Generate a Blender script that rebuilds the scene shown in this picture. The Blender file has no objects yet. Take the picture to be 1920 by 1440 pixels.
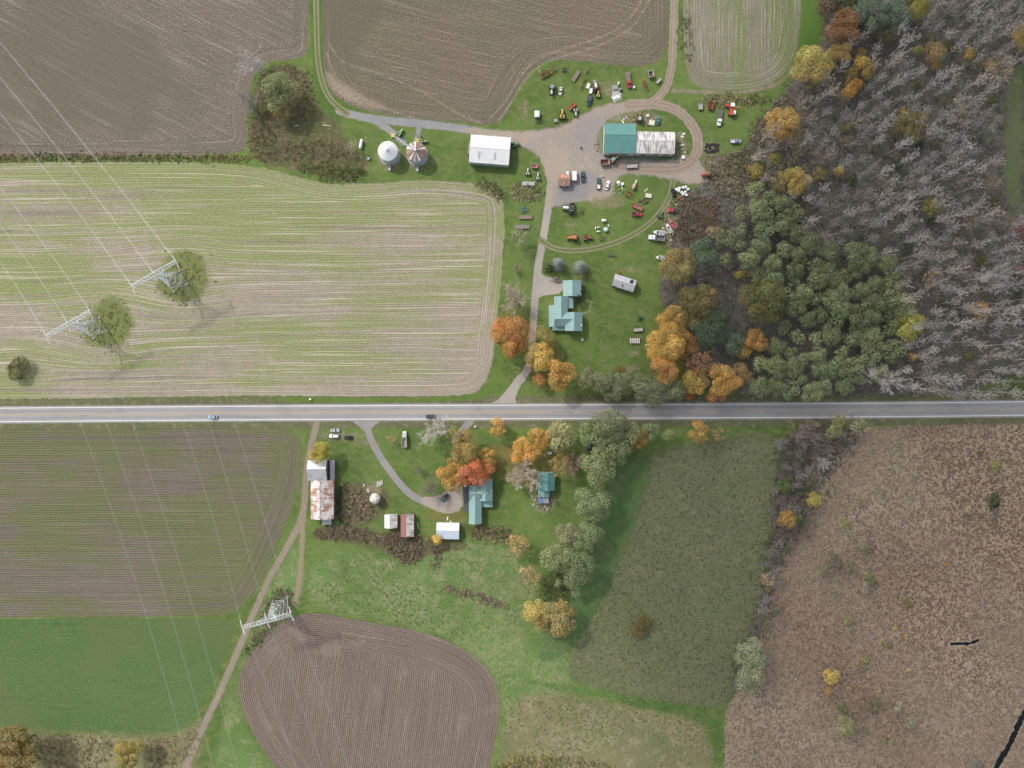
import bpy, math, random
import numpy as np
from mathutils import Vector, Matrix
# ------------------------------------------------------------------ camera, sky, sun, exposure
SC = bpy.context.scene
COL = SC.collection
S, H = 0.27, 372.0                     # metres per photo pixel on the ground, flying height
cam = bpy.data.cameras.new('camera'); cam_o = bpy.data.objects.new('camera', cam); COL.objects.link(cam_o)
cam_o.location = (0, 0, H); cam_o.rotation_euler = (0, 0, 0)
cam.sensor_fit = 'HORIZONTAL'; cam.angle = 2 * math.atan(960 * S / H)
cam.clip_start = 1.0; cam.clip_end = 20000
SC.camera = cam_o
SUN_EL, SUN_DIR = math.radians(43), Vector((-0.69, 0.72, 0)).normalized()
SUN_V = Vector((SUN_DIR.x * math.cos(SUN_EL), SUN_DIR.y * math.cos(SUN_EL), math.sin(SUN_EL)))
wld = bpy.data.worlds.new('World'); SC.world = wld; wld.use_nodes = True
wn = wld.node_tree; bg = wn.nodes['Background']
sky = wn.nodes.new('ShaderNodeTexSky'); sky.sky_type = 'NISHITA'; sky.sun_disc = False
sky.sun_elevation = SUN_EL; sky.sun_rotation = math.atan2(SUN_DIR.x, SUN_DIR.y)
sky.air_density = 1.0; sky.dust_density = 4.0; sky.ozone_density = 1.0
veil = wn.nodes.new('ShaderNodeHueSaturation'); veil.inputs['Saturation'].default_value = 0.45   # thin white overcast veil
wn.links.new(sky.outputs[0], veil.inputs['Color']); wn.links.new(veil.outputs[0], bg.inputs[0]); bg.inputs[1].default_value = 0.15
sl = bpy.data.lights.new('sun', 'SUN'); sl.energy = 2.0; sl.angle = math.radians(2.0); sl.color = (1.0, 0.95, 0.87)
sun_o = bpy.data.objects.new('sun', sl); COL.objects.link(sun_o); sun_o.location = SUN_V * 900
sun_o.rotation_euler = (-SUN_V).to_track_quat('-Z', 'Y').to_euler()
vs = SC.view_settings; vs.view_transform = 'Standard'; vs.look = 'None'; vs.exposure = 0.27; vs.gamma = 1.0
vs.use_curve_mapping = False
SC.cycles.max_bounces = 5; SC.cycles.transparent_max_bounces = 16
SC.cycles.diffuse_bounces = 2; SC.cycles.glossy_bounces = 2
random.seed(7); RNG = np.random.default_rng(7)

# ------------------------------------------------------------------ small helpers
def W(px, py, z=0.0):
    """world x, y of the photo pixel for something at height z"""
    k = S * (1 - z / H)
    return ((px - 960) * k, (720 - py) * k)

def tag(o, label=None, cat=None, group=None, kind=None):
    if label: o['label'] = label
    if cat: o['category'] = cat
    if group: o['group'] = group
    if kind: o['kind'] = kind
    return o

def link(o, parent=None):
    COL.objects.link(o)
    if parent is not None: o.parent = parent
    return o

def empty(name, loc, rz=0.0):
    o = bpy.data.objects.new(name, None); o.empty_display_size = 0.5
    o.location = loc; o.rotation_euler = (0, 0, rz)
    return link(o)

def mesh_np(name, V, F, mats=(), smooth=False, cols=None, attrs=None):
    """mesh from numpy arrays; F is (n,3) or (n,4)"""
    me = bpy.data.meshes.new(name)
    V = np.asarray(V, dtype=np.float32); F = np.asarray(F, dtype=np.int32)
    k = F.shape[1]
    me.vertices.add(len(V)); me.vertices.foreach_set('co', V.ravel())
    me.loops.add(F.size); me.loops.foreach_set('vertex_index', F.ravel())
    me.polygons.add(len(F))
    me.polygons.foreach_set('loop_start', np.arange(0, F.size, k, dtype=np.int32))
    me.polygons.foreach_set('loop_total', np.full(len(F), k, dtype=np.int32))
    if smooth: me.polygons.foreach_set('use_smooth', np.ones(len(F), dtype=bool))
    me.update(calc_edges=True)
    for m in mats: me.materials.append(m)
    if cols is not None:
        a = me.color_attributes.new('col', 'FLOAT_COLOR', 'POINT')
        c = np.ones((len(V), 4), dtype=np.float32); c[:, :3] = cols
        a.data.foreach_set('color', c.ravel())
    for n, vals in (attrs or {}).items():
        a = me.attributes.new(n, 'FLOAT', 'POINT'); a.data.foreach_set('value', np.asarray(vals, dtype=np.float32))
    return me

# ------------------------------------------------------------------ node helpers
class NT:
    def __init__(s, name):
        s.m = bpy.data.materials.new(name); s.m.use_nodes = True
        s.t = s.m.node_tree; s.t.nodes.clear()
        s.out = s.t.nodes.new('ShaderNodeOutputMaterial')
    def n(s, typ, ins=None, **props):
        nd = s.t.nodes.new('ShaderNode' + typ)
        for k, v in props.items(): setattr(nd, k, v)
        for k, v in (ins or {}).items(): s.set(nd.inputs[k], v)
        return nd
    def set(s, inp, v):
        if hasattr(v, 'links') or isinstance(v, bpy.types.NodeSocket): s.t.links.new(v, inp)
        elif isinstance(v, (tuple, list)) and len(v) == 3 and inp.type == 'RGBA': inp.default_value = (*v, 1)
        else: inp.default_value = v
    def math(s, op, a, b=0.0, c=None, clamp=False):
        ins = {0: a, 1: b}
        if c is not None: ins[2] = c
        return s.n('Math', ins, operation=op, use_clamp=clamp).outputs[0]
    def mix(s, f, a, b, blend='MIX'):
        nd = s.n('Mix', data_type='RGBA', blend_type=blend)
        s.set(nd.inputs[0], f); s.set(nd.inputs[6], a); s.set(nd.inputs[7], b)
        return nd.outputs[2]
    def noise(s, vec, scale, detail=3.0, rough=0.55, out=0):
        return s.n('TexNoise', {'Vector': vec, 'Scale': scale, 'Detail': detail, 'Roughness': rough}).outputs[out]
    def ramp(s, v, a, b, c=0.0, d=1.0, smooth=True):
        nd = s.n('MapRange', {'Value': v, 'From Min': a, 'From Max': b, 'To Min': c, 'To Max': d})
        if smooth: nd.interpolation_type = 'SMOOTHSTEP'
        return nd.outputs[0]
    def pos(s): return s.n('NewGeometry').outputs['Position']
    def attr(s, name, o='Fac'): return s.n('Attribute', attribute_name=name).outputs[o]
    def xyz(s, v):
        nd = s.n('SeparateXYZ', {0: v}); return nd.outputs
    def comb(s, x, y, z=0.0): return s.n('CombineXYZ', {0: x, 1: y, 2: z}).outputs[0]

_pm = {}
def paint(col, rough=0.55, metal=0.0, rust=0.0, name=None, dirt=0.25, scale=1.2, rustcol=(0.16, 0.07, 0.04)):
    """painted / weathered solid with its own blotches, streaks and fine relief"""
    key = (tuple(col), rough, metal, rust, dirt, scale, rustcol)
    if key in _pm: return _pm[key]
    t = NT(name or 'paint')
    tc = t.n('TexCoord').outputs['Object']
    n1 = t.noise(tc, scale, 5, 0.6); n2 = t.noise(tc, scale * 7, 3, 0.6)
    c = t.mix(t.math('MULTIPLY', t.ramp(n1, 0.42, 0.68), dirt), col, tuple(x * 0.55 + 0.02 for x in col))
    c = t.mix(t.math('MULTIPLY', t.ramp(n2, 0.4, 0.7), dirt * 0.6), c, tuple(min(1, x * 1.25) for x in col))
    if rust > 0:
        n3 = t.noise(tc, scale * 0.9, 6, 0.68)
        c = t.mix(t.ramp(n3, 0.72 - rust * 0.45, 0.80 - rust * 0.40), c, rustcol)
    b = t.n('BsdfPrincipled', {'Base Color': c, 'Roughness': rough, 'Metallic': metal})
    t.t.links.new(b.outputs[0], t.out.inputs[0]); _pm[key] = t.m
    return t.m

def roof_mat(col, streak=(0.2, 0.12, 0.08), amount=0.0, axis=0, rough=0.45, patch=0.6, metal=0.0, name='roof_sheet'):
    """corrugated sheet roof: rust streaks run down the slope (object y), blotchy wear"""
    t = NT(name)
    tc = t.n('TexCoord').outputs['Object']; x, y, z = t.xyz(tc)[:3]
    v = t.comb(t.math('MULTIPLY', x, 1.6), t.math('MULTIPLY', y, 0.16), 0.0)
    v2 = t.comb(t.math('MULTIPLY', x, 0.22), t.math('MULTIPLY', y, 0.22), 3.0)
    s1 = t.noise(v, 1.0, 4, 0.65); s2 = t.noise(v2, 1.0, 4, 0.6)
    sheet = t.math('FRACT', t.math('MULTIPLY', x, 1 / 0.95))
    seam = t.ramp(t.math('ABSOLUTE', t.math('SUBTRACT', sheet, 0.5)), 0.40, 0.5, 0.0, 1.0)
    c = t.mix(t.ramp(s2, 0.3, 0.7, 0.0, 0.34), col, tuple(q * 0.58 for q in col))
    c = t.mix(t.ramp(s1, 0.5, 0.75, 0.0, 0.22), c, tuple(min(1, q * 1.35 + 0.03) for q in col))
    c = t.mix(t.math('MULTIPLY', seam, 0.3), c, tuple(q * 0.5 for q in col))
    if amount > 0:
        m = t.math('ADD', t.math('MULTIPLY', s1, 1 - patch * 0.6), t.math('MULTIPLY', s2, patch))
        thr = 0.82 - amount * 0.42 + (patch - 0.5) * 0.18
        c = t.mix(t.ramp(m, thr, thr + 0.13), c, streak)
        c = t.mix(t.ramp(s1, 0.62, 0.8, 0, 0.5), c, tuple(q * 0.4 for q in streak))
    wave = t.math('SINE', t.math('MULTIPLY', x, 2 * math.pi / 0.3))
    bp = t.n('Bump', {'Strength': 0.3, 'Distance': 0.02, 'Height': wave})
    b = t.n('BsdfPrincipled', {'Base Color': c, 'Roughness': rough, 'Metallic': metal, 'Normal': bp.outputs[0]})
    t.t.links.new(b.outputs[0], t.out.inputs[0])
    return t.m

def leaf_mat(name='leaf', trans=0.3):
    t = NT(name)
    oi = t.n('ObjectInfo')
    c = t.mix(1.0, t.attr('col', 'Color'), oi.outputs['Color'], 'MULTIPLY')
    hs = t.n('HueSaturation', {'Hue': t.ramp(oi.outputs['Random'], 0, 1, 0.49, 0.51, False), 'Saturation': 0.95,
                               'Value': t.ramp(oi.outputs['Random'], 0, 1, 0.88, 1.12, False), 'Color': c})
    d = t.n('BsdfDiffuse', {'Color': hs.outputs[0]}); tr = t.n('BsdfTranslucent', {'Color': hs.outputs[0]})
    mx = t.n('MixShader', {0: trans, 1: d.outputs[0], 2: tr.outputs[0]})
    t.t.links.new(mx.outputs[0], t.out.inputs[0])
    return t.m

# ------------------------------------------------------------------ mesh builder for things
class MB:
    def __init__(s): s.v = []; s.f = []
    def add(s, vs_, fs):
        b = len(s.v); s.v += [tuple(p) for p in vs_]; s.f += [tuple(b + i for i in q) for q in fs]; return s
    def box(s, cx, cy, cz, sx, sy, sz, rz=0.0, tx=1.0, ty=1.0):
        """box centred at c; tx, ty taper the top"""
        c, q = math.cos(rz), math.sin(rz); vs_ = []
        for z, kx, ky in ((-0.5, 1, 1), (0.5, tx, ty)):
            for x, y in ((-.5, -.5), (.5, -.5), (.5, .5), (-.5, .5)):
                X, Y = x * sx * kx, y * sy * ky
                vs_.append((cx + X * c - Y * q, cy + X * q + Y * c, cz + z * sz))
        return s.add(vs_, [(3, 2, 1, 0), (4, 5, 6, 7), (0, 1, 5, 4), (1, 2, 6, 5), (2, 3, 7, 6), (3, 0, 4, 7)])
    def cyl(s, p0, p1, r0, r1=None, n=10, caps=True):
        r1 = r0 if r1 is None else r1
        p0, p1 = Vector(p0), Vector(p1); d = (p1 - p0)
        if d.length < 1e-6: return s
        d.normalize(); a = d.orthogonal().normalized(); b = d.cross(a); vs_ = []
        for p, r in ((p0, r0), (p1, r1)):
            for i in range(n):
                w = 2 * math.pi * i / n; vs_.append(p + a * (r * math.cos(w)) + b * (r * math.sin(w)))
        fs = [(i, (i + 1) % n, n + (i + 1) % n, n + i) for i in range(n)]
        if caps: fs += [tuple(range(n - 1, -1, -1)), tuple(range(n, 2 * n))]
        return s.add(vs_, fs)
    def lathe(s, prof, n=16, axis='z', o=(0, 0, 0)):
        vs_ = []
        for r, h in prof:
            for i in range(n):
                w = 2 * math.pi * i / n; p = (r * math.cos(w), r * math.sin(w), h)
                if axis == 'x': p = (p[2], p[0], p[1])
                if axis == 'y': p = (p[1], p[2], p[0])
                vs_.append((p[0] + o[0], p[1] + o[1], p[2] + o[2]))
        fs = [(j * n + i, j * n + (i + 1) % n, (j + 1) * n + (i + 1) % n, (j + 1) * n + i)
              for j in range(len(prof) - 1) for i in range(n)]
        fs += [tuple(range(n - 1, -1, -1)), tuple((len(prof) - 1) * n + i for i in range(n))]
        return s.add(vs_, fs)
    def loft(s, rings, close=True):
        n = len(rings[0]); vs_ = [p for r in rings for p in r]
        fs = [(j * n + i, j * n + (i + 1) % n, (j + 1) * n + (i + 1) % n, (j + 1) * n + i)
              for j in range(len(rings) - 1) for i in range(n)]
        if close: fs += [tuple(range(n - 1, -1, -1)), tuple((len(rings) - 1) * n + i for i in range(n))]
        return s.add(vs_, fs)
    def prism(s, pts, z0, z1):
        n = len(pts)
        return s.add([(x, y, z0) for x, y in pts] + [(x, y, z1) for x, y in pts],
                     [tuple(range(n - 1, -1, -1)), tuple(range(n, 2 * n))] +
                     [(i, (i + 1) % n, n + (i + 1) % n, n + i) for i in range(n)])
    def mesh(s, name, mat, smooth=False):
        me = bpy.data.meshes.new(name); me.from_pydata(s.v, [], s.f)
        if mat: me.materials.append(mat)
        if smooth:
            for p in me.polygons: p.use_smooth = True
        me.update(); return me
    def build(s, name, mat, parent=None, smooth=False, label=None):
        o = bpy.data.objects.new(name, s.mesh(name, mat, smooth)); link(o, parent)
        if label: o['label'] = label
        return o

def thing(name, label, cat, px, py, ang=0.0, group=None, z=0.0, hz=0.6):
    x, y = W(px, py, hz); o = empty(name, (x, y, z), math.radians(ang)); tag(o, label, cat, group); return o

# common paints
WHITE = paint((0.78, 0.78, 0.76), 0.4, name='white_paint'); DULLW = paint((0.6, 0.6, 0.57), 0.6, dirt=0.5, name='dull_white')
BLACK = paint((0.02, 0.02, 0.022), 0.6, name='black'); TYRE = paint((0.03, 0.03, 0.03), 0.85, name='tyre')
GLASS = paint((0.03, 0.045, 0.055), 0.1, dirt=0.1, name='glass'); RUST = paint((0.17, 0.085, 0.055), 0.85, dirt=0.6, name='rust')
STEEL = paint((0.42, 0.43, 0.44), 0.45, 0.4, name='steel'); WOOD = paint((0.24, 0.2, 0.17), 0.85, dirt=0.6, name='old_wood')
GREYP = paint((0.33, 0.34, 0.36), 0.5, name='grey_paint'); GALV = paint((0.6, 0.64, 0.66), 0.45, 0.3, dirt=0.2, name='galvanised')
LAMP = paint((0.8, 0.8, 0.75), 0.2, dirt=0.05, name='lamp_lens'); CONC = paint((0.42, 0.4, 0.37), 0.9, dirt=0.5, name='concrete')
YEL = paint((0.55, 0.4, 0.12), 0.6, rust=0.3, name='faded_yellow')
# ------------------------------------------------------------------ ground sheets
def chaikin(P, it=2, closed=True):
    P = np.asarray(P, float)
    for _ in range(it):
        if closed:
            Q = np.roll(P, -1, 0)
            P = np.stack([P * .75 + Q * .25, P * .25 + Q * .75], 1).reshape(-1, 2)
        else:
            a, b = P[:-1], P[1:]
            M = np.stack([a * .75 + b * .25, a * .25 + b * .75], 1).reshape(-1, 2)
            P = np.vstack([P[:1], M, P[-1:]])
    return P

def px2w(pts):
    p = np.asarray(pts, float); return np.stack([(p[:, 0] - 960) * S, (720 - p[:, 1]) * S], 1)

def seg_dist(Q, A, B):
    """distance of points Q to segments A-B; returns min distance and signed side of the nearest segment, along"""
    best = np.full(len(Q), 1e9); side = np.zeros(len(Q)); along = np.zeros(len(Q)); acc = 0.0
    for a, b in zip(A, B):
        d = b - a; L2 = float(d @ d)
        if L2 < 1e-9: continue
        t = np.clip(((Q - a) @ d) / L2, 0, 1); r = Q - (a + t[:, None] * d)
        dist = np.hypot(r[:, 0], r[:, 1]); m = dist < best
        best[m] = dist[m]; L = math.sqrt(L2)
        cr = (d[0] * (Q[:, 1] - a[1]) - d[1] * (Q[:, 0] - a[0])) / L
        side[m] = np.sign(cr[m]); along[m] = acc + t[m] * L; acc += L
    return best, side, along

def inside(Q, P):
    x, y = Q[:, 0], Q[:, 1]; c = np.zeros(len(Q), bool); n = len(P)
    for i in range(n):
        x1, y1 = P[i]; x2, y2 = P[(i + 1) % n]
        if y1 == y2: continue
        m = ((y1 > y) != (y2 > y)) & (x < (x2 - x1) * (y - y1) / (y2 - y1) + x1); c ^= m
    return c

def sdf(Q, P):
    d, _, _ = seg_dist(Q, P, np.roll(P, -1, 0)); return np.where(inside(Q, P), d, -d)

RAST = np.zeros((1400, 1800), int); LEVEL = [0.0]   # how many sheets already lie on each metre of ground
def sheet(name, label, Q0, res, fn, mat, margin=1.5, kind='structure', cat='ground', z=None):
    """grid sheet over the box of Q0; fn(points) -> dict of attributes with 'edge' (metres inside the border)"""
    lo = Q0.min(0) - margin - res; hi = Q0.max(0) + margin + res
    nx, ny = int((hi[0] - lo[0]) / res) + 2, int((hi[1] - lo[1]) / res) + 2
    X, Y = np.meshgrid(lo[0] + np.arange(nx) * res, lo[1] + np.arange(ny) * res); P = np.stack([X.ravel(), Y.ravel()], 1)
    at = fn(P); e = at['edge'].reshape(ny, nx)
    keep = np.maximum(np.maximum(e[:-1, :-1], e[1:, :-1]), np.maximum(e[:-1, 1:], e[1:, 1:])) > -margin
    j, i = np.nonzero(keep); a = j * nx + i
    rj, ri = np.clip((P[a, 1] + 700).astype(int), 0, 1399), np.clip((P[a, 0] + 900).astype(int), 0, 1799)
    lv = 1
    for dj in range(int(res) + 1):
        for di in range(int(res) + 1): lv = max(lv, RAST[np.clip(rj + dj, 0, 1399), np.clip(ri + di, 0, 1799)].max() + 1)
    for dj in range(int(res) + 1):
        for di in range(int(res) + 1): RAST[np.clip(rj + dj, 0, 1399), np.clip(ri + di, 0, 1799)] = lv
    z = lv * 0.004; LEVEL[0] = max(LEVEL[0], z)
    F = np.stack([a, a + 1, a + nx + 1, a + nx], 1)
    used, inv = np.unique(F, return_inverse=True); F = inv.reshape(F.shape)
    V = np.zeros((len(used), 3)); V[:, :2] = P[used]
    V[:, 2] = z
    if 'z' in at: V[:, 2] += at['z'][used]
    me = mesh_np(name, V, F, [mat], attrs={k: v[used] for k, v in at.items() if k != 'z'})
    o = link(bpy.data.objects.new(name, me)); tag(o, label, cat, kind=kind)
    return o

def zone(name, label, pts, mat, res=2.0, margin=2.0, warp=None, smooth=2, cat='ground', kind='structure'):
    P = chaikin(px2w(pts), smooth)
    def fn(Q):
        at = {'edge': sdf(Q, P)}
        at['warp'] = warp(Q) if warp else np.zeros(len(Q)); return at
    return sheet(name, label, P, res, fn, mat, margin, kind, cat)

def strip(name, label, pts, wpx, mat, res=1.0, margin=1.5, cat='track', smooth=3, z=None):
    P = chaikin(px2w(pts), smooth, False); hw = wpx * S / 2
    def fn(Q):
        d, s, al = seg_dist(Q, P[:-1], P[1:]); return {'edge': hw - d, 'across': d * s, 'along': al}
    return sheet(name, label, np.vstack([P - hw, P + hw]), res, fn, mat, margin, 'structure', cat, z)

def finish(t, c, rough=0.95, bump=None, bs=0.5, bd=0.15, edge=(1.2, 0.35, 0.5), cover=1.0, speck=0.0):
    """principled surface that frays out at the border of its sheet"""
    ins = {'Base Color': c, 'Roughness': rough, 'Specular IOR Level': 0.15}
    if bump is not None: ins['Normal'] = t.n('Bump', {'Strength': bs, 'Distance': bd, 'Height': bump}).outputs[0]
    b = t.n('BsdfPrincipled', ins)
    if edge is None:
        t.t.links.new(b.outputs[0], t.out.inputs[0]); return t.m
    amp, sc, soft = edge
    n = t.math('ADD', t.math('MULTIPLY', t.noise(t.pos(), sc, 5, 0.6), 2 * amp), -amp)
    gr = t.n('TexWhiteNoise', {'Vector': t.n('VectorMath', {0: t.n('VectorMath', {0: t.pos(), 3: 5.0}, operation='SCALE').outputs[0]}, operation='FLOOR').outputs[0]}, noise_dimensions='3D').outputs[0]
    fz = t.ramp(t.math('ADD', t.attr('edge'), n), -soft / 2, soft / 2, 0.0, cover)
    if speck > 0: fz = t.math('MULTIPLY', fz, t.ramp(t.math('ADD', t.math('MULTIPLY', t.noise(t.pos(), 1.7, 3, 0.7), 0.7), t.math('MULTIPLY', t.noise(t.pos(), 0.3, 3), 0.3)), 0.5 - speck * 0.12, 0.5 + speck * 0.1))
    a = t.ramp(t.math('SUBTRACT', fz, t.math('ADD', t.math('MULTIPLY', gr, 0.96), 0.02)), -0.02, 0.02)
    tr = t.n('BsdfTransparent')
    mx = t.n('MixShader', {0: a, 1: tr.outputs[0], 2: b.outputs[0]})
    t.t.links.new(mx.outputs[0], t.out.inputs[0]); return t.m

def field_mat(name, soil, soil2, green, ang, gamount=0.5, period=1.0, rowamt=0.35, straw=(0.5, 0.42, 0.34), strawamt=0.3,
              head=0.0, gy=None, gscale=0.02, stretch=0.04, edge=(1.2, 0.35, 0.6), fine=0.3, mottle=None, bump=0.5, smul=1.1, gstretch=0.35):
    t = NT(name); p = t.pos(); x, y, z = t.xyz(p)[:3]
    ca, sa = math.cos(math.radians(ang)), math.sin(math.radians(ang))
    al = t.math('ADD', t.math('MULTIPLY', x, ca), t.math('MULTIPLY', y, sa))
    ac = t.math('ADD', t.math('MULTIPLY', x, -sa), t.math('MULTIPLY', y, ca))
    ac = t.math('ADD', ac, t.attr('warp'))
    wob = t.math('MULTIPLY', t.math('SUBTRACT', t.noise(p, 0.03, 2), 0.5), 1.6)
    ac = t.math('ADD', ac, wob)
    if head > 0:
        e = t.attr('edge'); sel = t.math('LESS_THAN', t.math('ADD', e, t.math('MULTIPLY', t.math('SUBTRACT', t.noise(p, 0.15, 2), 0.5), 2.0)), head)
        inv = t.math('SUBTRACT', 1.0, sel)
        row = t.math('ADD', t.math('MULTIPLY', e, sel), t.math('MULTIPLY', ac, inv))
        al2 = t.math('ADD', t.math('MULTIPLY', t.math('ADD', t.math('MULTIPLY', x, 0.7), t.math('MULTIPLY', y, 0.7)), sel), t.math('MULTIPLY', al, inv))
    else: row, al2 = ac, al
    v = t.comb(t.math('MULTIPLY', al2, stretch), t.math('MULTIPLY', row, smul), 0.0)
    st = t.noise(v, 1.0, 4, 0.65)
    v2 = t.comb(t.math('MULTIPLY', al2, stretch * 0.5), t.math('MULTIPLY', row, smul * 0.28), 7.0)
    st2 = t.noise(v2, 1.0, 3, 0.6)
    big = t.noise(p, gscale, 4, 0.6)
    bigs = t.noise(t.comb(t.math('MULTIPLY', al, gstretch), ac, 2.0), gscale * 2.2, 4, 0.6)
    fn = t.noise(p, 1.15, 3, 0.8); md = t.noise(p, 0.25, 4, 0.65)
    c = t.mix(t.ramp(t.math('ADD', t.math('MULTIPLY', big, 0.6), t.math('MULTIPLY', md, 0.4)), 0.38, 0.62), soil, soil2)
    if gamount > 0:
        g = t.math('ADD', t.math('MULTIPLY', bigs, 0.55), t.math('ADD', t.math('MULTIPLY', st2, 0.3), t.math('MULTIPLY', md, 0.15)))
        if gy: g = t.math('ADD', g, t.ramp(y, gy[0], gy[1], -gy[2], gy[2]))
        thr = 0.72 - gamount * 0.42
        c = t.mix(t.ramp(g, thr, thr + 0.14, 0, 0.92), c, green)
    c = t.mix(t.math('MULTIPLY', t.ramp(st, 0.50, 0.72), strawamt), c, straw)
    c = t.mix(t.math('MULTIPLY', t.ramp(st2, 0.42, 0.28), strawamt * 0.9), c, tuple(q * 0.5 for q in soil))
    sn = t.math('SINE', t.math('MULTIPLY', row, 2 * math.pi / period))
    brk = t.ramp(t.noise(v, 0.7, 2), 0.3, 0.6, 0.55, 1.0)
    c = t.mix(t.math('MULTIPLY', t.math('MULTIPLY', t.ramp(sn, -0.3, 0.8), rowamt), brk), c, tuple(q * 0.36 for q in soil))
    c = t.mix(t.math('MULTIPLY', t.ramp(fn, 0.5, 0.68), fine * 1.15), c, straw)
    c = t.mix(t.math('MULTIPLY', t.ramp(fn, 0.48, 0.31), fine * 1.25), c, tuple(q * 0.4 for q in soil))
    if mottle:
        c = t.mix(t.ramp(t.noise(p, mottle[0], 3), mottle[1], mottle[1] + 0.1, 0, mottle[3]), c, mottle[2])
    h = t.math('ADD', t.math('MULTIPLY', sn, -0.5 * min(1, rowamt * 2)), t.math('ADD', t.math('MULTIPLY', fn, 0.9), st))
    return finish(t, c, 0.95, h, bump, 0.12, edge)

def grass_mat(name, c1, c2, c3, edge=(1.5, 0.3, 1.0), big=0.03, tuft=0.0, tc=(0.32, 0.29, 0.17), dark=0.4, bump=0.5, dry=0.25, mow=0.0):
    t = NT(name); p = t.pos(); x, y, z = t.xyz(p)[:3]
    b = t.noise(p, big, 5, 0.6); m = t.noise(p, big * 6, 4, 0.65); f = t.noise(p, 1.0, 4, 0.8); ff = t.noise(p, 2.6, 2, 0.6)
    c = t.mix(t.ramp(b, 0.38, 0.62), c1, c2)
    c = t.mix(t.math('MULTIPLY', t.ramp(m, 0.5, 0.72), dry * 2), c, c3)
    c = t.mix(t.math('MULTIPLY', t.ramp(f, 0.5, 0.33), dark * 1.15), c, tuple(q * 0.45 for q in c1))
    c = t.mix(t.math('MULTIPLY', t.ramp(ff, 0.5, 0.8), 0.3), c, tuple(min(1, q * 1.5) for q in c2))
    if mow > 0:
        w = t.n('TexNoise', {'Vector': t.comb(t.math('MULTIPLY', x, 0.25), t.math('MULTIPLY', t.math('ADD', y, t.math('MULTIPLY', b, 40.0)), 1.2), 0.0), 'Scale': 0.5, 'Detail': 2.0}).outputs[0]
        c = t.mix(t.math('MULTIPLY', t.ramp(w, 0.45, 0.62), mow), c, c3)
    if tuft > 0:
        vo = t.n('TexVoronoi', {'Vector': t.n('VectorMath', {0: p, 1: t.n('VectorMath', {0: t.noise(p, 0.5, 2, out=1), 3: 2.2}, operation='SCALE').outputs[0]}, operation='ADD').outputs[0], 'Scale': 0.62}, feature='F1').outputs[0]
        ms = t.ramp(t.math('ADD', t.noise(p, 0.04, 3), t.math('MULTIPLY', m, 0.4)), 0.55, 0.78)
        c = t.mix(t.math('MULTIPLY', t.math('MULTIPLY', t.ramp(vo, 0.75, 0.2), ms), tuft), c, tc)
    h = t.math('ADD', f, t.math('MULTIPLY', ff, 0.5))
    return finish(t, c, 0.95, h, bump, 0.15, edge)

def dirt_mat(name, c1, c2, c3, edge=(1.2, 0.4, 0.8), ruts=(), rutcol=None, green=None, rough=0.9, wash=0.5, cover=1.0, speck=0.0):
    t = NT(name); p = t.pos()
    b = t.noise(p, 0.07, 5, 0.6); m = t.noise(p, 0.6, 4, 0.65); f = t.noise(p, 1.3, 3, 0.8)
    c = t.mix(t.ramp(b, 0.40, 0.60), c1, c2)
    c = t.mix(t.math('MULTIPLY', t.ramp(m, 0.5, 0.7), wash), c, c3)
    c = t.mix(t.math('MULTIPLY', t.ramp(f, 0.5, 0.3), 0.35), c, tuple(q * 0.5 for q in c1))
    if green:
        ac = t.math('ABSOLUTE', t.attr('across'))
        g = t.ramp(t.math('ADD', t.math('ABSOLUTE', t.math('SUBTRACT', ac, green[1])), t.math('MULTIPLY', t.math('SUBTRACT', m, 0.5), 0.9)), green[2], green[2] + 0.35)
        c = t.mix(g, c, green[0])
    for r in ruts:
        ac = t.math('ABSOLUTE', t.math('SUBTRACT', t.attr('across'), r))
        k = t.ramp(t.math('ADD', ac, t.math('MULTIPLY', t.math('SUBTRACT', m, 0.5), 0.7)), 0.5, 0.1)
        c = t.mix(t.math('MULTIPLY', k, 0.6), c, rutcol or tuple(q * 0.5 for q in c1))
    return finish(t, c, rough, t.math('ADD', m, f), 0.45, 0.1, edge, cover, speck)
# ------------------------------------------------------------------ the setting
# base ground: one sheet out to the horizon
gm_base = grass_mat('ground_grass', (0.082, 0.135, 0.034), (0.12, 0.185, 0.046), (0.205, 0.21, 0.095), None, dry=0.28, mow=0.34)
gp = MB().add([(-6000, -6000, 0), (6000, -6000, 0), (6000, 6000, 0), (-6000, 6000, 0)], [(0, 1, 2, 3)]).build('ground', gm_base)
tag(gp, 'wide sheet of green grassy ground under the fields and yards', 'ground', kind='structure')

def bumps(Q):
    w = np.zeros(len(Q))
    for px, py, a, r in ((338, 522, 9, 17), (190, 606, 9, 16), (38, 692, 10, 16)):
        x, y = W(px, py); d = ((Q[:, 0] - x) / (r * 1.6)) ** 2 + ((Q[:, 1] - y) / r) ** 2
        w += a * (Q[:, 1] - y) / r * -np.exp(-d) * 0.9
    return w

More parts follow.
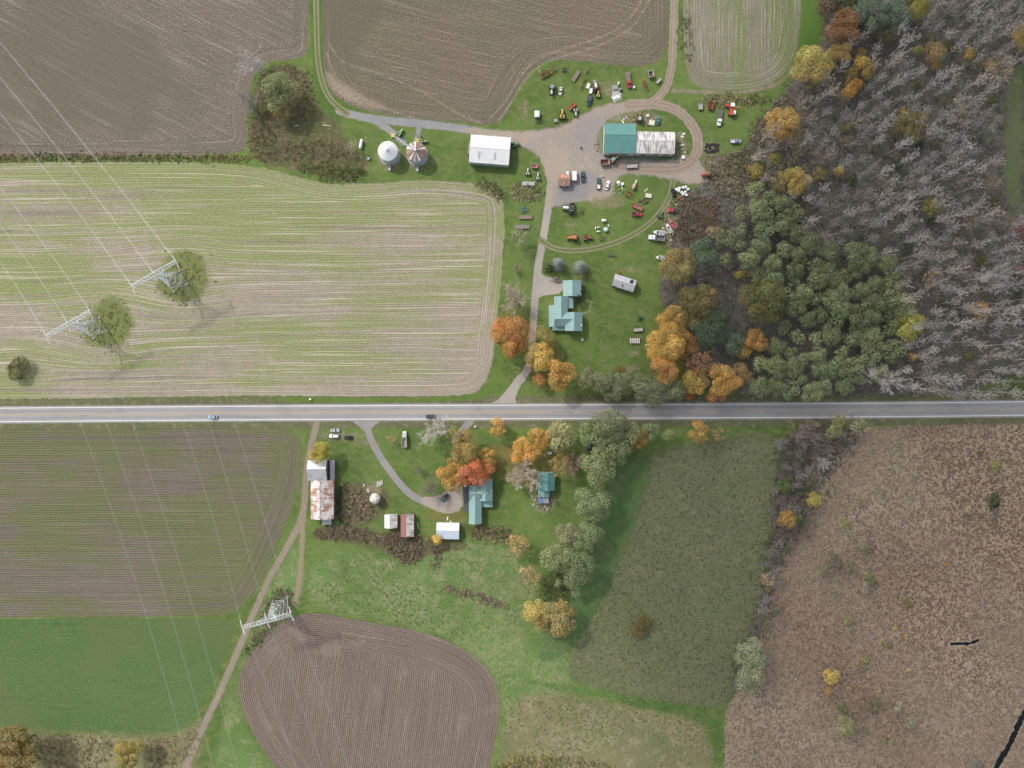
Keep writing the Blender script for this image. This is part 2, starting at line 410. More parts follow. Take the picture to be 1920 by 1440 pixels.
NW = [(-500, -400), (577, -400), (578, -100), (579, 60), (577, 107), (540, 112), (490, 118), (472, 150), (463, 210), (464, 270), (450, 291), (200, 292), (-100, 293), (-500, 294)]
m_nw = field_mat('ploughed_soil', (0.178, 0.145, 0.118), (0.148, 0.13, 0.1), (0.13, 0.125, 0.08), -27, 0.3, 1.1, 0.35,
                 (0.44, 0.385, 0.325), 0.6, 8.0, None, 0.018, 0.03, fine=0.4, mottle=(0.011, 0.5, (0.125, 0.112, 0.09), 0.55))
zone('ploughed_field', 'grey-brown ploughed field with diagonal furrows in the top left corner', NW, m_nw, 2.5, cat='field')
NF = [(604, -400), (1250, -400), (1252, -100), (1253, 60), (1249, 103), (1215, 125), (1160, 123), (1080, 113), (1022, 113), (992, 135), (966, 180), (946, 222), (925, 237),
      (860, 229), (790, 223), (740, 218), (690, 207), (640, 192), (613, 160), (604, 110), (604, -50)]
m_n = field_mat('tilled_soil', (0.165, 0.135, 0.103), (0.145, 0.13, 0.092), (0.125, 0.125, 0.07), -13, 0.3, 1.1, 0.35,
                (0.42, 0.355, 0.285), 0.5, 13.0, None, 0.02, 0.025, fine=0.38, mottle=(0.013, 0.5, (0.12, 0.112, 0.08), 0.5))
zone('ploughed_field', 'brown tilled field behind the machinery yard at the top centre', NF, m_n, 2.0, cat='field')
NE = [(1280, -300), (1505, -300), (1504, -60), (1501, 50), (1490, 110), (1467, 145), (1425, 165), (1360, 171), (1300, 163), (1281, 120), (1280, -40)]
m_ne = field_mat('stubble_soil', (0.235, 0.215, 0.165), (0.19, 0.18, 0.125), (0.155, 0.185, 0.07), 89, 0.66, 1.5, 0.25,
                 (0.48, 0.46, 0.39), 0.6, 9.0, None, 0.03, 0.035, fine=0.3, gstretch=0.12)
zone('stubble_field', 'pale stubble field with upright green stripes beside the woodland', NE, m_ne, 2.0, cat='field')
m_gs = grass_mat('lush_grass', (0.075, 0.14, 0.03), (0.10, 0.175, 0.04), (0.17, 0.19, 0.07), (1.0, 0.4, 0.6), dry=0.12)
zone('grass_strip', 'bright green grass strip between the stubble field and the wood', [(1505, -160), (1525, -160), (1527, -20), (1540, 45), (1536, 85), (1512, 110), (1494, 108), (1503, 55)], m_gs, 1.5)
zone('grass_track', 'green grass strip between the two ploughed fields', [(582, -160), (604, -160), (602, 110), (612, 160), (645, 205), (630, 215), (598, 180), (583, 110)], m_gs, 1.5)
WF = [(-500, 308), (-100, 306), (300, 303), (480, 308), (600, 345), (700, 345), (790, 336), (900, 345), (935, 358), (947, 390), (943, 480), (937, 560), (926, 640), (925, 680),
      (905, 727), (880, 743), (700, 744), (480, 741), (200, 747), (-100, 748), (-500, 750)]
m_w = field_mat('hay_rows', (0.355, 0.30, 0.25), (0.285, 0.255, 0.195), (0.215, 0.262, 0.085), 0.4, 0.70, 1.15, 0.4,
                (0.62, 0.55, 0.47), 0.8, 9.0, (-10.0, 110.0, 0.035), 0.014, 0.014, fine=0.3, gstretch=0.3, smul=1.2, mottle=(0.016, 0.66, (0.2, 0.155, 0.115), 0.5))
zone('crop_field', 'wide straw and lime green striped field around two pylons', WF, m_w, 1.6, warp=bumps, cat='field')
SW1 = [(-500, 805), (-100, 803), (300, 800), (530, 801), (560, 812), (567, 850), (556, 930), (531, 1000), (501, 1070), (470, 1122), (440, 1154), (300, 1156), (-100, 1158), (-500, 1161)]
m_sw1 = field_mat('row_crop', (0.19, 0.155, 0.132), (0.155, 0.135, 0.105), (0.138, 0.16, 0.065), 0.0, 0.74, 1.15, 0.62,
                  (0.34, 0.29, 0.24), 0.35, 12.0, None, 0.016, 0.02, fine=0.18, gstretch=0.5, bump=0.6)
zone('row_field', 'field of thin dark furrows south of the road on the left', SW1, m_sw1, 1.6, cat='field')
SW2 = [(-500, 1166), (-100, 1162), (200, 1159), (447, 1159), (440, 1190), (400, 1278), (362, 1350), (335, 1377), (260, 1379), (120, 1369), (-60, 1360), (-500, 1340)]
m_sw2 = field_mat('green_crop', (0.07, 0.14, 0.042), (0.095, 0.155, 0.055), (0.068, 0.115, 0.036), 0.0, 0.42, 0.9, 0.12,
                  (0.19, 0.215, 0.11), 0.3, 0.0, None, 0.016, 0.05, fine=0.5, bump=0.9, mottle=(0.02, 0.52, (0.12, 0.145, 0.06), 0.5))
zone('green_field', 'smooth green crop field in the lower left', SW2, m_sw2, 2.5, cat='field')
SF = [(560, 1153), (600, 1148), (680, 1165), (780, 1180), (850, 1205), (900, 1235), (930, 1275), (939, 1320), (931, 1380), (915, 1450), (900, 1600), (620, 1600),
      (545, 1470), (500, 1422), (465, 1360), (448, 1310), (445, 1275), (460, 1230), (490, 1190), (520, 1165)]
m_s = field_mat('furrowed_soil', (0.215, 0.168, 0.142), (0.185, 0.147, 0.124), (0.15, 0.18, 0.06), 83, 0.2, 1.0, 0.9,
                (0.42, 0.345, 0.285), 0.4, 15.0, None, 0.03, 0.03, fine=0.3, bump=0.8, mottle=(0.05, 0.6, (0.27, 0.22, 0.175), 0.35))
zone('furrowed_field', 'rounded brown furrowed field at the bottom centre', SF, m_s, 1.4, margin=1.2, cat='field')
PA = [(580, 1050), (640, 1030), (700, 1040), (780, 1060), (830, 1020), (900, 1010), (960, 1030), (1000, 1100), (1060, 1190), (1070, 1260), (1080, 1310), (1200, 1335),
      (1340, 1360), (1350, 1600), (925, 1600), (945, 1330), (925, 1260), (850, 1195), (700, 1160), (600, 1138), (575, 1120)]
m_pa = grass_mat('rough_pasture', (0.105, 0.175, 0.052), (0.135, 0.21, 0.07), (0.23, 0.24, 0.12), (4, 0.12, 6.0), 0.025, 0.5, (0.30, 0.27, 0.165), 0.6, dry=0.45)
zone('pasture', 'rough tussocky pasture curving round the furrowed field', PA, m_pa, 3, margin=7, cat='pasture')
PB = [(940, 1310), (1060, 1296), (1200, 1330), (1345, 1355), (1345, 1600), (920, 1600)]
m_pb = grass_mat('dry_pasture', (0.19, 0.175, 0.09), (0.15, 0.165, 0.075), (0.29, 0.255, 0.155), (4, 0.12, 7.0), 0.03, 0.5, (0.33, 0.28, 0.175), 0.65, dry=0.4)
zone('dry_pasture', 'straw coloured pasture at the bottom edge right of the furrowed field', PB, m_pb, 3, margin=7, cat='pasture')
HY = [(1212, 850), (1300, 832), (1450, 806), (1472, 860), (1458, 960), (1446, 1060), (1412, 1180), (1380, 1260), (1362, 1335), (1250, 1318), (1130, 1288), (1063, 1272),
      (1078, 1200), (1130, 1110), (1180, 980), (1205, 900)]
m_hy = grass_mat('hay_meadow', (0.135, 0.152, 0.078), (0.15, 0.168, 0.085), (0.21, 0.2, 0.12), (4, 0.12, 8.0), 0.022, 0.25, (0.26, 0.23, 0.14), 0.4, dry=0.35)
zone('hay_meadow', 'dull olive meadow between the farm trees and the marsh', HY, m_hy, 2.5, margin=8, cat='meadow')
m_dg = grass_mat('meadow_edge', (0.085, 0.145, 0.05), (0.1, 0.16, 0.06), (0.19, 0.2, 0.1), (2, 0.3, 2.0), dry=0.2)
zone('grass_strip', 'deep green grass strip along the willows beside the olive meadow', [(1150, 870), (1214, 848), (1226, 880), (1190, 990), (1140, 1110), (1082, 1205), (1040, 1240), (1000, 1240), (1060, 1150), (1105, 1020), (1135, 930)], m_dg, 1.6, margin=3)
strip('wet_ditch', 'bright green wet ditch crossing the pasture', [(995, 1278), (1040, 1288), (1100, 1296), (1160, 1305), (1215, 1326), (1275, 1320), (1335, 1343), (1345, 1400), (1342, 1425)], 9, grass_mat('ditch_grass', (0.085, 0.15, 0.04), (0.105, 0.175, 0.05), (0.16, 0.2, 0.08), (2.0, 0.3, 2.2), dry=0.25), 1.5, 3, 'ditch')
MA = [(1600, 802), (1800, 794), (2080, 790), (2080, 1600), (1345, 1600), (1362, 1400), (1358, 1340), (1385, 1290), (1425, 1200), (1440, 1100), (1470, 1030), (1500, 960), (1510, 880), (1560, 830)]
def marsh_mat():
    t = NT('marsh_reed'); p = t.pos()
    wv = t.n('VectorMath', {0: p, 1: t.n('VectorMath', {0: t.noise(p, 0.25, 3, out=1), 3: 6.0}, operation='SCALE').outputs[0]}, operation='ADD').outputs[0]
    b = t.noise(p, 0.02, 4, 0.6); m = t.noise(p, 0.3, 5, 0.7); f = t.noise(p, 0.9, 4, 0.8)
    c = t.mix(t.ramp(b, 0.4, 0.62), (0.40, 0.315, 0.225), (0.34, 0.265, 0.19))
    c = t.mix(t.math('MULTIPLY', t.ramp(m, 0.45, 0.75), 0.35), c, (0.45, 0.36, 0.25))
    c = t.mix(t.ramp(t.noise(p, 0.009, 3, 0.6), 0.45, 0.62, 0, 0.75), c, (0.29, 0.21, 0.15))
    c = t.mix(t.math('MULTIPLY', t.ramp(f, 0.52, 0.36), 0.6), c, (0.11, 0.08, 0.06))
    vo = t.n('TexVoronoi', {'Vector': wv, 'Scale': 0.045}, feature='DISTANCE_TO_EDGE').outputs[0]
    c = t.mix(t.math('MULTIPLY', t.ramp(vo, 0.02, 0.006), t.ramp(b, 0.45, 0.65, 0, 0.6)), c, (0.07, 0.055, 0.045))
    return finish(t, c, 0.95, t.math('ADD', f, m), 0.7, 0.3, (3, 0.15, 3.0))
zone('marsh', 'brown reed marsh filling the lower right corner', MA, marsh_mat(), 3, margin=6, cat='marsh')
WD = [(1530, -160), (2080, -160), (2080, 744), (1300, 745), (1285, 690), (1272, 620), (1235, 560), (1240, 495), (1270, 440), (1268, 372), (1335, 335), (1325, 295), (1400, 285),
      (1420, 230), (1470, 175), (1512, 112), (1540, 85), (1546, 40)]
m_wd = grass_mat('woodland_floor', (0.155, 0.138, 0.12), (0.13, 0.13, 0.108), (0.24, 0.21, 0.185), (2, 0.3, 1.5), 0.05, 0, dark=0.6, dry=0.4)
zone('woodland_floor', 'dark leaf strewn floor under the woodland on the right', WD, m_wd, 3.5, margin=4, cat='ground')
zone('ploughed_field', 'sliver of dark ploughed field behind the wood at the right edge', [(1906, 130), (2080, 110), (2080, 430), (1900, 375), (1886, 300), (1892, 220)],
     field_mat('dark_soil', (0.12, 0.105, 0.085), (0.1, 0.095, 0.07), (0.08, 0.1, 0.04), 85, 0.2, 1.1, 0.4, (0.2, 0.18, 0.14), 0.2, 0, None, fine=0.2), 2.5, cat='field')
RS = [(1884, 175), (1905, 120), (1925, 100), (1915, 420), (1893, 385), (1880, 330), (1884, 250)]
zone('grass_strip', 'grey-green open strip behind the wood at the right edge', RS, grass_mat('edge_strip', (0.12, 0.15, 0.07), (0.15, 0.17, 0.09), (0.22, 0.2, 0.13), (4, 0.15, 5)), 2, 7)
HB = [(1460, 815), (1520, 800), (1620, 800), (1600, 850), (1545, 900), (1515, 985), (1470, 1040), (1450, 1100), (1428, 1190), (1395, 1275), (1362, 1310), (1400, 1210), (1428, 1120), (1440, 1040), (1452, 930)]
zone('brush_floor', 'dark brushy ground between the olive meadow and the marsh', HB, m_wd, 2.5, margin=4)
m_br = grass_mat('brush_ground', (0.13, 0.11, 0.065), (0.10, 0.115, 0.045), (0.24, 0.19, 0.13), (2, 0.3, 1.5), 0.08, 0, dark=0.6, dry=0.5)
zone('brush_ground', 'brown weedy ground of the overgrown corner by the grain bins', [(486, 126), (575, 120), (590, 200), (640, 235), (642, 262), (692, 292), (686, 332), (640, 342), (560, 318), (468, 304), (465, 230)], m_br, 1.8, 3)
zone('brush_ground', 'brown weedy ground behind the small sheds', [(582, 992), (640, 983), (720, 998), (800, 1005), (870, 1012), (880, 1030), (800, 1040), (772, 1062), (720, 1034), (640, 1014), (586, 1012)], m_br, 1.8, 3)
zone('brush_ground', 'dark weedy ground between the old barn and the round silo', [(632, 905), (690, 902), (722, 918), (735, 945), (700, 985), (632, 988)], m_br, 1.5, 3)
zone('brush_ground', 'weedy ground between the marsh road bank and the green crop field', [(-160, 1362), (120, 1374), (330, 1382), (360, 1358), (385, 1345), (340, 1600), (-160, 1600)], m_pb, 2.5, 3)
zone('brush_ground', 'dry field margin under the pylon beside the farm track', [(505, 1090), (550, 1010), (575, 1030), (572, 1110), (545, 1155), (500, 1185), (455, 1235), (440, 1310), (460, 1370), (540, 1475), (560, 1600), (370, 1600), (420, 1320), (480, 1160)], m_pa, 2, 3)

m_wt_ = dirt_mat('wheel_mark', (0.36, 0.295, 0.235), (0.3, 0.25, 0.2), (0.42, 0.35, 0.28), (0.5, 0.5, 0.6), cover=0.6, speck=0.7)
for lab, pts in (('outer pale wheel track curving over the tilled field', [(1226, -20), (1195, 45), (1150, 75), (1090, 97), (1030, 112), (990, 140), (960, 190), (935, 228)]),
                 ('inner pale wheel track curving over the tilled field', [(1215, -20), (1180, 40), (1130, 70), (1060, 90), (1010, 108), (975, 140), (950, 190), (915, 226)]),
                 ('left wheel track sweeping round the corner of the tilled field', [(612, 100), (625, 140), (660, 170), (720, 205), (780, 222)]), ('long wheel track across the tilled field corner', [(617, 80), (640, 120), (720, 140), (800, 175), (860, 215), (905, 232)])):
    strip('wheel_track', lab, pts, 4, m_wt_, 0.8, 1.0)
zone('bare_earth', 'sandy pale patch in the corner of the tilled field', [(610, 130), (640, 155), (690, 185), (730, 205), (690, 202), (640, 185), (614, 160)], dirt_mat('sandy', (0.36, 0.29, 0.225), (0.32, 0.26, 0.2), (0.44, 0.36, 0.28), (3, 0.2, 5), cover=0.7), 1.5, 5)

for lab, pts in (('green weedy mound under the right field pylon', [(292, 520), (318, 474), (352, 466), (380, 482), (394, 520), (384, 548), (350, 570), (318, 560), (300, 556)]), ('green weedy mound under the left field pylon', [(158, 622), (166, 590), (196, 558), (228, 566), (252, 596), (246, 622), (226, 650), (188, 652), (165, 645)])):
    zone('weed_mound', lab, pts, grass_mat('weed_green', (0.13, 0.155, 0.055), (0.18, 0.205, 0.075), (0.2, 0.18, 0.09), (3, 0.15, 5), dry=0.3), 1.5, 6)

# roadside verges
m_vg = grass_mat('verge_grass', (0.12, 0.125, 0.068), (0.14, 0.145, 0.075), (0.25, 0.215, 0.14), (1.2, 0.3, 1.2), 0.05, dry=0.45)
RC = [(-400, 781), (0, 778), (480, 774), (960, 772.4), (1440, 770.3), (1700, 768.3), (1920, 766), (2320, 760)]
strip('road_verge', 'dull grass verge along both sides of the road', RC, 58, m_vg, 2.0, 2, 'verge')
m_lv = grass_mat('green_verge', (0.10, 0.16, 0.035), (0.12, 0.19, 0.045), (0.2, 0.2, 0.09), (0.8, 0.4, 0.6), dry=0.15)  # greener grass mix for the strip below the striped field
zone('road_verge', 'green roadside strip below the striped field', [(500, 745), (700, 746), (880, 745), (910, 730), (932, 690), (936, 640), (948, 560), (952, 470), (960, 480), (958, 560), (945, 700), (920, 742), (890, 752), (700, 755), (510, 754)], m_lv, 1.2)

# gravel yard, lanes, drives
GR1, GR2, GR3 = (0.34, 0.285, 0.235), (0.28, 0.265, 0.255), (0.44, 0.375, 0.315)
m_gl = dirt_mat('lane_gravel', (0.25, 0.25, 0.262), (0.29, 0.28, 0.275), (0.35, 0.325, 0.3), (0.8, 0.4, 0.8))
strip('gravel_lane', 'grey gravel lane running past the two grain bins', [(636, 207), (655, 214), (700, 224), (770, 230), (860, 240), (930, 252), (1000, 262)], 15, m_gl)
m_dr = dirt_mat('drive_gravel', (0.33, 0.3, 0.275), (0.37, 0.335, 0.3), (0.46, 0.415, 0.375), (0.5, 0.5, 0.5))
strip('driveway', 'pale gravel drive from the road past the teal farmhouse', [(1034, 305), (1032, 360), (1020, 440), (1009, 495), (1003, 560), (999, 620), (996, 680), (980, 708), (955, 738), (944, 762)], 14, m_dr)
m_yd = dirt_mat('yard_gravel', (0.36, 0.30, 0.245), (0.31, 0.27, 0.235), GR3, (1.8, 0.25, 2.2))
YD = [(860, 238), (960, 247), (1010, 243), (1055, 238), (1090, 215), (1130, 196), (1180, 188), (1230, 188), (1245, 200), (1205, 206), (1155, 216), (1122, 240), (1116, 290), (1180, 300),
      (1260, 302), (1300, 288), (1318, 310), (1332, 345), (1300, 345), (1270, 340), (1215, 328), (1165, 326), (1148, 345), (1150, 372), (1112, 376), (1075, 380), (1042, 388), (1024, 392), (1028, 350), (1018, 305), (1000, 284), (960, 268), (880, 252)]
zone('gravel_yard', 'pale gravel farmyard around the green roofed workshop', YD, m_yd, 1.2, cat='yard')
zone('gravel_patch', 'grey gravel apron in front of the workshop', [(1065, 250), (1110, 215), (1150, 205), (1165, 215), (1130, 235), (1128, 285), (1190, 292), (1240, 293), (1235, 312), (1185, 318), (1140, 312), (1110, 300), (1085, 290)], dirt_mat('grey_gravel', (0.235, 0.235, 0.245), (0.27, 0.255, 0.25), (0.32, 0.29, 0.265), (5, 0.1, 10), cover=0.6), 1.5, 7, cat='yard')
zone('gravel_patch', 'grey parking gravel below the small rusty roofed shed', [(1045, 330), (1085, 318), (1120, 322), (1110, 350), (1100, 372), (1045, 386), (1036, 380)], dirt_mat('grey_gravel2', (0.23, 0.23, 0.24), (0.27, 0.26, 0.26), (0.33, 0.3, 0.28), (3.5, 0.15, 5), cover=0.9), 1.5, 5, cat='yard')
m_tr = dirt_mat('track_dirt', (0.33, 0.26, 0.205), (0.29, 0.235, 0.19), (0.42, 0.345, 0.28), (1.0, 0.4, 0.7), (-0.95, 0.95), (0.2, 0.155, 0.13))
strip('farm_track', 'rutted dirt loop road around the workshop', [(1180, 196), (1235, 195), (1272, 206), (1300, 235), (1311, 265), (1303, 298), (1275, 318), (1215, 318), (1150, 310)], 19, m_tr)
strip('farm_track', 'dirt track between the tilled field and the stubble field', [(1266, -160), (1264, 20), (1262, 90), (1258, 140), (1244, 176), (1215, 196)], 15, m_tr)
strip('farm_track', 'faint dirt headland track under the stubble field', [(1262, 170), (1300, 172), (1380, 174), (1430, 168), (1470, 152), (1492, 120)], 7, dirt_mat('faint_dirt', (0.25, 0.22, 0.155), (0.2, 0.19, 0.11), (0.3, 0.26, 0.19), (1.6, 0.3, 1.6)))
strip('gravel_spur', 'grey spur of gravel leading to the grain bins', [(700, 224), (730, 243), (757, 268)], 13, m_gl)
strip('gravel_spur', 'small gravel wedge beside the rusty grain bin', [(786, 240), (781, 262)], 9, m_gl)
m_gt = dirt_mat('grass_ruts', (0.25, 0.225, 0.15), (0.22, 0.21, 0.12), (0.3, 0.27, 0.19), (0.9, 0.4, 0.8), green=((0.10, 0.15, 0.038), 0.95, 0.38))
strip('grass_ruts', 'pair of wheel ruts in the grass strip between ploughed fields', [(592, -160), (593, 80), (599, 140), (615, 185), (650, 212)], 12, m_gt)
strip('grass_ruts', 'curving wheel ruts across the lawn below the machinery', [(1262, 340), (1256, 372), (1228, 412), (1185, 443), (1135, 462), (1085, 471), (1040, 468), (1014, 450)], 12, m_gt)
zone('driveway_mouth', 'flared gravel mouth of the farmhouse drive at the road', [(912, 759), (932, 752), (955, 725), (972, 700), (990, 700), (972, 730), (964, 752), (975, 759)], m_dr, 0.8, 1, cat='driveway')
zone('parking_pad', 'gravel parking pad beside the teal garage', [(1004, 496), (1016, 519), (1057, 520), (1057, 552), (1012, 553), (1001, 575), (998, 540)], m_dr, 0.8, 1, cat='driveway')
m_ds = dirt_mat('old_tarmac', (0.255, 0.245, 0.245), (0.3, 0.28, 0.265), (0.36, 0.325, 0.3), (0.5, 0.5, 0.5))
strip('driveway', 'grey drive curving from the road to the southern house', [(688, 792), (690, 812), (708, 850), (738, 893), (768, 928), (802, 944)], 13, m_ds)
zone('driveway_mouth', 'flared tarmac mouth of the southern drive', [(655, 788), (720, 788), (702, 796), (692, 812), (680, 808), (672, 797)], m_ds, 0.8, 1, cat='driveway')
zone('parking_pad', 'pinkish gravel turning pad in front of the southern house', [(782, 932), (830, 930), (852, 900), (868, 905), (869, 958), (835, 966), (800, 950)], dirt_mat('pad_gravel', (0.38, 0.32, 0.275), (0.33, 0.295, 0.265), (0.47, 0.39, 0.33), (0.9, 0.4, 0.9)), 1, 1.5, cat='driveway')
strip('driveway_mouth', 'worn tarmac entry under the autumn trees', [(882, 790), (868, 805), (852, 826)], 13, m_ds, cat='driveway')
m_fd = dirt_mat('farm_dirt', (0.30, 0.25, 0.195), (0.26, 0.22, 0.17), (0.38, 0.325, 0.26), (1.4, 0.35, 1.2), (-0.95, 0.95), (0.22, 0.175, 0.145), green=((0.17, 0.17, 0.09), 0.85, 0.6))
strip('farm_track', 'dirt track from the road past the old barn to the lower left', [(594, 792), (588, 815), (575, 870), (571, 950), (561, 985), (531, 1038), (501, 1092), (470, 1162), (420, 1282), (384, 1356), (330, 1480), (300, 1560)], 13, m_fd)
strip('farm_track', 'short dirt spur running down from the old barn', [(568, 965), (566, 1040), (560, 1100), (552, 1130)], 10, dirt_mat('spur_dirt', (0.27, 0.225, 0.16), (0.24, 0.22, 0.13), (0.34, 0.28, 0.21), (1.4, 0.35, 1.2)))
zone('bare_earth', 'worn earth between the three parked cars', [(595, 812), (630, 806), (670, 812), (700, 822), (715, 842), (680, 832), (640, 826), (600, 826)], dirt_mat('worn_earth', (0.27, 0.225, 0.17), (0.24, 0.22, 0.13), (0.34, 0.29, 0.22), (2.4, 0.35, 3.5), cover=0.85, speck=0.8), 1, 4)
m_be = dirt_mat('bare_earth', (0.32, 0.255, 0.18), (0.27, 0.23, 0.155), (0.38, 0.31, 0.23), (2.6, 0.35, 3.6), cover=0.9, speck=1.0)
for lab, x, y, rx, ry in (('straw patch among the rusting machines', 1139, 166, 14, 15), ('dirt fringe below the parked teal car', 1135, 378, 34, 14), ('dirt round the junk behind the workshop', 1190, 222, 48, 12),
                          ('dark oily ground east of the workshop', 1277, 275, 11, 22), ('brown patch beside the rusty grain bin', 815, 302, 9, 6), ('pale worn patch beside the propane tank', 659, 272, 6, 14),
                          ('ash patch in the lawn left of the orange tractor', 1071, 421, 10, 6), ('earth patch near the red hay tedder', 1188, 663, 10, 6), ('worn earth along the boats', 1252, 420, 14, 42),
                          ('worn earth at the tyre heap', 1333, 292, 18, 26), ('gravel ring round the white grain bin', 731, 297, 24, 25), ('gravel ring round the rusty grain bin', 783, 298, 24, 25),
                          ('bare patch left of the white stock box', 983, 205, 8, 18), ('stony ground round the small domed silo', 700, 922, 16, 22), ('littered earth behind the small teal house', 1020, 940, 22, 22), ('dry patch by the old grey shed', 1175, 506, 14, 6)):
    k = [(x + rx * math.cos(a) * (0.85 + 0.3 * random.random()), y + ry * math.sin(a) * (0.85 + 0.3 * random.random())) for a in np.linspace(0, 2 * math.pi, 11)[:-1]]
    zone('bare_earth', lab, k, m_be, 0.9, 2.5)
m_lf = dirt_mat('leaf_litter', (0.30, 0.17, 0.07), (0.24, 0.155, 0.06), (0.38, 0.22, 0.09), (3.2, 0.4, 5.0), wash=0.7, cover=0.6, speck=0.9)
for lab, pts in (('fallen orange leaves by the southern house', [(800, 955), (840, 962), (868, 958), (872, 985), (830, 978), (795, 972)]),
                 ('fallen leaves under the big maples', [(850, 880), (900, 840), (960, 830), (1000, 850), (1070, 850), (1085, 890), (1040, 884), (1000, 912), (960, 910), (930, 880), (880, 900)]),
                 ('fallen leaves under the trees at the drive', [(935, 570), (1010, 600), (1040, 640), (1065, 700), (1030, 730), (985, 700), (985, 640), (940, 660)]),
                 ('fallen leaves along the tree line of the lawn', [(1225, 590), (1260, 580), (1300, 700), (1270, 735), (1220, 720), (1215, 660)])):
    zone('leaf_litter', lab, pts, m_lf, 1.2, 5)
# marsh water
wm = NT('dark_water'); wb = wm.n('BsdfPrincipled', {'Base Color': (0.012, 0.016, 0.018), 'Roughness': 0.15})
wm.t.links.new(wb.outputs[0], wm.out.inputs[0]); WATER = wm.m
def water_mat():
    t = NT('marsh_water'); return finish(t, (0.012, 0.017, 0.02), 0.12, None, edge=(1.6, 0.35, 0.5))
m_wt = water_mat()
strip('creek', 'dark creek winding out of the lower right corner', [(1975, 1260), (1935, 1320), (1915, 1345), (1904, 1372), (1890, 1402), (1870, 1435), (1840, 1490), (1820, 1560)], 10, m_wt, 0.8, 2.5, 'creek')
strip('pool', 'narrow dark pool in the marsh reeds', [(1785, 1207), (1805, 1208), (1820, 1206), (1833, 1200)], 6, m_wt, 0.6, 2.5, 'pool')

# ------------------------------------------------------------------ the road
def road_mat():
    t = NT('asphalt'); p = t.pos(); ac = t.attr('across'); x = t.xyz(p)[0]
    v = t.comb(t.math('MULTIPLY', x, 0.03), t.math('MULTIPLY', ac, 1.2), 0.0)
    st = t.noise(v, 1.0, 4, 0.6); b = t.noise(p, 0.03, 3); f = t.noise(p, 4.0, 2)
    c = t.mix(t.ramp(b, 0.4, 0.6), (0.315, 0.313, 0.315), (0.28, 0.28, 0.285))
    lane = t.math('ABSOLUTE', t.math('SUBTRACT', t.math('ABSOLUTE', ac), 1.75))
    wheel = t.ramp(t.math('ABSOLUTE', t.math('SUBTRACT', lane, 0.85)), 0.6, 0.1)
    c = t.mix(t.math('MULTIPLY', wheel, 0.35), c, (0.36, 0.358, 0.355))
    c = t.mix(t.ramp(lane, 0.55, 0.0, 0, 0.5), c, (0.22, 0.22, 0.226))
    c = t.mix(t.ramp(st, 0.5, 0.7, 0, 0.35), c, (0.23, 0.23, 0.235))
    c = t.mix(t.ramp(t.math('ABSOLUTE', ac), 3.7, 4.5), c, (0.27, 0.255, 0.235))
    c = t.mix(t.ramp(f, 0.5, 0.75, 0, 0.2), c, (0.36, 0.36, 0.36))
    c = t.mix(t.ramp(t.noise(t.comb(t.math('MULTIPLY', x, 0.05), t.math('MULTIPLY', ac, 0.25), 5.0), 1.0, 2), 0.6, 0.62, 0, 0.3), c, (0.2, 0.2, 0.205))
    return finish(t, c, 0.85, None, edge=(0.5, 0.5, 0.5))
road = strip('road', 'straight two-lane asphalt road crossing the picture', RC, 33, road_mat(), 1.5, 1.0, 'road', 3)
RP = chaikin(px2w(RC), 3, False)
def road_y(x): return float(np.interp(x, RP[:, 0], RP[:, 1]))
def line_mesh(x0, x1, off, w, z=0.55):
    xs = np.linspace(x0, x1, max(2, int((x1 - x0) / 6) + 2)); mb = MB(); vs_ = []; fs = []
    for i, x in enumerate(xs):
        y = road_y(x) + off; vs_ += [(x, y - w / 2, z), (x, y + w / 2, z)]
        if i: fs.append((2 * i - 2, 2 * i, 2 * i + 1, 2 * i - 1))
    return mb.add(vs_, fs)
ZR = road.data.vertices[0].co.z + 0.006
LW = paint((0.85, 0.85, 0.83), 0.6, dirt=0.25, scale=0.6, name='white_line'); LY = paint((0.62, 0.38, 0.10), 0.6, dirt=0.5, scale=0.6, name='yellow_line')
for off in (3.42, -3.42): line_mesh(-400, 400, off, 0.3, ZR).build('edge_line', LW, road)
line_mesh(-400, 20, 0.17, 0.13, ZR).build('centre_line', LY, road); line_mesh(-400, 20, -0.17, 0.13, ZR).build('centre_line', LY, road)
line_mesh(20, 400, 0.17, 0.12, ZR).build('centre_line', LY, road)
x = 31.0
while x < 380: line_mesh(x, x + 4.0, -0.17, 0.17, ZR).build('dash', LY, road); x += 11.6

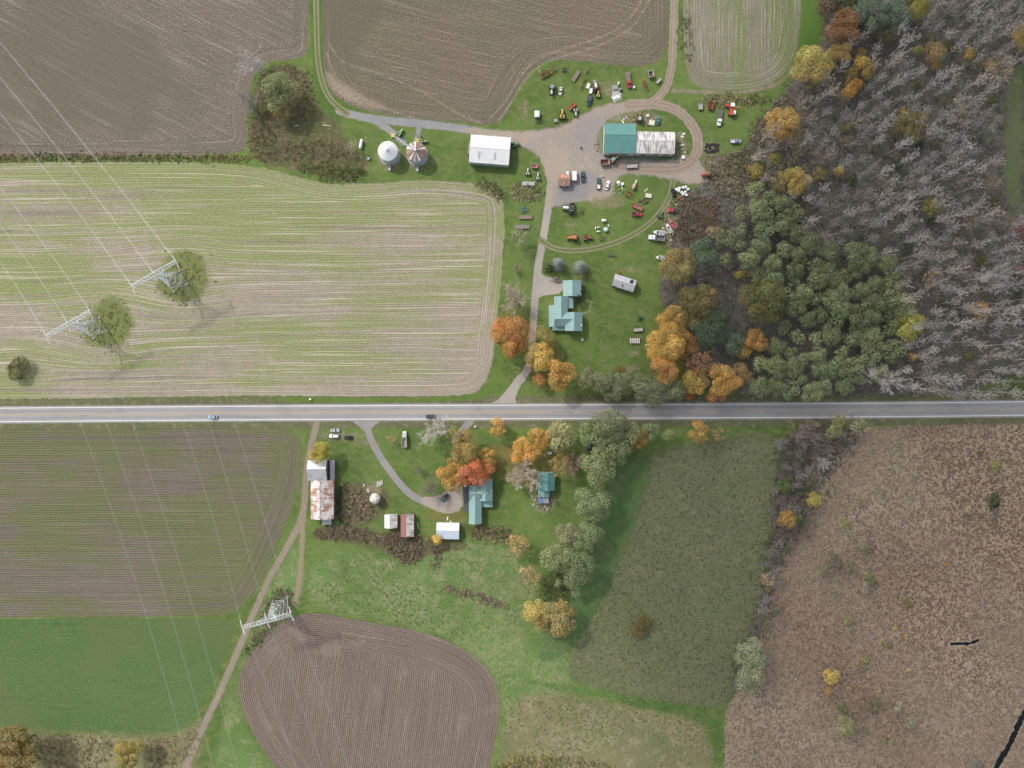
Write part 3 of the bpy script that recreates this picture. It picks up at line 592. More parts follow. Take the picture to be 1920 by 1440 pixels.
# ------------------------------------------------------------------ the cloud whose shadow lies over the right of the photo
CA = 900.0
def cloud():
    t = NT('cloud_vapour')
    d = t.n('BsdfDiffuse', {'Color': (0.8, 0.8, 0.82)}); tr = t.n('BsdfTransparent')
    a = t.ramp(t.math('ADD', t.attr('edge'), t.math('MULTIPLY', t.math('SUBTRACT', t.noise(t.pos(), 0.012, 4), 0.5), 90.0)), -14, 30, 0.0, 0.66)
    mx = t.n('MixShader', {0: a, 1: tr.outputs[0], 2: d.outputs[0]}); t.t.links.new(mx.outputs[0], t.out.inputs[0])
    off = SUN_V.xy / SUN_V.z * CA
    P = chaikin(px2w([(1540, -500), (1500, -40), (1420, 250), (1300, 400), (1190, 560), (1085, 690), (1050, 760), (1130, 860), (1180, 960), (1120, 1080), (1080, 1230), (1120, 1330), (1250, 1420), (1300, 1800), (2700, 1800), (2700, -500)]), 2) + np.array(off)
    lo, hi = P.min(0) - 40, P.max(0) + 40; res = 12.0
    nx, ny = int((hi[0] - lo[0]) / res) + 2, int((hi[1] - lo[1]) / res) + 2
    X, Y = np.meshgrid(lo[0] + np.arange(nx) * res, lo[1] + np.arange(ny) * res); Q = np.stack([X.ravel(), Y.ravel()], 1)
    e = sdf(Q, P); th = np.sqrt(np.clip(e + 40, 0, None)) * 6 + 1
    n = 5 * np.sin(Q[:, 0] * 0.03) * np.cos(Q[:, 1] * 0.037) + RNG.normal(0, 1.5, len(Q))
    V = np.vstack([np.c_[Q, CA - th * 0.15], np.c_[Q, CA + th * 0.6 + n]])
    er = e.reshape(ny, nx); keep = np.maximum(np.maximum(er[:-1, :-1], er[1:, :-1]), np.maximum(er[:-1, 1:], er[1:, 1:])) > -45
    j, i = np.nonzero(keep); a0 = j * nx + i; F = np.stack([a0, a0 + 1, a0 + nx + 1, a0 + nx], 1)
    me = mesh_np('cloud', V, np.vstack([F[:, ::-1], F + len(Q)]), [t.m], attrs={'edge': np.r_[e, e]})
    o = link(bpy.data.objects.new('cloud', me)); tag(o, 'grey cloud high above that shades the wood and marsh', 'cloud', kind='structure')
cloud()
# ------------------------------------------------------------------ trees and shrubs
LEAF = leaf_mat('leaf', 0.3)
def bark_mat(name, c):
    t = NT(name); tc = t.n('TexCoord').outputs['Object']; oi = t.n('ObjectInfo')
    n = t.noise(tc, 2.5, 4, 0.7)
    col = t.mix(1.0, t.mix(t.ramp(n, 0.4, 0.65), c, tuple(q * 0.6 for q in c)), oi.outputs['Color'], 'MULTIPLY')
    b = t.n('BsdfPrincipled', {'Base Color': col, 'Roughness': 0.9}); t.t.links.new(b.outputs[0], t.out.inputs[0]); return t.m
BARK = bark_mat('bark', (0.20, 0.165, 0.13)); PALEBARK = bark_mat('pale_bark', (0.50, 0.47, 0.44))

def unit(n, rng):
    d = rng.normal(size=(n, 3)); return d / np.linalg.norm(d, axis=1, keepdims=True)

def cards(P, N, size, rng, asp=0.75):
    """irregular leaf-clump quads at P facing N"""
    n = len(P); r = unit(n, rng); A = np.cross(N, r); A /= np.linalg.norm(A, axis=1, keepdims=True) + 1e-9; B = np.cross(N, A)
    s = np.asarray(size).reshape(-1, 1) * np.ones((n, 1)); V = np.empty((n, 4, 3))
    for k, (u, v) in enumerate(((-1, -.6), (1, -1), (.7, 1), (-.8, .8))):
        ju = rng.uniform(0.6, 1.15, (n, 1)); V[:, k] = P + A * (u * s * 0.5 * ju) + B * (v * s * 0.5 * asp * ju)
    return V.reshape(-1, 3), np.arange(4 * n).reshape(n, 4)

def crown_mesh(name, r, h, z0, nl, lr, leaf, dens, seed, flat=0.0, var=0.22):
    rng = np.random.default_rng(seed); Ps, Ns, Cs = [], [], []
    d = unit(nl, rng); d[:, 2] = np.abs(d[:, 2]) * 1.1 - 0.35
    rad = rng.uniform(0.35, 1.0, (nl, 1)) ** 0.6
    C = d * rad * np.array([r - lr * 0.75, r - lr * 0.75, h / 2 - lr * 0.5]); C[:, 2] += z0 + h / 2
    LR = lr * rng.uniform(0.65, 1.25, nl)
    for i in range(nl):
        n = int(dens * 4 * math.pi * LR[i] ** 2 * 0.62)
        u = unit(n, rng); u[:, 2] = np.where(u[:, 2] < -0.3, -u[:, 2], u[:, 2])
        P = C[i] + u * LR[i] * rng.uniform(0.72, 1.06, (n, 1)) * np.array([1, 1, 0.8])
        keep = np.ones(n, bool)
        for j in range(nl):
            if j != i: keep &= np.linalg.norm((P - C[j]) / np.array([1, 1, 0.8]), axis=1) > LR[j] * 0.7
        P, u = P[keep], u[keep]
        N = u + rng.normal(0, 0.45, u.shape); N /= np.linalg.norm(N, axis=1, keepdims=True)
        v = rng.normal(1, var * 0.6); Ps.append(P); Ns.append(N)
        w = v * rng.uniform(1 - var, 1 + var, (len(P), 1)) ; hue = rng.normal(0, 0.06 if var > 0.2 else 0.015)
        Cs.append(np.clip(np.hstack([w * (1 + hue), w, w * (1 - hue)]), 0.25, 1.8))
    P, N, Cc = np.vstack(Ps), np.vstack(Ns), np.vstack(Cs)
    V, F = cards(P, N, leaf * rng.uniform(0.7, 1.3, len(P)), rng)
    return mesh_np(name, V, F, [LEAF], cols=np.repeat(Cc, 4, 0))

def tubes(p0, p1, r0, r1, k=3):
    p0, p1 = np.asarray(p0), np.asarray(p1); n = len(p0); d = p1 - p0
    d = d / (np.linalg.norm(d, axis=1, keepdims=True) + 1e-9)
    a = np.cross(d, np.array([0.31, 0.57, 0.76])); a /= np.linalg.norm(a, axis=1, keepdims=True) + 1e-9; b = np.cross(d, a)
    V = np.empty((n, 2 * k, 3)); r0 = np.asarray(r0).reshape(-1, 1); r1 = np.asarray(r1).reshape(-1, 1)
    for i in range(k):
        w = 2 * math.pi * i / k; o = a * math.cos(w) + b * math.sin(w)
        V[:, i] = p0 + o * r0; V[:, k + i] = p1 + o * r1
    base = (np.arange(n) * 2 * k)[:, None]; F = []
    for i in range(k):
        j = (i + 1) % k; F.append(base + np.array([[i, j, k + j, k + i]]))
    return V.reshape(-1, 3), np.concatenate(F, 0)

def skeleton(seed, r, h, limbs, sub, twig, up=0.5, tr=0.22, fork=0.35, thick=1.0):
    """returns (limb segments), (twig segments)"""
    rng = np.random.default_rng(seed); big, small = [], []
    lean = rng.normal(0, 0.03, 2) * h
    nseg = 6; T = [np.array([lean[0] * (i / nseg) ** 2, lean[1] * (i / nseg) ** 2, h * 0.92 * i / nseg]) for i in range(nseg + 1)]
    for i in range(nseg): big.append((T[i], T[i + 1], tr * (1 - i / nseg * 0.85), tr * (1 - (i + 1) / nseg * 0.85)))
    for l in range(limbs):
        f = fork + (0.93 - fork) * (l + rng.random()) / limbs
        o = np.array([np.interp(f, np.linspace(0, 0.92, nseg + 1) / 0.92, [q[k] for q in T]) for k in range(3)])
        az = l * 2.4 + rng.normal(0, 0.4); reach = r * (0.55 + 0.5 * rng.random()) * (1.15 - 0.6 * max(0, (f - 0.55) / 0.4))
        el = up * (0.6 + 0.8 * rng.random()) + (f - fork) * 0.5
        d = np.array([math.cos(az), math.sin(az), el]); d /= np.linalg.norm(d[:2])
        pts = [o]; L = reach / 3
        for s_ in range(3):
            dd = d + rng.normal(0, 0.16, 3); pts.append(pts[-1] + dd * L)
        rr = tr * 0.36 * (1.1 - 0.5 * f)
        for s_ in range(3): big.append((pts[s_], pts[s_ + 1], rr * (1 - s_ * 0.3), rr * (1 - (s_ + 1) * 0.3)))
        for b in range(sub):
            k = rng.uniform(0.35, 2.95); a = int(k); q = pts[a] + (pts[a + 1] - pts[a]) * (k - a)
            d2 = d * 0.8 + rng.normal(0, 0.6, 3) + np.array([0, 0, 0.25]); d2 /= np.linalg.norm(d2)
            e = q + d2 * reach * rng.uniform(0.25, 0.5); big.append((q, e, rr * 0.38, rr * 0.16))
            for t_ in range(twig):
                w = q + (e - q) * rng.uniform(0.3, 1.0); d3 = d2 * 0.9 + rng.normal(0, 0.55, 3); d3 /= np.linalg.norm(d3)
                small.append((w, w + d3 * reach * rng.uniform(0.12, 0.3), 0.035 * thick, 0.012 * thick))
    return big, small

def seg_mesh(name, segs, mat, k=3):
    p0, p1, a, b = zip(*segs); V, F = tubes(p0, p1, a, b, k); return mesh_np(name, V, F, [mat])

PROTO = {}
def make_protos():
    # leafy crowns: (radius, height, lobes, lobe radius, leaf, density)
    for r, h, nl, lr, lf, dn in ((2.2, 3.0, 7, 1.0, 0.36, 8.0), (4.5, 6.5, 17, 1.65, 0.4, 8.0), (7.5, 10.0, 30, 2.3, 0.44, 7.2), (10.5, 13.0, 48, 2.8, 0.5, 6.2)):
        for s_ in range(3):
            c = crown_mesh('crown', r, h, h * 0.42, nl, lr, lf, dn, 100 + s_ + int(r * 10))
            b, _ = skeleton(300 + s_ + int(r * 10), r * 0.8, h * 1.3, 8, 3, 0, tr=r * 0.045, fork=0.25)
            PROTO.setdefault('leafy', []).append((r, c, seg_mesh('trunk', b, BARK, 5)))
    for r, h, nl, lr, lf, dn in ((3.0, 6, 7, 1.5, 0.42, 7.0), (5.5, 9.5, 14, 2.1, 0.48, 6.0), (8.5, 12.0, 24, 2.7, 0.52, 5.4)):   # billowing willows
        for s_ in range(3):
            c = crown_mesh('crown', r, h, h * 0.3, nl, lr, lf, dn, 500 + s_ + int(r * 10), var=0.16)
            b, _ = skeleton(600 + s_ + int(r * 10), r * 0.8, h * 1.2, 8, 3, 0, tr=r * 0.05, fork=0.15)
            PROTO.setdefault('willow', []).append((r, c, seg_mesh('trunk', b, BARK, 5)))
    for r, h, nl, lr, lf, dn in ((4.5, 6.5, 24, 1.0, 0.42, 2.6), (7.5, 10.0, 40, 1.4, 0.45, 2.2)):   # thin, half fallen crowns
        for s_ in range(3):
            c = crown_mesh('crown', r, h, h * 0.42, nl, lr, lf, dn, 700 + s_ + int(r * 10), var=0.3)
            b, sm = skeleton(800 + s_ + int(r * 10), r * 0.9, h * 1.35, 11, 5, 4, up=0.7, tr=r * 0.04, fork=0.25)
            PROTO.setdefault('sparse', []).append((r, c, seg_mesh('trunk', b + sm, PALEBARK, 3)))
    for s_ in range(5):       # tall forest poles
        b, sm = skeleton(900 + s_, 2.7, 19, 17, 6, 13, up=2.2, tr=0.17, fork=0.36, thick=0.95)
        PROTO.setdefault('pole', []).append((3.8, seg_mesh('crown', sm, PALEBARK), seg_mesh('trunk', b, PALEBARK, 4)))
    for s_ in range(4):       # open grown bare trees
        b, sm = skeleton(950 + s_, 6.0, 11, 20, 8, 16, up=0.8, tr=0.24, fork=0.2, thick=1.25)
        PROTO.setdefault('bare', []).append((6.3, seg_mesh('crown', sm, PALEBARK), seg_mesh('trunk', b, PALEBARK, 4)))
    for s_ in range(2):       # spruce: whorls of drooping boughs
        rng = np.random.default_rng(40 + s_); Ps, Ns, Cs, Sz = [], [], [], []
        for z in np.arange(0.5, 11.6, 0.42):
            R = 4.1 * (1 - z / 12.0) ** 0.75; nb = max(5, int(R * 6))
            for a in np.linspace(0, 2 * math.pi, nb, endpoint=False) + rng.random() * 3:
                k = max(2, int(R / 0.45)); rr = np.linspace(0.25, 1.0, k) * R * rng.uniform(0.85, 1.1)
                aa = a + rng.normal(0, 0.08, k)
                Ps.append(np.c_[rr * np.cos(aa), rr * np.sin(aa), z - rr * 0.22 + rng.normal(0, 0.08, k)])
                n = np.c_[np.cos(aa) * 0.7, np.sin(aa) * 0.7, np.ones(k)] + rng.normal(0, 0.35, (k, 3)); Ns.append(n / np.linalg.norm(n, axis=1, keepdims=True))
                Cs.append(np.repeat(rng.uniform(0.6, 1.3, (k, 1)), 3, 1)); Sz.append(np.full(k, 0.5))
        V, F = cards(np.vstack(Ps), np.vstack(Ns), np.concatenate(Sz), rng, 0.5)
        PROTO.setdefault('spruce', []).append((4.1, mesh_np('crown', V, F, [LEAF], cols=np.repeat(np.vstack(Cs), 4, 0)), MB().cyl((0, 0, 0), (0, 0, 11), 0.25, 0.05, 7).mesh('trunk', BARK)))
    for s_ in range(3):       # low brown shrubs
        c = crown_mesh('foliage', 1.6, 2.0, 0.1, 9, 0.7, 0.4, 5.5, 60 + s_, var=0.3); b, sm = skeleton(70 + s_, 1.5, 1.9, 9, 4, 3, up=1.0, tr=0.05, fork=0.05)
        PROTO.setdefault('shrub', []).append((1.7, c, seg_mesh('stem', b + sm, BARK, 3)))
make_protos()
_tc = [0]
def tree(name, label, px, py, rpx, kind, col, group=None, bark=(1, 1, 1), hk=1.0, cat='tree'):
    """crown seen at (px, py) with radius rpx photo pixels"""
    r = rpx * S; L = PROTO[kind]; rs = sorted({p[0] for p in L}, key=lambda q: abs(math.log(q / r)))
    C = [p for p in L if p[0] == rs[0]]; _tc[0] += 1; pr, cm, tm = C[(_tc[0] * 7 + int(px)) % len(C)]
    k = r / pr * {'leafy': 1.18, 'sparse': 1.15, 'willow': 1.3}.get(kind, 1.0)
    gain = {'leafy': 1.55, 'willow': 1.9, 'sparse': 1.7, 'spruce': 1.6, 'shrub': 1.5}.get(kind, 1.0); lu = sum(col) / 3; col = tuple(min(0.95, (c * 0.87 + lu * 0.13) * gain) for c in col)
    ztop = {'leafy': 0.92, 'willow': 0.85, 'sparse': 0.95, 'pole': 3.7, 'bare': 1.2, 'spruce': 1.3, 'shrub': 0.5}[kind] * r * hk
    x, y = W(px, py, ztop); rnd = random.Random(int(px * 13 + py * 7))
    o = empty(name, (x, y, -0.05), rnd.uniform(0, 6.28)); o.scale = (k, k * rnd.uniform(0.92, 1.08), k * hk); tag(o, label, cat, group)
    crown, stem = ('foliage', 'stem') if kind == 'shrub' else ('crown', 'trunk')
    c = link(bpy.data.objects.new(crown, cm), o); c.color = (*col, 1)
    t_ = link(bpy.data.objects.new(stem, tm), o); t_.color = (*bark, 1)
    if kind in ('pole', 'bare'): c.color = (*bark, 1)
    return o

ORA, ORY, YEL_, GOLD = (0.43, 0.21, 0.045), (0.45, 0.265, 0.05), (0.42, 0.31, 0.05), (0.46, 0.31, 0.055)
OLI, OLY, RED, TAN = (0.16, 0.15, 0.05), (0.27, 0.21, 0.055), (0.44, 0.13, 0.05), (0.34, 0.2, 0.09)
WIL, WIL2, DKG, BLU = (0.165, 0.198, 0.092), (0.182, 0.207, 0.092), (0.055, 0.085, 0.03), (0.17, 0.19, 0.17)
PIN, BRN = (0.08, 0.12, 0.065), (0.15, 0.10, 0.06)
GREYB, WHTB, DKB = (0.9, 0.87, 0.85), (1.5, 1.5, 1.5), (0.55, 0.51, 0.48)
TR = 'tree'
singles = [
 # name, label, x, y, r, kind, colour, bark
 ('bare_tree', 'pale bare tree on the ploughed field side of the top left thicket', 474, 122, 27, 'bare', None, WHTB),
 ('bare_tree', 'smaller bare grey tree below the pale one at the top left thicket', 468, 192, 20, 'bare', None, GREYB),
 ('willow_tree', 'pale green willow standing alone in the top left thicket', 526, 176, 29, 'willow', WIL2, None),
 ('small_tree', 'yellowing small tree under the thicket willow', 528, 216, 13, 'leafy', OLY, None),
 ('bare_tree', 'pinkish grey leafless tree beside the gravel drive', 963, 560, 26, 'bare', None, (1.35, 1.15, 1.08)),
 ('maple_tree', 'big round burnt orange maple at the corner of the striped field', 957, 628, 36, 'leafy', (0.40, 0.19, 0.04), None),
 ('maple_tree', 'olive yellow tree touching the teal farmhouse porch', 1022, 634, 20, 'leafy', OLY, None),
 ('maple_tree', 'golden tree between the drive and the farmhouse lawn', 1012, 670, 25, 'leafy', GOLD, None),
 ('maple_tree', 'bright orange-gold tree nearest the road on the farmhouse lawn', 1048, 702, 27, 'leafy', ORY, None),
 ('maple_tree', 'small orange tree at the left foot of the orange-gold one', 1012, 713, 13, 'leafy', ORA, None),
 ('bare_shrub', 'small leafless shrub on the grass left of the drive', 968, 504, 9, 'bare', None, (0.8, 0.7, 0.62)),
 ('grey_bush', 'grey green bush beside the striped field and the drive', 973, 448, 17, 'sparse', (0.2, 0.21, 0.13), GREYB),
 ('blue_spruce', 'blue-grey spruce on the left above the teal garage', 1048, 494, 15, 'spruce', BLU, None),
 ('blue_spruce', 'blue-grey spruce on the right with a yellow shrub at its foot', 1090, 500, 16, 'spruce', (0.18, 0.195, 0.17), None),
 ('yellow_shrub', 'yellow green shrub growing into the right spruce', 1092, 515, 7, 'leafy', (0.2, 0.19, 0.05), None),
 ('evergreen_tree', 'dark green evergreen at the edge of the drive', 1027, 496, 9, 'leafy', (0.1, 0.12, 0.035), None),
 ('evergreen_tree', 'very dark evergreen just below its lighter neighbour by the drive', 1029, 507, 10, 'leafy', (0.03, 0.045, 0.02), None),
 ('dark_shrub', 'dark shrub along the right wall of the teal garage', 1095, 545, 8, 'leafy', (0.03, 0.045, 0.022), None),
 ('dark_shrub', 'dark shrub in the courtyard of the teal farmhouse', 1084, 562, 9, 'leafy', (0.03, 0.045, 0.022), None),
 ('autumn_tree', 'olive yellow tree at the stern of the lone white boat', 1268, 500, 33, 'leafy', (0.27, 0.215, 0.07), None),
 ('bare_tree', 'dark leafless tree right of the olive yellow tree by the boats', 1288, 522, 25, 'bare', None, DKB),
 ('pine_tree', 'dark blue-green pine above the leafless tree by the boats', 1307, 478, 23, 'willow', (0.085, 0.135, 0.07), None),
 ('beige_shrub', 'straw coloured bush in the brown shrubs by the boats', 1335, 438, 14, 'leafy', (0.34, 0.28, 0.15), None),
 ('oak_tree', 'dull olive tree at the right of the lawn', 1308, 565, 34, 'leafy', (0.2, 0.175, 0.06), None),
 ('oak_tree', 'olive tree in front of the dark pines', 1290, 600, 25, 'leafy', (0.22, 0.2, 0.06), None),
 ('maple_tree', 'uppermost of the big orange maples along the lawn', 1256, 603, 27, 'leafy', GOLD, None),
 ('maple_tree', 'largest orange maple in the row along the lawn', 1243, 645, 36, 'leafy', ORY, None),
 ('maple_tree', 'lowest orange maple in the row along the lawn', 1240, 690, 30, 'leafy', ORA, None),
 ('maple_tree', 'brownish gold maple behind the row along the lawn', 1283, 645, 24, 'leafy', (0.36, 0.2, 0.05), None),
 ('bare_tree', 'brown half bare tree right of the lawn maples', 1312, 678, 27, 'sparse', (0.38, 0.2, 0.06), (0.8, 0.62, 0.5)),
 ('bare_tree', 'small white leafless tree between the lawn maples', 1254, 693, 16, 'bare', None, WHTB),
 ('maple_tree', 'gold maple below the half bare tree', 1300, 715, 22, 'leafy', (0.36, 0.24, 0.05), None),
 ('pine_tree', 'dark pine left in the shaded gap of the wood', 1330, 620, 30, 'willow', PIN, None),
 ('pine_tree', 'bluish pine right in the shaded gap of the wood', 1367, 643, 19, 'willow', (0.1, 0.14, 0.085), None),
 ('maple_tree', 'bright orange tree alone in front of the dark wood', 1412, 641, 22, 'leafy', ORY, None),
 ('maple_tree', 'small golden tree left of the bright orange one in the wood', 1391, 659, 15, 'leafy', GOLD, None),
 ('oak_tree', 'broad round olive oak in the middle of the willows', 1425, 567, 41, 'leafy', (0.15, 0.15, 0.05), None),
 ('maple_tree', 'orange maple close to the road in front of the willows', 1355, 712, 29, 'leafy', ORY, None),
 ('maple_tree', 'orange tree overhanging the road edge', 1342, 738, 18, 'leafy', ORA, None),
 ('maple_tree', 'tan gold tree right of the roadside maple', 1384, 700, 20, 'leafy', (0.36, 0.24, 0.08), None),
 ('red_shrub', 'small vivid red-orange shrub beside the road', 1293, 742, 9, 'leafy', (0.5, 0.14, 0.03), None),
 ('bare_tree', 'grey leafless tree beside the road maples', 1398, 728, 15, 'bare', None, GREYB),
 ('autumn_tree', 'bright yellow-green tree at the right end of the willows', 1697, 612, 25, 'leafy', (0.33, 0.31, 0.06), None),
 ('bare_tree', 'white leafless tree among the last willows by the road', 1655, 708, 31, 'bare', None, WHTB),
 ('bare_tree', 'grey leafless tree in the gap of the willows', 1480, 690, 21, 'bare', None, GREYB),
 ('bare_tree', 'white leafless tree shining out of the woods at the right edge', 1860, 517, 26, 'bare', None, (1.4, 1.4, 1.4)),
 ('bare_tree', 'tan brown leafless tree in the middle of the wood', 1740, 525, 20, 'sparse', (0.36, 0.22, 0.1), GREYB),
 ('maple_tree', 'dull orange half bare maple in the right of the wood', 1832, 588, 23, 'sparse', ORY, GREYB),
 ('red_shrub', 'vivid red bush at the right edge of the wood', 1907, 508, 9, 'sparse', (0.45, 0.06, 0.06), (0.7, 0.5, 0.5)),
 ('red_shrub', 'dull crimson bush above the vivid red one', 1912, 440, 18, 'sparse', (0.28, 0.06, 0.06), (0.6, 0.4, 0.4)),
 ('maple_tree', 'small orange tree by the road in the right of the wood', 1708, 672, 10, 'leafy', ORA, None),
 ('brown_shrub', 'brown bush at the top corner of the green strip', 1545, 20, 20, 'leafy', BRN, None),
 ('green_tree', 'dark green tree at the top edge left of the pines', 1585, 12, 22, 'leafy', (0.09, 0.1, 0.04), None),
 ('maple_tree', 'small orange tree at the top edge between green ones', 1600, 5, 12, 'leafy', (0.36, 0.22, 0.05), None),
 ('pine_tree', 'blue-green pine on the left of the top pine pair', 1625, 38, 28, 'willow', (0.12, 0.16, 0.1), None),
 ('pine_tree', 'blue-green pine on the right of the top pine pair', 1668, 35, 28, 'willow', (0.12, 0.165, 0.105), None),
 ('green_tree', 'olive green tree below the top pine pair', 1648, 62, 20, 'leafy', (0.15, 0.16, 0.06), None),
 ('autumn_tree', 'bright yellow-green tree at the top edge of the wood', 1712, 15, 24, 'leafy', (0.33, 0.30, 0.04), None),
 ('maple_tree', 'rusty brown tree at the corner of the wood near the green strip', 1577, 58, 29, 'leafy', (0.27, 0.15, 0.06), None),
 ('autumn_tree', 'big yellow tree hanging over the corner of the stubble field', 1516, 130, 36, 'leafy', (0.38, 0.31, 0.08), None),
 ('autumn_tree', 'tan yellow tree behind the big yellow one', 1572, 102, 22, 'leafy', (0.36, 0.27, 0.08), None),
 ('autumn_tree', 'bright golden yellow tree in the upper wood', 1615, 130, 20, 'leafy', GOLD, None),
 ('autumn_tree', 'dull gold tree left of the bright orange one in the upper wood', 1590, 148, 17, 'leafy', (0.34, 0.24, 0.06), None),
 ('autumn_tree', 'vivid orange tree in the upper wood', 1592, 168, 18, 'leafy', (0.47, 0.22, 0.03), None),
 ('autumn_tree', 'small gold tree at the top of the yellow cluster', 1612, 107, 12, 'leafy', (0.38, 0.28, 0.06), None),
 ('maple_tree', 'orange-yellow tree at the wood edge right of the red harvester', 1461, 237, 29, 'leafy', (0.38, 0.24, 0.06), None),
 ('oak_tree', 'olive half bare tree below the orange-yellow edge tree', 1497, 262, 20, 'sparse', (0.26, 0.2, 0.08), GREYB),
 ('autumn_tree', 'golden tree at the wood edge above the willows', 1490, 342, 24, 'leafy', (0.38, 0.28, 0.06), None),
 ('autumn_tree', 'dull yellow tree left of the golden edge tree', 1459, 345, 18, 'leafy', (0.27, 0.22, 0.07), None),
 ('autumn_tree', 'small yellow-green tree by the white crate', 1450, 300, 12, 'leafy', (0.27, 0.26, 0.05), None),
 ('autumn_tree', 'yellow shrub above the willows near the rusty tank', 1413, 325, 15, 'leafy', (0.34, 0.27, 0.06), None),
 ('autumn_tree', 'tan yellow tree in the middle of the upper wood', 1745, 106, 20, 'leafy', (0.33, 0.24, 0.09), None),
 ('autumn_tree', 'tiny yellow-green tree beside the tan yellow one', 1717, 97, 10, 'leafy', (0.3, 0.29, 0.05), None),
 ('maple_tree', 'small orange tree under the tan yellow one', 1752, 123, 10, 'leafy', ORY, None),
 ('maple_tree', 'brown tree in the upper right of the wood', 1785, 142, 12, 'sparse', TAN, GREYB),
 ('autumn_tree', 'bright small yellow tree in the upper right of the wood', 1813, 104, 11, 'leafy', (0.48, 0.34, 0.04), None),
 ('bare_tree', 'beige spreading tree at the right edge of the wood', 1868, 138, 28, 'sparse', (0.34, 0.27, 0.16), (0.95, 0.85, 0.7)),
 ('maple_tree', 'small orange tree beside the beige spreading one', 1852, 128, 13, 'leafy', (0.42, 0.25, 0.05), None),
 ('autumn_tree', 'yellow tree at the very right edge near the top', 1916, 75, 24, 'leafy', (0.34, 0.27, 0.06), None),
 ('oak_tree', 'round olive tree in the middle of the bare wood', 1700, 240, 29, 'leafy', (0.22, 0.19, 0.075), None),
 ('maple_tree', 'small orange tree above the round olive one', 1692, 215, 10, 'leafy', (0.4, 0.22, 0.05), None),
 ('autumn_tree', 'golden half bare tree right of the round olive one', 1790, 207, 17, 'sparse', GOLD, GREYB),
 ('autumn_tree', 'yellow tree low in the bare wood', 1570, 325, 11, 'leafy', (0.36, 0.27, 0.05), None),
 ('autumn_tree', 'dull yellow tree left of the low yellow one', 1532, 328, 13, 'leafy', (0.27, 0.22, 0.07), None),
 ('autumn_tree', 'long yellow tree above the right end of the willows', 1738, 390, 17, 'leafy', (0.3, 0.26, 0.06), None),
 ('autumn_tree', 'small yellow tree among the willow tops', 1387, 515, 12, 'leafy', (0.36, 0.26, 0.04), None),
 # south of the road
 ('maple_tree', 'orange maple standing alone beside the road', 934, 801, 18, 'leafy', ORY, None),
 ('maple_tree', 'dull gold maple on top of the southern house group', 874, 833, 29, 'leafy', (0.31, 0.23, 0.06), None),
 ('maple_tree', 'orange-yellow maple at the right of the southern house group', 914, 855, 17, 'leafy', ORY, None),
 ('maple_tree', 'red-orange maple overhanging the southern house roof', 886, 884, 26, 'leafy', RED, None),
 ('maple_tree', 'red-orange young maple against the right of the southern house', 912, 880, 17, 'leafy', (0.46, 0.16, 0.04), None),
 ('maple_tree', 'golden maple between the grey bush and the red-orange maple', 845, 893, 26, 'leafy', (0.43, 0.25, 0.04), None),
 ('maple_tree', 'gold half bare maple above the golden one', 856, 862, 18, 'leafy', (0.36, 0.25, 0.06), None),
 ('bare_tree', 'grey brown twiggy bush at the end of the southern drive', 808, 914, 18, 'bare', None, (0.7, 0.62, 0.55)),
 ('bare_shrub', 'small grey shrub on the lawn above the southern drive', 787, 882, 9, 'bare', None, (0.6, 0.55, 0.5)),
 ('bare_tree', 'silvery leafless tree leaning over the road edge', 815, 803, 26, 'bare', None, WHTB),
 ('maple_tree', 'thin orange tree right of the silvery leafless one', 840, 806, 16, 'sparse', (0.36, 0.26, 0.07), GREYB),
 ('bare_shrub', 'small round orange brown shrub near the dump truck', 733, 825, 9, 'sparse', (0.42, 0.24, 0.12), (0.9, 0.7, 0.55)),
 ('autumn_tree', 'yellow tree over the end of the long barn', 602, 846, 22, 'leafy', (0.34, 0.27, 0.035), None),
 ('maple_tree', 'orange-red maple at the top right of the house lot', 1014, 819, 22, 'leafy', (0.42, 0.23, 0.04), None),
 ('maple_tree', 'glowing orange maple above the big leafless tree', 983, 847, 26, 'leafy', (0.48, 0.25, 0.035), None),
 ('bare_tree', 'big spreading leafless tree left of the small teal house', 982, 890, 30, 'bare', None, (1.3, 1.15, 1.05)),
 ('autumn_tree', 'pale green yellowing tree near the road end of the house lot', 1055, 815, 24, 'willow', (0.25, 0.24, 0.11), None),
 ('autumn_tree', 'yellow spot of a tree at the road beside the pale green one', 1047, 800, 11, 'leafy', (0.42, 0.34, 0.05), None),
 ('autumn_tree', 'thin yellow-brown tree behind the small teal house', 1048, 868, 24, 'sparse', (0.34, 0.25, 0.06), (0.7, 0.55, 0.42)),
 ('bare_tree', 'pinkish brown leafless tree between the thin yellow tree and the willows', 1076, 868, 22, 'bare', None, (0.75, 0.55, 0.46)),
 ('willow_tree', 'willow overhanging the road edge', 1140, 797, 31, 'willow', WIL, None),
 ('willow_tree', 'willow right of the black hut', 1143, 835, 28, 'willow', WIL2, None),
 ('willow_tree', 'big willow below the black hut', 1120, 875, 31, 'willow', WIL2, None),
 ('willow_tree', 'smaller willow behind the black hut', 1105, 815, 22, 'willow', WIL, None),
 ('willow_tree', 'willow end of the clump toward the dark orange tree', 1170, 812, 21, 'willow', WIL2, None),
 ('maple_tree', 'dark orange tree at the end of the roadside willows', 1192, 822, 20, 'leafy', (0.34, 0.19, 0.04), None),
 ('bare_tree', 'small grey leafless tree at the edge of the meadow by the willows', 1164, 845, 11, 'bare', None, GREYB),
 ('willow_tree', 'small willow right of the dark orange roadside tree', 1218, 806, 16, 'willow', WIL, None),
 ('willow_tree', 'smallest roadside willow above the meadow', 1254, 815, 12, 'willow', (0.2, 0.22, 0.09), None),
 ('maple_tree', 'round orange tree on the verge above the meadow', 1307, 810, 20, 'leafy', (0.40, 0.23, 0.05), None),
 ('maple_tree', 'small brown-orange tree right of the round orange one', 1345, 812, 13, 'sparse', (0.36, 0.2, 0.08), GREYB),
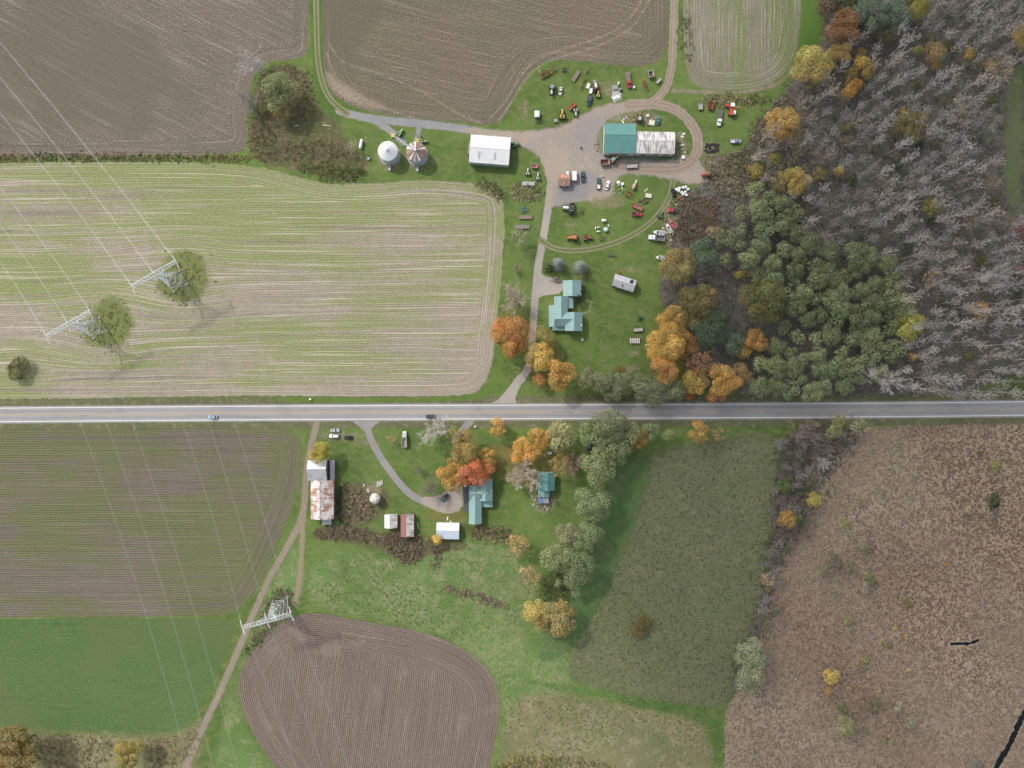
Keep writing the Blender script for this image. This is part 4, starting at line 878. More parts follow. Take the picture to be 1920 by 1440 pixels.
 ('willow_tree', 'willow right of the small teal house', 1108, 943, 31, 'willow', WIL, None),
 ('willow_tree', 'second willow down the line beside the green strip', 1096, 1003, 27, 'willow', WIL, None),
 ('willow_tree', 'grey twiggy willow left in the line', 1063, 1000, 20, 'willow', (0.19, 0.185, 0.1), None),
 ('willow_tree', 'largest willow low in the line beside the green strip', 1080, 1056, 31, 'willow', WIL, None),
 ('willow_tree', 'round willow at the left foot of the line', 1034, 1040, 23, 'willow', WIL2, None),
 ('small_tree', 'small grey-green tree at the bottom of the willow line', 1080, 1110, 10, 'willow', WIL, None),
 ('small_tree', 'tiny grey-green tree left of the bottom of the willow line', 1046, 1090, 9, 'willow', WIL, None),
 ('maple_tree', 'light orange tree left of the round willow', 972, 1021, 22, 'sparse', (0.48, 0.27, 0.1), (0.95, 0.7, 0.5)),
 ('maple_tree', 'faded orange tree below the light orange one', 993, 1077, 20, 'sparse', (0.44, 0.25, 0.11), (0.95, 0.7, 0.5)),
 ('autumn_tree', 'big yellow-olive tree at the left of the pasture pair', 1006, 1148, 29, 'leafy', (0.36, 0.27, 0.06), None),
 ('autumn_tree', 'big tan olive tree at the right of the pasture pair', 1045, 1155, 31, 'leafy', (0.29, 0.225, 0.075), None),
 ('bush', 'lone dark gold bush in the olive meadow', 1200, 1172, 21, 'leafy', (0.16, 0.125, 0.035), None),
 ('autumn_tree', 'small bright yellow tree against the white-blue shed', 822, 1012, 11, 'leafy', (0.52, 0.33, 0.03), None),
 ('small_tree', 'olive tree left of the small bright yellow one', 804, 1016, 11, 'leafy', (0.15, 0.15, 0.06), None),
 ('oak_tree', 'broad olive-gold tree in the bottom left corner', 38, 1396, 42, 'leafy', (0.24, 0.185, 0.045), None),
 ('oak_tree', 'smaller yellow-olive tree right of the corner tree', 246, 1406, 25, 'leafy', (0.28, 0.225, 0.05), None),
 ('green_tree', 'dark green round tree standing in the reeds near the right edge', 1858, 938, 14, 'leafy', (0.055, 0.085, 0.035), None),
 ('autumn_tree', 'bright yellow tree in the marsh', 1553, 1264, 15, 'leafy', (0.48, 0.33, 0.06), None),
 ('autumn_tree', 'small orange tree just below the bright yellow marsh tree', 1548, 1291, 9, 'leafy', (0.46, 0.27, 0.05), None),
 ('green_tree', 'dull green tree below the orange marsh tree', 1571, 1324, 13, 'willow', (0.12, 0.14, 0.06), None),
 ('green_tree', 'pale green tree lowest in the marsh cluster', 1576, 1355, 18, 'willow', (0.23, 0.23, 0.1), None),
 ('willow_tree', 'grey-green willow at the upper foot of the brush line', 1402, 1220, 27, 'willow', (0.21, 0.225, 0.125), None),
 ('willow_tree', 'grey-green willow at the lower foot of the brush line', 1397, 1258, 25, 'willow', (0.20, 0.215, 0.12), None),
 ('autumn_tree', 'yellow-orange tree in the brush line by the marsh', 1472, 972, 17, 'leafy', (0.40, 0.25, 0.05), None),
 ('autumn_tree', 'yellow tree right of the yellow-orange one in the brush line', 1522, 936, 14, 'leafy', (0.36, 0.29, 0.05), None),
 ('green_tree', 'green tree above the yellow-orange one in the brush line', 1467, 910, 14, 'leafy', (0.12, 0.16, 0.05), None),
 ('green_tree', 'green bush right below the yellow-orange brush tree', 1495, 968, 11, 'leafy', (0.11, 0.16, 0.05), None),
 ('bare_tree', 'white dead tree above the marsh', 1542, 867, 14, 'bare', None, (1.5, 1.5, 1.5)),
 ('bare_tree', 'pinkish leafless tree at the road above the marsh', 1512, 810, 24, 'bare', None, (0.8, 0.68, 0.64)),
 ('autumn_tree', 'pale yellow tree at the road above the marsh', 1560, 797, 21, 'leafy', (0.26, 0.25, 0.09), None),
 ('autumn_tree', 'grey yellow tree right of the pale yellow roadside one', 1608, 800, 19, 'sparse', (0.25, 0.24, 0.12), GREYB),
 ('maple_tree', 'faded orange tree low in the brush line', 1437, 1085, 15, 'sparse', (0.4, 0.24, 0.12), GREYB),
 ('bush', 'low green and brown bush in the striped field at the left edge', 38, 692, 24, 'leafy', (0.085, 0.095, 0.035), None),
]
for nm, lab, x, y, r, kd, c, bk in singles:
    lowbush = lab.startswith(('low green', 'lone dark'))
    o = tree(nm, lab, x, y, r, kd, c or (1, 1, 1), None, bk or (1, 1, 1), 0.35 if lowbush else 1.0, 'shrub' if ('shrub' in nm or 'bush' in nm) else TR)

def poisson(poly, dmin, seed, n=20000, avoid=()):
    rng = random.Random(seed); P = np.asarray(poly, float); lo, hi = P.min(0), P.max(0); out = list(avoid); res = []; cell = {}
    for q in out: cell.setdefault((int(q[0] // dmin), int(q[1] // dmin)), []).append(q)
    for _ in range(n):
        q = (rng.uniform(lo[0], hi[0]), rng.uniform(lo[1], hi[1]))
        if not inside(np.array([q]), P)[0]: continue
        c = (int(q[0] // dmin), int(q[1] // dmin))
        if any((q[0] - a[0]) ** 2 + (q[1] - a[1]) ** 2 < dmin * dmin for i in (-1, 0, 1) for j in (-1, 0, 1) for a in cell.get((c[0] + i, c[1] + j), ())): continue
        cell.setdefault(c, []).append(q); res.append(q)
    return res
# willow mass in the wood
WM = [(1385, 375), (1425, 350), (1455, 380), (1480, 400), (1500, 450), (1560, 470), (1640, 475), (1690, 540), (1685, 600), (1660, 640), (1680, 660), (1640, 700), (1560, 735), (1420, 738), (1400, 700), (1450, 640), (1470, 600), (1460, 540), (1420, 520), (1385, 535), (1345, 500), (1335, 455), (1370, 420)]
solid = [(s_[2], s_[3]) for s_ in singles if s_[5] in ('leafy', 'willow')]
wl = poisson(WM, 24, 3, 4000, [q for q in solid])
for q in wl:
    rr = random.uniform(13, 20); f_ = random.uniform(0.85, 1.12)
    tree('willow_tree', 'grey-green willow in the dense willow stand inside the wood', q[0], q[1], rr, 'willow', tuple(c * f_ for c in random.choice((WIL, WIL2))), 'willows of the stand in the wood', hk=random.uniform(0.9, 1.2))
rw = [(1098, 712), (1128, 716), (1158, 722), (1186, 712), (1205, 728), (1235, 722), (1262, 732), (1146, 738), (1222, 744)]
for i, q in enumerate(sorted(rw)): tree('willow_tree', ('leftmost', 'second', 'third', 'fourth', 'fifth', 'sixth', 'seventh', 'eighth', 'rightmost')[i] + ' dusty willow from the left in the row between lawn and road', q[0], q[1], random.uniform(17, 23), 'willow', (0.155, 0.165, 0.085), 'willows between the lawn and the road', hk=0.8)
# bare wood
BW = [(1545, 90), (1600, -20), (1950, -20), (1955, 742), (1700, 742), (1690, 700), (1700, 640), (1700, 540), (1650, 470), (1570, 455), (1510, 430), (1480, 390), (1430, 345), (1420, 300), (1430, 255), (1480, 200), (1500, 165)]
taken = solid + wl
bw = poisson(BW, 21.5, 11, 14000, [q for q in taken])
random.Random(2).shuffle(bw); bw = [q for q in bw if not (q[0] > 1872 and 130 < q[1] < 400)]
nb_ = 0
for i, q in enumerate(bw):
    u = random.random(); far = q[0] > 1640
    if u < 0.86 if far else u < 0.72:
        if nb_ >= 296: continue
        nb_ += 1; g = random.uniform(0.75, 1.25) * (1.0 if far else 0.85)
        w = random.choice(((1, 1, 1), (1.0, 0.97, 0.97), (1.0, 0.92, 0.86), (0.98, 1.0, 1.0)))
        tree('bare_tree', 'leafless grey tree of the dense bare wood on the right', q[0], q[1], random.uniform(12, 18), 'pole', (1, 1, 1), 'leafless trees of the bare wood', tuple(1.35 * g * k for k in w), random.uniform(0.75, 1.1))
    elif u < 0.93:
        tree('autumn_tree', 'faded olive-brown tree scattered in the bare wood', q[0], q[1], random.uniform(9, 16), 'sparse', random.choice(((0.22, 0.17, 0.08), (0.28, 0.19, 0.08), (0.2, 0.19, 0.08))), 'faded trees scattered in the bare wood', GREYB)
    else:
        tree('small_tree', 'small green undergrowth tree in the bare wood', q[0], q[1], random.uniform(7, 12), 'leafy', random.choice(((0.08, 0.1, 0.035), (0.12, 0.13, 0.04), (0.055, 0.08, 0.035), (0.2, 0.19, 0.05))), 'small green trees in the bare wood', hk=0.9)
# brush line by the marsh and small marsh shrubs
for i, q in enumerate(poisson([(1462, 830), (1500, 815), (1610, 812), (1560, 850), (1520, 900), (1515, 985), (1470, 1040), (1448, 1100), (1430, 1190), (1398, 1200), (1420, 1120), (1436, 1040), (1450, 930)], 15.5, 5, 4000, solid)):
    k = i % 4
    if k == 3: tree('small_tree', 'small green tree in the brush line between meadow and marsh', q[0], q[1], random.uniform(6, 10), 'leafy', random.choice(((0.1, 0.12, 0.05), (0.13, 0.14, 0.06), (0.19, 0.18, 0.07))), 'small green trees of the brush line', hk=0.8)
    else: tree('bare_shrub', 'grey leafless shrub in the brush line between meadow and marsh', q[0], q[1], random.uniform(8, 13), 'bare', (1, 1, 1), 'leafless shrubs of the brush line', random.choice(((0.8, 0.76, 0.7), (0.95, 0.93, 0.9), (0.7, 0.62, 0.54))), 0.8, 'shrub')
mshr = [(1863, 874, 9, (0.2, 0.18, 0.05)), (1838, 847, 6, (0.17, 0.16, 0.06)), (1655, 924, 6, (0.22, 0.2, 0.09)), (1614, 940, 6, (0.26, 0.23, 0.1)), (1583, 978, 8, (0.2, 0.18, 0.05)), (1618, 1026, 10, (0.2, 0.18, 0.09)),
        (1562, 1052, 11, (0.13, 0.125, 0.08)), (1595, 1063, 8, (0.17, 0.16, 0.08)), (1542, 1071, 8, (0.15, 0.14, 0.08)), (1807, 957, 8, (0.27, 0.22, 0.12)), (1627, 1078, 7, (0.22, 0.21, 0.08)), (1772, 1057, 4, (0.45, 0.24, 0.04)),
        (1630, 1085, 9, (0.14, 0.15, 0.06)), (1586, 1157, 8, (0.22, 0.19, 0.07)), (1695, 1126, 8, (0.18, 0.165, 0.05)), (1705, 1132, 4, (0.4, 0.26, 0.05)), (1650, 1204, 5, (0.3, 0.24, 0.07)), (1665, 1207, 6, (0.22, 0.19, 0.06)),
        (1678, 1177, 5, (0.36, 0.26, 0.07)), (1698, 1195, 5, (0.36, 0.27, 0.1)), (1622, 1235, 8, (0.2, 0.18, 0.06)), (1609, 1246, 5, (0.24, 0.2, 0.06)), (1635, 1320, 11, (0.14, 0.15, 0.06)), (1704, 1352, 9, (0.2, 0.19, 0.11)),
        (1675, 1365, 6, (0.26, 0.22, 0.12)), (1658, 1390, 6, (0.2, 0.19, 0.07)), (1667, 1381, 3, (0.42, 0.27, 0.05)), (1704, 1258, 5, (0.38, 0.27, 0.1)), (1826, 1430, 12, (0.17, 0.16, 0.12)), (1450, 1145, 8, (0.09, 0.11, 0.05)),
        (1682, 1322, 7, (0.3, 0.25, 0.16)), (1647, 1295, 5, (0.34, 0.25, 0.1)), (1594, 1290, 5, (0.26, 0.22, 0.08)), (1738, 1382, 4, (0.4, 0.27, 0.08)), (1565, 1102, 7, (0.25, 0.21, 0.12)), (1620, 1100, 8, (0.28, 0.24, 0.16))]
for x, y, r, c in mshr: r *= 1.3; tree('marsh_shrub', 'small rounded shrub dotted in the brown marsh', x, y, r, 'shrub' if r < 9 else 'leafy', tuple(q * 1.3 for q in c), 'small shrubs dotted in the marsh', hk=0.8, cat='shrub')

# ------------------------------------------------------------------ brush, reeds and tussocks that nobody could count
def scatter(pts, n, seed):
    P = chaikin(px2w(pts), 1); rng = np.random.default_rng(seed); lo, hi = P.min(0), P.max(0); Q = np.empty((0, 2))
    while len(Q) < n:
        q = rng.uniform(lo, hi, (n * 2, 2)); Q = np.vstack([Q, q[inside(q, P)]])
    return Q[:n], rng

def brush(name, label, pts, dens, hgt, cols, seed, leaf=0.42, per=13, cat='brush', spread=0.8, fuzz=0.9, upb=0.35, drop=None):
    P = px2w(pts); area = 0.5 * abs(np.dot(P[:, 0], np.roll(P[:, 1], 1)) - np.dot(P[:, 1], np.roll(P[:, 0], 1)))
    n = max(10, int(area * dens * (1.6 if dens > 0.5 else 1.2))); Q, rng = scatter(pts, n, seed)
    if drop: Q = Q[~inside(Q, px2w(drop))]; n = len(Q)
    Q = Q + rng.normal(0, fuzz, Q.shape)
    f = (np.sin(Q[:, 0] * 0.11 + seed) + np.sin(Q[:, 1] * 0.13 + 1.7 * seed) + rng.normal(0, 0.8, n))
    hh = np.clip(hgt * (0.65 + 0.22 * f), hgt * 0.2, hgt * 1.5)
    u = unit(n * per, rng); u[:, 2] = np.abs(u[:, 2]); c = np.repeat(np.c_[Q, np.zeros(n)], per, 0); h2 = np.repeat(hh, per)
    Pp = c + u * np.c_[np.full(n * per, spread) * (0.5 + h2 / hgt * 0.6), np.full(n * per, spread) * (0.5 + h2 / hgt * 0.6), h2]
    N = u + rng.normal(0, 0.5, u.shape); N[:, 2] += upb; N /= np.linalg.norm(N, axis=1, keepdims=True)
    V, F = cards(Pp, N, leaf * rng.uniform(0.6, 1.3, len(Pp)), rng)
    ci = (np.clip((f + 2.6) / 5.2, 0, 0.999) * len(cols)).astype(int); ci = np.where(rng.random(n) < 0.3, rng.integers(0, len(cols), n), ci)
    cc = np.asarray(cols)[ci] * rng.uniform(0.7, 1.3, (n, 1)) * 1.6; cc = np.repeat(cc, per, 0) * rng.uniform(0.8, 1.2, (n * per, 1))
    o = link(bpy.data.objects.new(name, mesh_np(name, V, F, [LEAF], cols=np.repeat(cc, 4, 0))))
    return tag(o, label, cat, kind='stuff')
DKBR, MIDB, GRNB, TANB, REDB = (0.125, 0.1, 0.078), (0.19, 0.15, 0.11), (0.09, 0.105, 0.04), (0.29, 0.225, 0.15), (0.2, 0.125, 0.08)
brush('undergrowth', 'dark tangled undergrowth below the trees of the wood', WD, 0.33, 1.6, ((0.16, 0.138, 0.12), (0.13, 0.118, 0.108), (0.12, 0.13, 0.085), (0.11, 0.118, 0.085), (0.2, 0.185, 0.17)), 1, 0.6, 9, spread=1.2, drop=RS)
brush('thicket', 'brown and green thicket at the corner of the fields by the bins', [(490, 126), (575, 118), (592, 190), (588, 225), (540, 232), (500, 290), (470, 296), (466, 230), (480, 180)], 0.5, 2.0, (MIDB, GRNB, (0.13, 0.135, 0.05), (0.16, 0.13, 0.07), DKBR), 2)
brush('thicket', 'low brown scrub edging the striped field below the bins', [(500, 280), (560, 268), (620, 262), (660, 285), (692, 290), (690, 308), (640, 306), (560, 300), (470, 300)], 0.5, 1.5, (MIDB, (0.17, 0.13, 0.085), GRNB, DKBR), 3)
brush('weed_bank', 'dark green weeds bulging into the striped field below the bins', [(540, 306), (640, 312), (690, 318), (680, 335), (650, 342), (600, 338)], 0.8, 0.7, (GRNB, (0.12, 0.14, 0.05), (0.08, 0.1, 0.035)), 4)
brush('hedgerow', 'thin brown hedgerow between the ploughed field and the striped field', [(-160, 290), (200, 290), (470, 292), (470, 301), (200, 301), (-160, 301)], 1.0, 1.3, (GRNB, MIDB, (0.2, 0.14, 0.06), DKBR), 5)
brush('thicket', 'russet shrub mass behind the boats at the edge of the wood', [(1268, 375), (1310, 362), (1345, 372), (1350, 430), (1330, 470), (1295, 465), (1268, 450), (1262, 430), (1275, 405)], 1.0, 2.6, (REDB, MIDB, (0.2, 0.13, 0.09), DKBR, (0.11, 0.105, 0.05)), 6)
brush('thicket', 'mixed scrub between the tyre heap and the wood', [(1340, 300), (1390, 275), (1425, 285), (1440, 340), (1400, 372), (1350, 370), (1335, 345)], 0.9, 2.2, (GRNB, MIDB, TANB, (0.11, 0.115, 0.05)), 7)
brush('thicket', 'dry scrub along the wood edge beside the lawn of harvesters', [(1400, 240), (1440, 205), (1480, 170), (1500, 180), (1450, 270), (1410, 280)], 0.7, 1.6, (TANB, MIDB, GRNB, (0.2, 0.17, 0.1)), 8)
brush('weed_bank', 'brown weed bank behind the red harvester', [(1295, 188), (1340, 178), (1440, 178), (1452, 192), (1400, 202), (1340, 200)], 0.8, 1.0, (MIDB, GRNB, TANB), 9)
brush('thicket', 'large brown shrub mass below the two sheds', [(715, 1000), (760, 995), (790, 1005), (798, 1030), (780, 1055), (755, 1060), (735, 1035), (712, 1020)], 1.1, 2.6, (DKBR, MIDB, (0.14, 0.105, 0.085), REDB), 10)
brush('thicket', 'strip of brown brambles behind the old barn', [(590, 994), (640, 986), (720, 1000), (715, 1018), (640, 1010), (592, 1008)], 1.0, 1.5, (MIDB, TANB, DKBR, (0.2, 0.15, 0.11)), 11)
brush('thicket', 'brown scrub left of the domed silo', [(658, 925), (690, 920), (705, 950), (700, 965), (670, 975), (650, 962)], 1.0, 1.9, (DKBR, MIDB, TANB, GRNB), 12)
brush('weed_bank', 'green nettles along the right wall of the old barn', [(632, 905), (660, 905), (660, 985), (632, 985)], 0.8, 0.9, (GRNB, (0.08, 0.08, 0.05), DKBR), 13)
brush('thicket', 'brown shrubs below the southern house', [(880, 990), (910, 985), (950, 990), (965, 1005), (940, 1015), (885, 1012)], 1.0, 1.9, (MIDB, REDB, TANB, GRNB), 14)
brush('thicket', 'short strip of brown weeds in the pasture below the yellow tree', [(815, 1035), (830, 1032), (826, 1055), (818, 1072), (812, 1060)], 1.0, 1.2, (MIDB, DKBR), 15)
brush('weed_bank', 'line of dead brown weeds across the upper pasture', [(832, 1098), (870, 1106), (940, 1125), (955, 1135), (940, 1140), (880, 1118), (832, 1106)], 1.2, 0.9, (TANB, MIDB), 16)
brush('thicket', 'shrubs at the corner of the striped field near the white barn', [(893, 338), (935, 345), (950, 372), (940, 380), (915, 362), (890, 350)], 1.0, 1.6, (GRNB, MIDB, (0.13, 0.14, 0.05)), 17)
brush('thicket', 'tan scrub left of the small rusty roofed shed', [(958, 348), (985, 340), (1018, 352), (1018, 372), (985, 380), (958, 372)], 0.9, 1.5, (TANB, MIDB, GRNB), 18)
brush('shrub_ring', 'green weeds round the feet of the upper pylon', [(310, 510), (335, 485), (365, 490), (382, 518), (370, 548), (330, 556), (305, 548)], 0.45, 0.45, ((0.12, 0.15, 0.05), (0.14, 0.17, 0.055), (0.1, 0.12, 0.04), MIDB), 19, fuzz=3.6, upb=0.9)
brush('shrub_ring', 'green weeds round the feet of the lower pylon', [(170, 612), (190, 575), (220, 580), (238, 605), (225, 632), (190, 640), (168, 632)], 0.45, 0.45, ((0.12, 0.15, 0.05), (0.14, 0.17, 0.055), (0.1, 0.12, 0.04), MIDB), 20, fuzz=3.6, upb=0.9)
brush('weed_bank', 'dark green weeds below the farm track pylon', [(520, 1100), (545, 1105), (552, 1140), (510, 1180), (465, 1230), (455, 1225), (490, 1170), (500, 1130)], 1.0, 1.0, (GRNB, (0.09, 0.13, 0.045), MIDB), 21)
brush('thicket', 'brown scrub along the bottom edge beside the corner tree', [(70, 1378), (200, 1380), (220, 1420), (150, 1450), (60, 1440)], 0.42, 1.0, (MIDB, (0.16, 0.12, 0.09), GRNB, TANB), 22)
brush('thicket', 'brown scrub between the small olive tree and the farm track', [(270, 1382), (330, 1384), (365, 1362), (378, 1372), (350, 1430), (280, 1450)], 0.42, 0.8, (MIDB, (0.2, 0.15, 0.11), GRNB), 23)
brush('thicket', 'dark brush tangle between the olive meadow and the marsh', HB, 0.45, 1.5, (DKBR, (0.12, 0.1, 0.085), GRNB, (0.14, 0.12, 0.105)), 24, 0.6, 8, spread=1.1, fuzz=3.0)
brush('thicket', 'dark brush in the shade under the willow line', [(1010, 1090), (1060, 1060), (1075, 1120), (1050, 1135), (1020, 1130)], 0.8, 1.4, (DKBR, GRNB, (0.05, 0.06, 0.03)), 25)
brush('thicket', 'leafless brush along the bottom edge of the dry pasture', [(930, 1420), (1040, 1415), (1150, 1432), (1150, 1460), (930, 1470)], 0.6, 1.4, (MIDB, TANB, GRNB, OLY), 26)
brush('weed_bank', 'dark weeds on the verge below the right willows row', [(1080, 740), (1290, 746), (1400, 744), (1400, 752), (1080, 750)], 0.6, 0.9, (DKBR, MIDB, GRNB), 27)
brush('weed_bank', 'row of dark weeds along the left side of the stubble field', [(1274, 20), (1296, 25), (1300, 110), (1278, 125)], 0.35, 0.8, (GRNB, (0.1, 0.1, 0.06)), 28)

def tussocks(name, label, pts, dens, r, h, cols, seed, mask=None):
    P = px2w(pts); area = 0.5 * abs(np.dot(P[:, 0], np.roll(P[:, 1], 1)) - np.dot(P[:, 1], np.roll(P[:, 0], 1))); n = int(area * dens)
    Q, rng = scatter(pts, n, seed)
    if mask: Q = Q[mask(Q, rng)]; n = len(Q)
    k = 5; ang = rng.uniform(0, 6.28, (n, 1)) + np.arange(k) * 2 * math.pi / k
    R = r * rng.uniform(0.5, 1.4, (n, 1)); V = np.zeros((n, k + 1, 3))
    V[:, :k, 0] = Q[:, :1] + np.cos(ang) * R * rng.uniform(0.6, 1.3, (n, k)); V[:, :k, 1] = Q[:, 1:] + np.sin(ang) * R * rng.uniform(0.6, 1.3, (n, k)); V[:, :k, 2] = 0.02
    V[:, k, 0] = Q[:, 0] + rng.normal(0, 0.25, n) * r; V[:, k, 1] = Q[:, 1] + rng.normal(0, 0.25, n) * r; V[:, k, 2] = h * rng.uniform(0.4, 1.3, n)
    base = (np.arange(n) * (k + 1))[:, None]; F = np.concatenate([base + np.array([[i, (i + 1) % k, k]]) for i in range(k)], 0)
    fl = np.sin(Q[:, 0] * 0.021 + 1.1 * np.sin(Q[:, 1] * 0.017 + seed)) + np.sin(Q[:, 1] * 0.027 + 1.7 * np.sin(Q[:, 0] * 0.013)) + 0.5 * np.sin(Q[:, 0] * 0.09 + Q[:, 1] * 0.07) + rng.normal(0, 0.55, n)
    cc = np.asarray(cols)[np.clip((fl + 2.4) / 4.8 * len(cols), 0, len(cols) - 1).astype(int)] * rng.uniform(0.78, 1.22, (n, 1))
    o = link(bpy.data.objects.new(name, mesh_np(name, V.reshape(-1, 3), F, [LEAF], cols=np.repeat(cc, k + 1, 0)))); tag(o, label, 'grass', kind='stuff')
def dry(Q, rng):
    k = np.ones(len(Q), bool)
    for pts, w in (([(1975, 1260), (1935, 1320), (1915, 1345), (1904, 1372), (1890, 1402), (1870, 1435), (1840, 1490), (1820, 1560)], 2.2), ([(1785, 1207), (1805, 1208), (1820, 1206), (1833, 1200)], 1.5)):
        P = px2w(pts); k &= seg_dist(Q, P[:-1], P[1:])[0] > w
    return k
tussocks('reeds', 'brown reed clumps covering the marsh', MA, 1.0, 0.62, 0.6, ((0.30, 0.215, 0.15), (0.36, 0.27, 0.19), (0.39, 0.31, 0.225), (0.44, 0.35, 0.245), (0.46, 0.385, 0.285)), 31, dry)
def patchy(Q, rng): return (np.sin(Q[:, 0] * 0.09 + 2 * np.sin(Q[:, 1] * 0.05)) + np.sin(Q[:, 1] * 0.11 + 1.3) + rng.normal(0, 0.7, len(Q))) > 0.1
tussocks('tussock_grass', 'straw coloured tussocks dotted over the rough pasture', PA, 0.5, 0.5, 0.35, ((0.24, 0.24, 0.12), (0.2, 0.22, 0.1), (0.15, 0.19, 0.07), (0.29, 0.26, 0.15)), 32, patchy)
tussocks('tussock_grass', 'olive grass tufts covering the meadow beside the marsh', HY, 0.6, 0.5, 0.14, ((0.135, 0.155, 0.075), (0.155, 0.165, 0.085), (0.15, 0.17, 0.085), (0.19, 0.18, 0.1)), 33)
# ------------------------------------------------------------------ buildings
TEAL = roof_mat((0.25, 0.40, 0.385), name='teal_roof', rough=0.4); TEALD = roof_mat((0.12, 0.29, 0.27), name='deep_teal_roof', rough=0.4)
WROOF = roof_mat((0.74, 0.75, 0.76), (0.35, 0.33, 0.31), 0.2, name='white_roof'); WRUST = roof_mat((0.70, 0.70, 0.70), (0.26, 0.2, 0.16), 0.62, patch=0.3, name='stained_white_roof')
BARNR = roof_mat((0.68, 0.66, 0.64), (0.36, 0.2, 0.14), 0.66, patch=0.75, name='rusty_barn_roof'); GREYR = roof_mat((0.5, 0.51, 0.53), (0.3, 0.28, 0.27), 0.45, name='grey_roof')
SHEDR = roof_mat((0.52, 0.53, 0.55), (0.2, 0.16, 0.13), 0.4, name='old_shed_roof'); RUSTR = roof_mat((0.45, 0.17, 0.10), (0.55, 0.5, 0.46), 0.6, name='rust_roof')
STRIPR = roof_mat((0.55, 0.54, 0.53), (0.3, 0.17, 0.12), 0.85, patch=0.3, name='striped_rust_roof'); BRICKR = roof_mat((0.30, 0.13, 0.11), (0.2, 0.1, 0.08), 0.4, name='dull_red_roof')
DARKR = paint((0.075, 0.07, 0.085), 0.8, name='dark_flat_roof'); BLUER = roof_mat((0.60, 0.68, 0.78), (0.4, 0.42, 0.45), 0.2, name='blue_white_roof'); TARP = paint((0.14, 0.19, 0.33), 0.6, name='blue_tarp')
SIDING = paint((0.66, 0.67, 0.66), 0.7, name='pale_siding'); SIDE2 = paint((0.44, 0.5, 0.52), 0.6, name='blue_grey_siding'); BOARD = paint((0.2, 0.17, 0.15), 0.9, dirt=0.6, name='weathered_board'); PANE = paint((0.05, 0.06, 0.07), 0.1, dirt=0.05, name='window_pane')
DOORM = paint((0.3, 0.31, 0.32), 0.6, name='door')

def building(name, label, cat, px, py, rot=0.0, hz=3.0):
    """empty at the base; local x points right in the photo when rot is 0"""
    x, y = W(px, py, hz); o = empty(name, (x, y, 0), math.radians(rot)); tag(o, label, cat); return o
def rect(o, x0, x1, y0, y1, h):
    """local centre and size of a roof rectangle given in photo pixels at height h"""
    k = S * (1 - h / H); bx, by = o.location.x, o.location.y
    cx, cy = (x0 + x1) / 2, (y0 + y1) / 2; X, Y = W(cx, cy, h)
    return X - bx, Y - by, (x1 - x0) * k, (y1 - y0) * k

def gable(o, cx, cy, sx, sy, h, rise, ridge, roofA, roofB, wall, over=0.25, off=0.0, z0=0.0, thick=0.1):
    """gabled wing: ridge 'x' or 'y'; roofA is the slope toward +y (or -x), roofB the other"""
    L, Wd = (sx, sy) if ridge == 'x' else (sy, sx); rz = 0 if ridge == 'x' else math.pi / 2
    wx, wy = L / 2 - over, Wd / 2 - over; ro = off * Wd
    mb = MB(); V = [(-wx, -wy, z0), (wx, -wy, z0), (wx, wy, z0), (-wx, wy, z0), (-wx, -wy, h), (wx, -wy, h), (wx, wy, h), (-wx, wy, h), (-wx, ro, h + rise * 0.97), (wx, ro, h + rise * 0.97)]
    mb.add(V, [(0, 1, 5, 4), (2, 3, 7, 6), (1, 2, 6, 9, 5), (3, 0, 4, 8, 7), (0, 3, 2, 1)])
    w = mb.build('wall', wall, o); w.location = (cx, cy, 0); w.rotation_euler.z = rz
    def slope(sgn, mat):
        d = Wd / 2 - sgn * ro; ln = math.hypot(d, rise); an = math.atan2(rise, d)
        m2 = MB().box(0, ln / 2 - 0.0, 0, L, ln, thick)
        n = max(2, int(L / 0.95))
        for i in range(n + 1): m2.box(-L / 2 + L * i / n, ln / 2, thick / 2 + 0.02, 0.07, ln, 0.05)
        r = m2.build('roof_slope', mat, o)
        # local frame: x along the ridge, y down the slope
        M = Matrix.Translation((cx, cy, 0)) @ Matrix.Rotation(rz, 4, 'Z') @ Matrix.Translation((0, ro, h + rise + 0.06)) @ Matrix.Rotation(0 if sgn > 0 else math.pi, 4, 'Z') @ Matrix.Rotation(-an, 4, 'X')
        r.matrix_local = M; return r
    a = slope(1, roofA); b = slope(-1, roofB)
    cap = MB().box(0, 0, 0, L, 0.3, 0.06).build('ridge_cap', roofA, o)
    cap.matrix_local = Matrix.Translation((cx, cy, 0)) @ Matrix.Rotation(rz, 4, 'Z') @ Matrix.Translation((0, ro, h + rise + 0.16))
    return a, b

def lean(o, cx, cy, sx, sy, h0, h1, side, roof, wall, nm='porch_roof'):
    """single slope roof; side = direction of the high edge ('+x','-x','+y','-y')"""
    hx = {'+x': (h0, h1), '-x': (h1, h0)}.get(side); X, Y = sx / 2, sy / 2
    def z(x, y):
        t = {'+x': (x + X) / sx, '-x': (X - x) / sx, '+y': (y + Y) / sy, '-y': (Y - y) / sy}[side]; return h0 + (h1 - h0) * t
    c = [(-X, -Y), (X, -Y), (X, Y), (-X, Y)]
    r = MB().add([(x, y, z(x, y)) for x, y in c] + [(x, y, z(x, y) + 0.12) for x, y in c], [(3, 2, 1, 0), (4, 5, 6, 7), (0, 1, 5, 4), (1, 2, 6, 5), (2, 3, 7, 6), (3, 0, 4, 7)]).build(nm, roof, o); r.location = (cx, cy, 0)
    k = 0.9; w = MB().add([(x * k, y * k, 0) for x, y in c] + [(x * k, y * k, z(x * k, y * k) - 0.01) for x, y in c], [(0, 1, 5, 4), (1, 2, 6, 5), (2, 3, 7, 6), (3, 0, 4, 7)]).build('wall', wall, o); w.location = (cx, cy, 0)
    return r

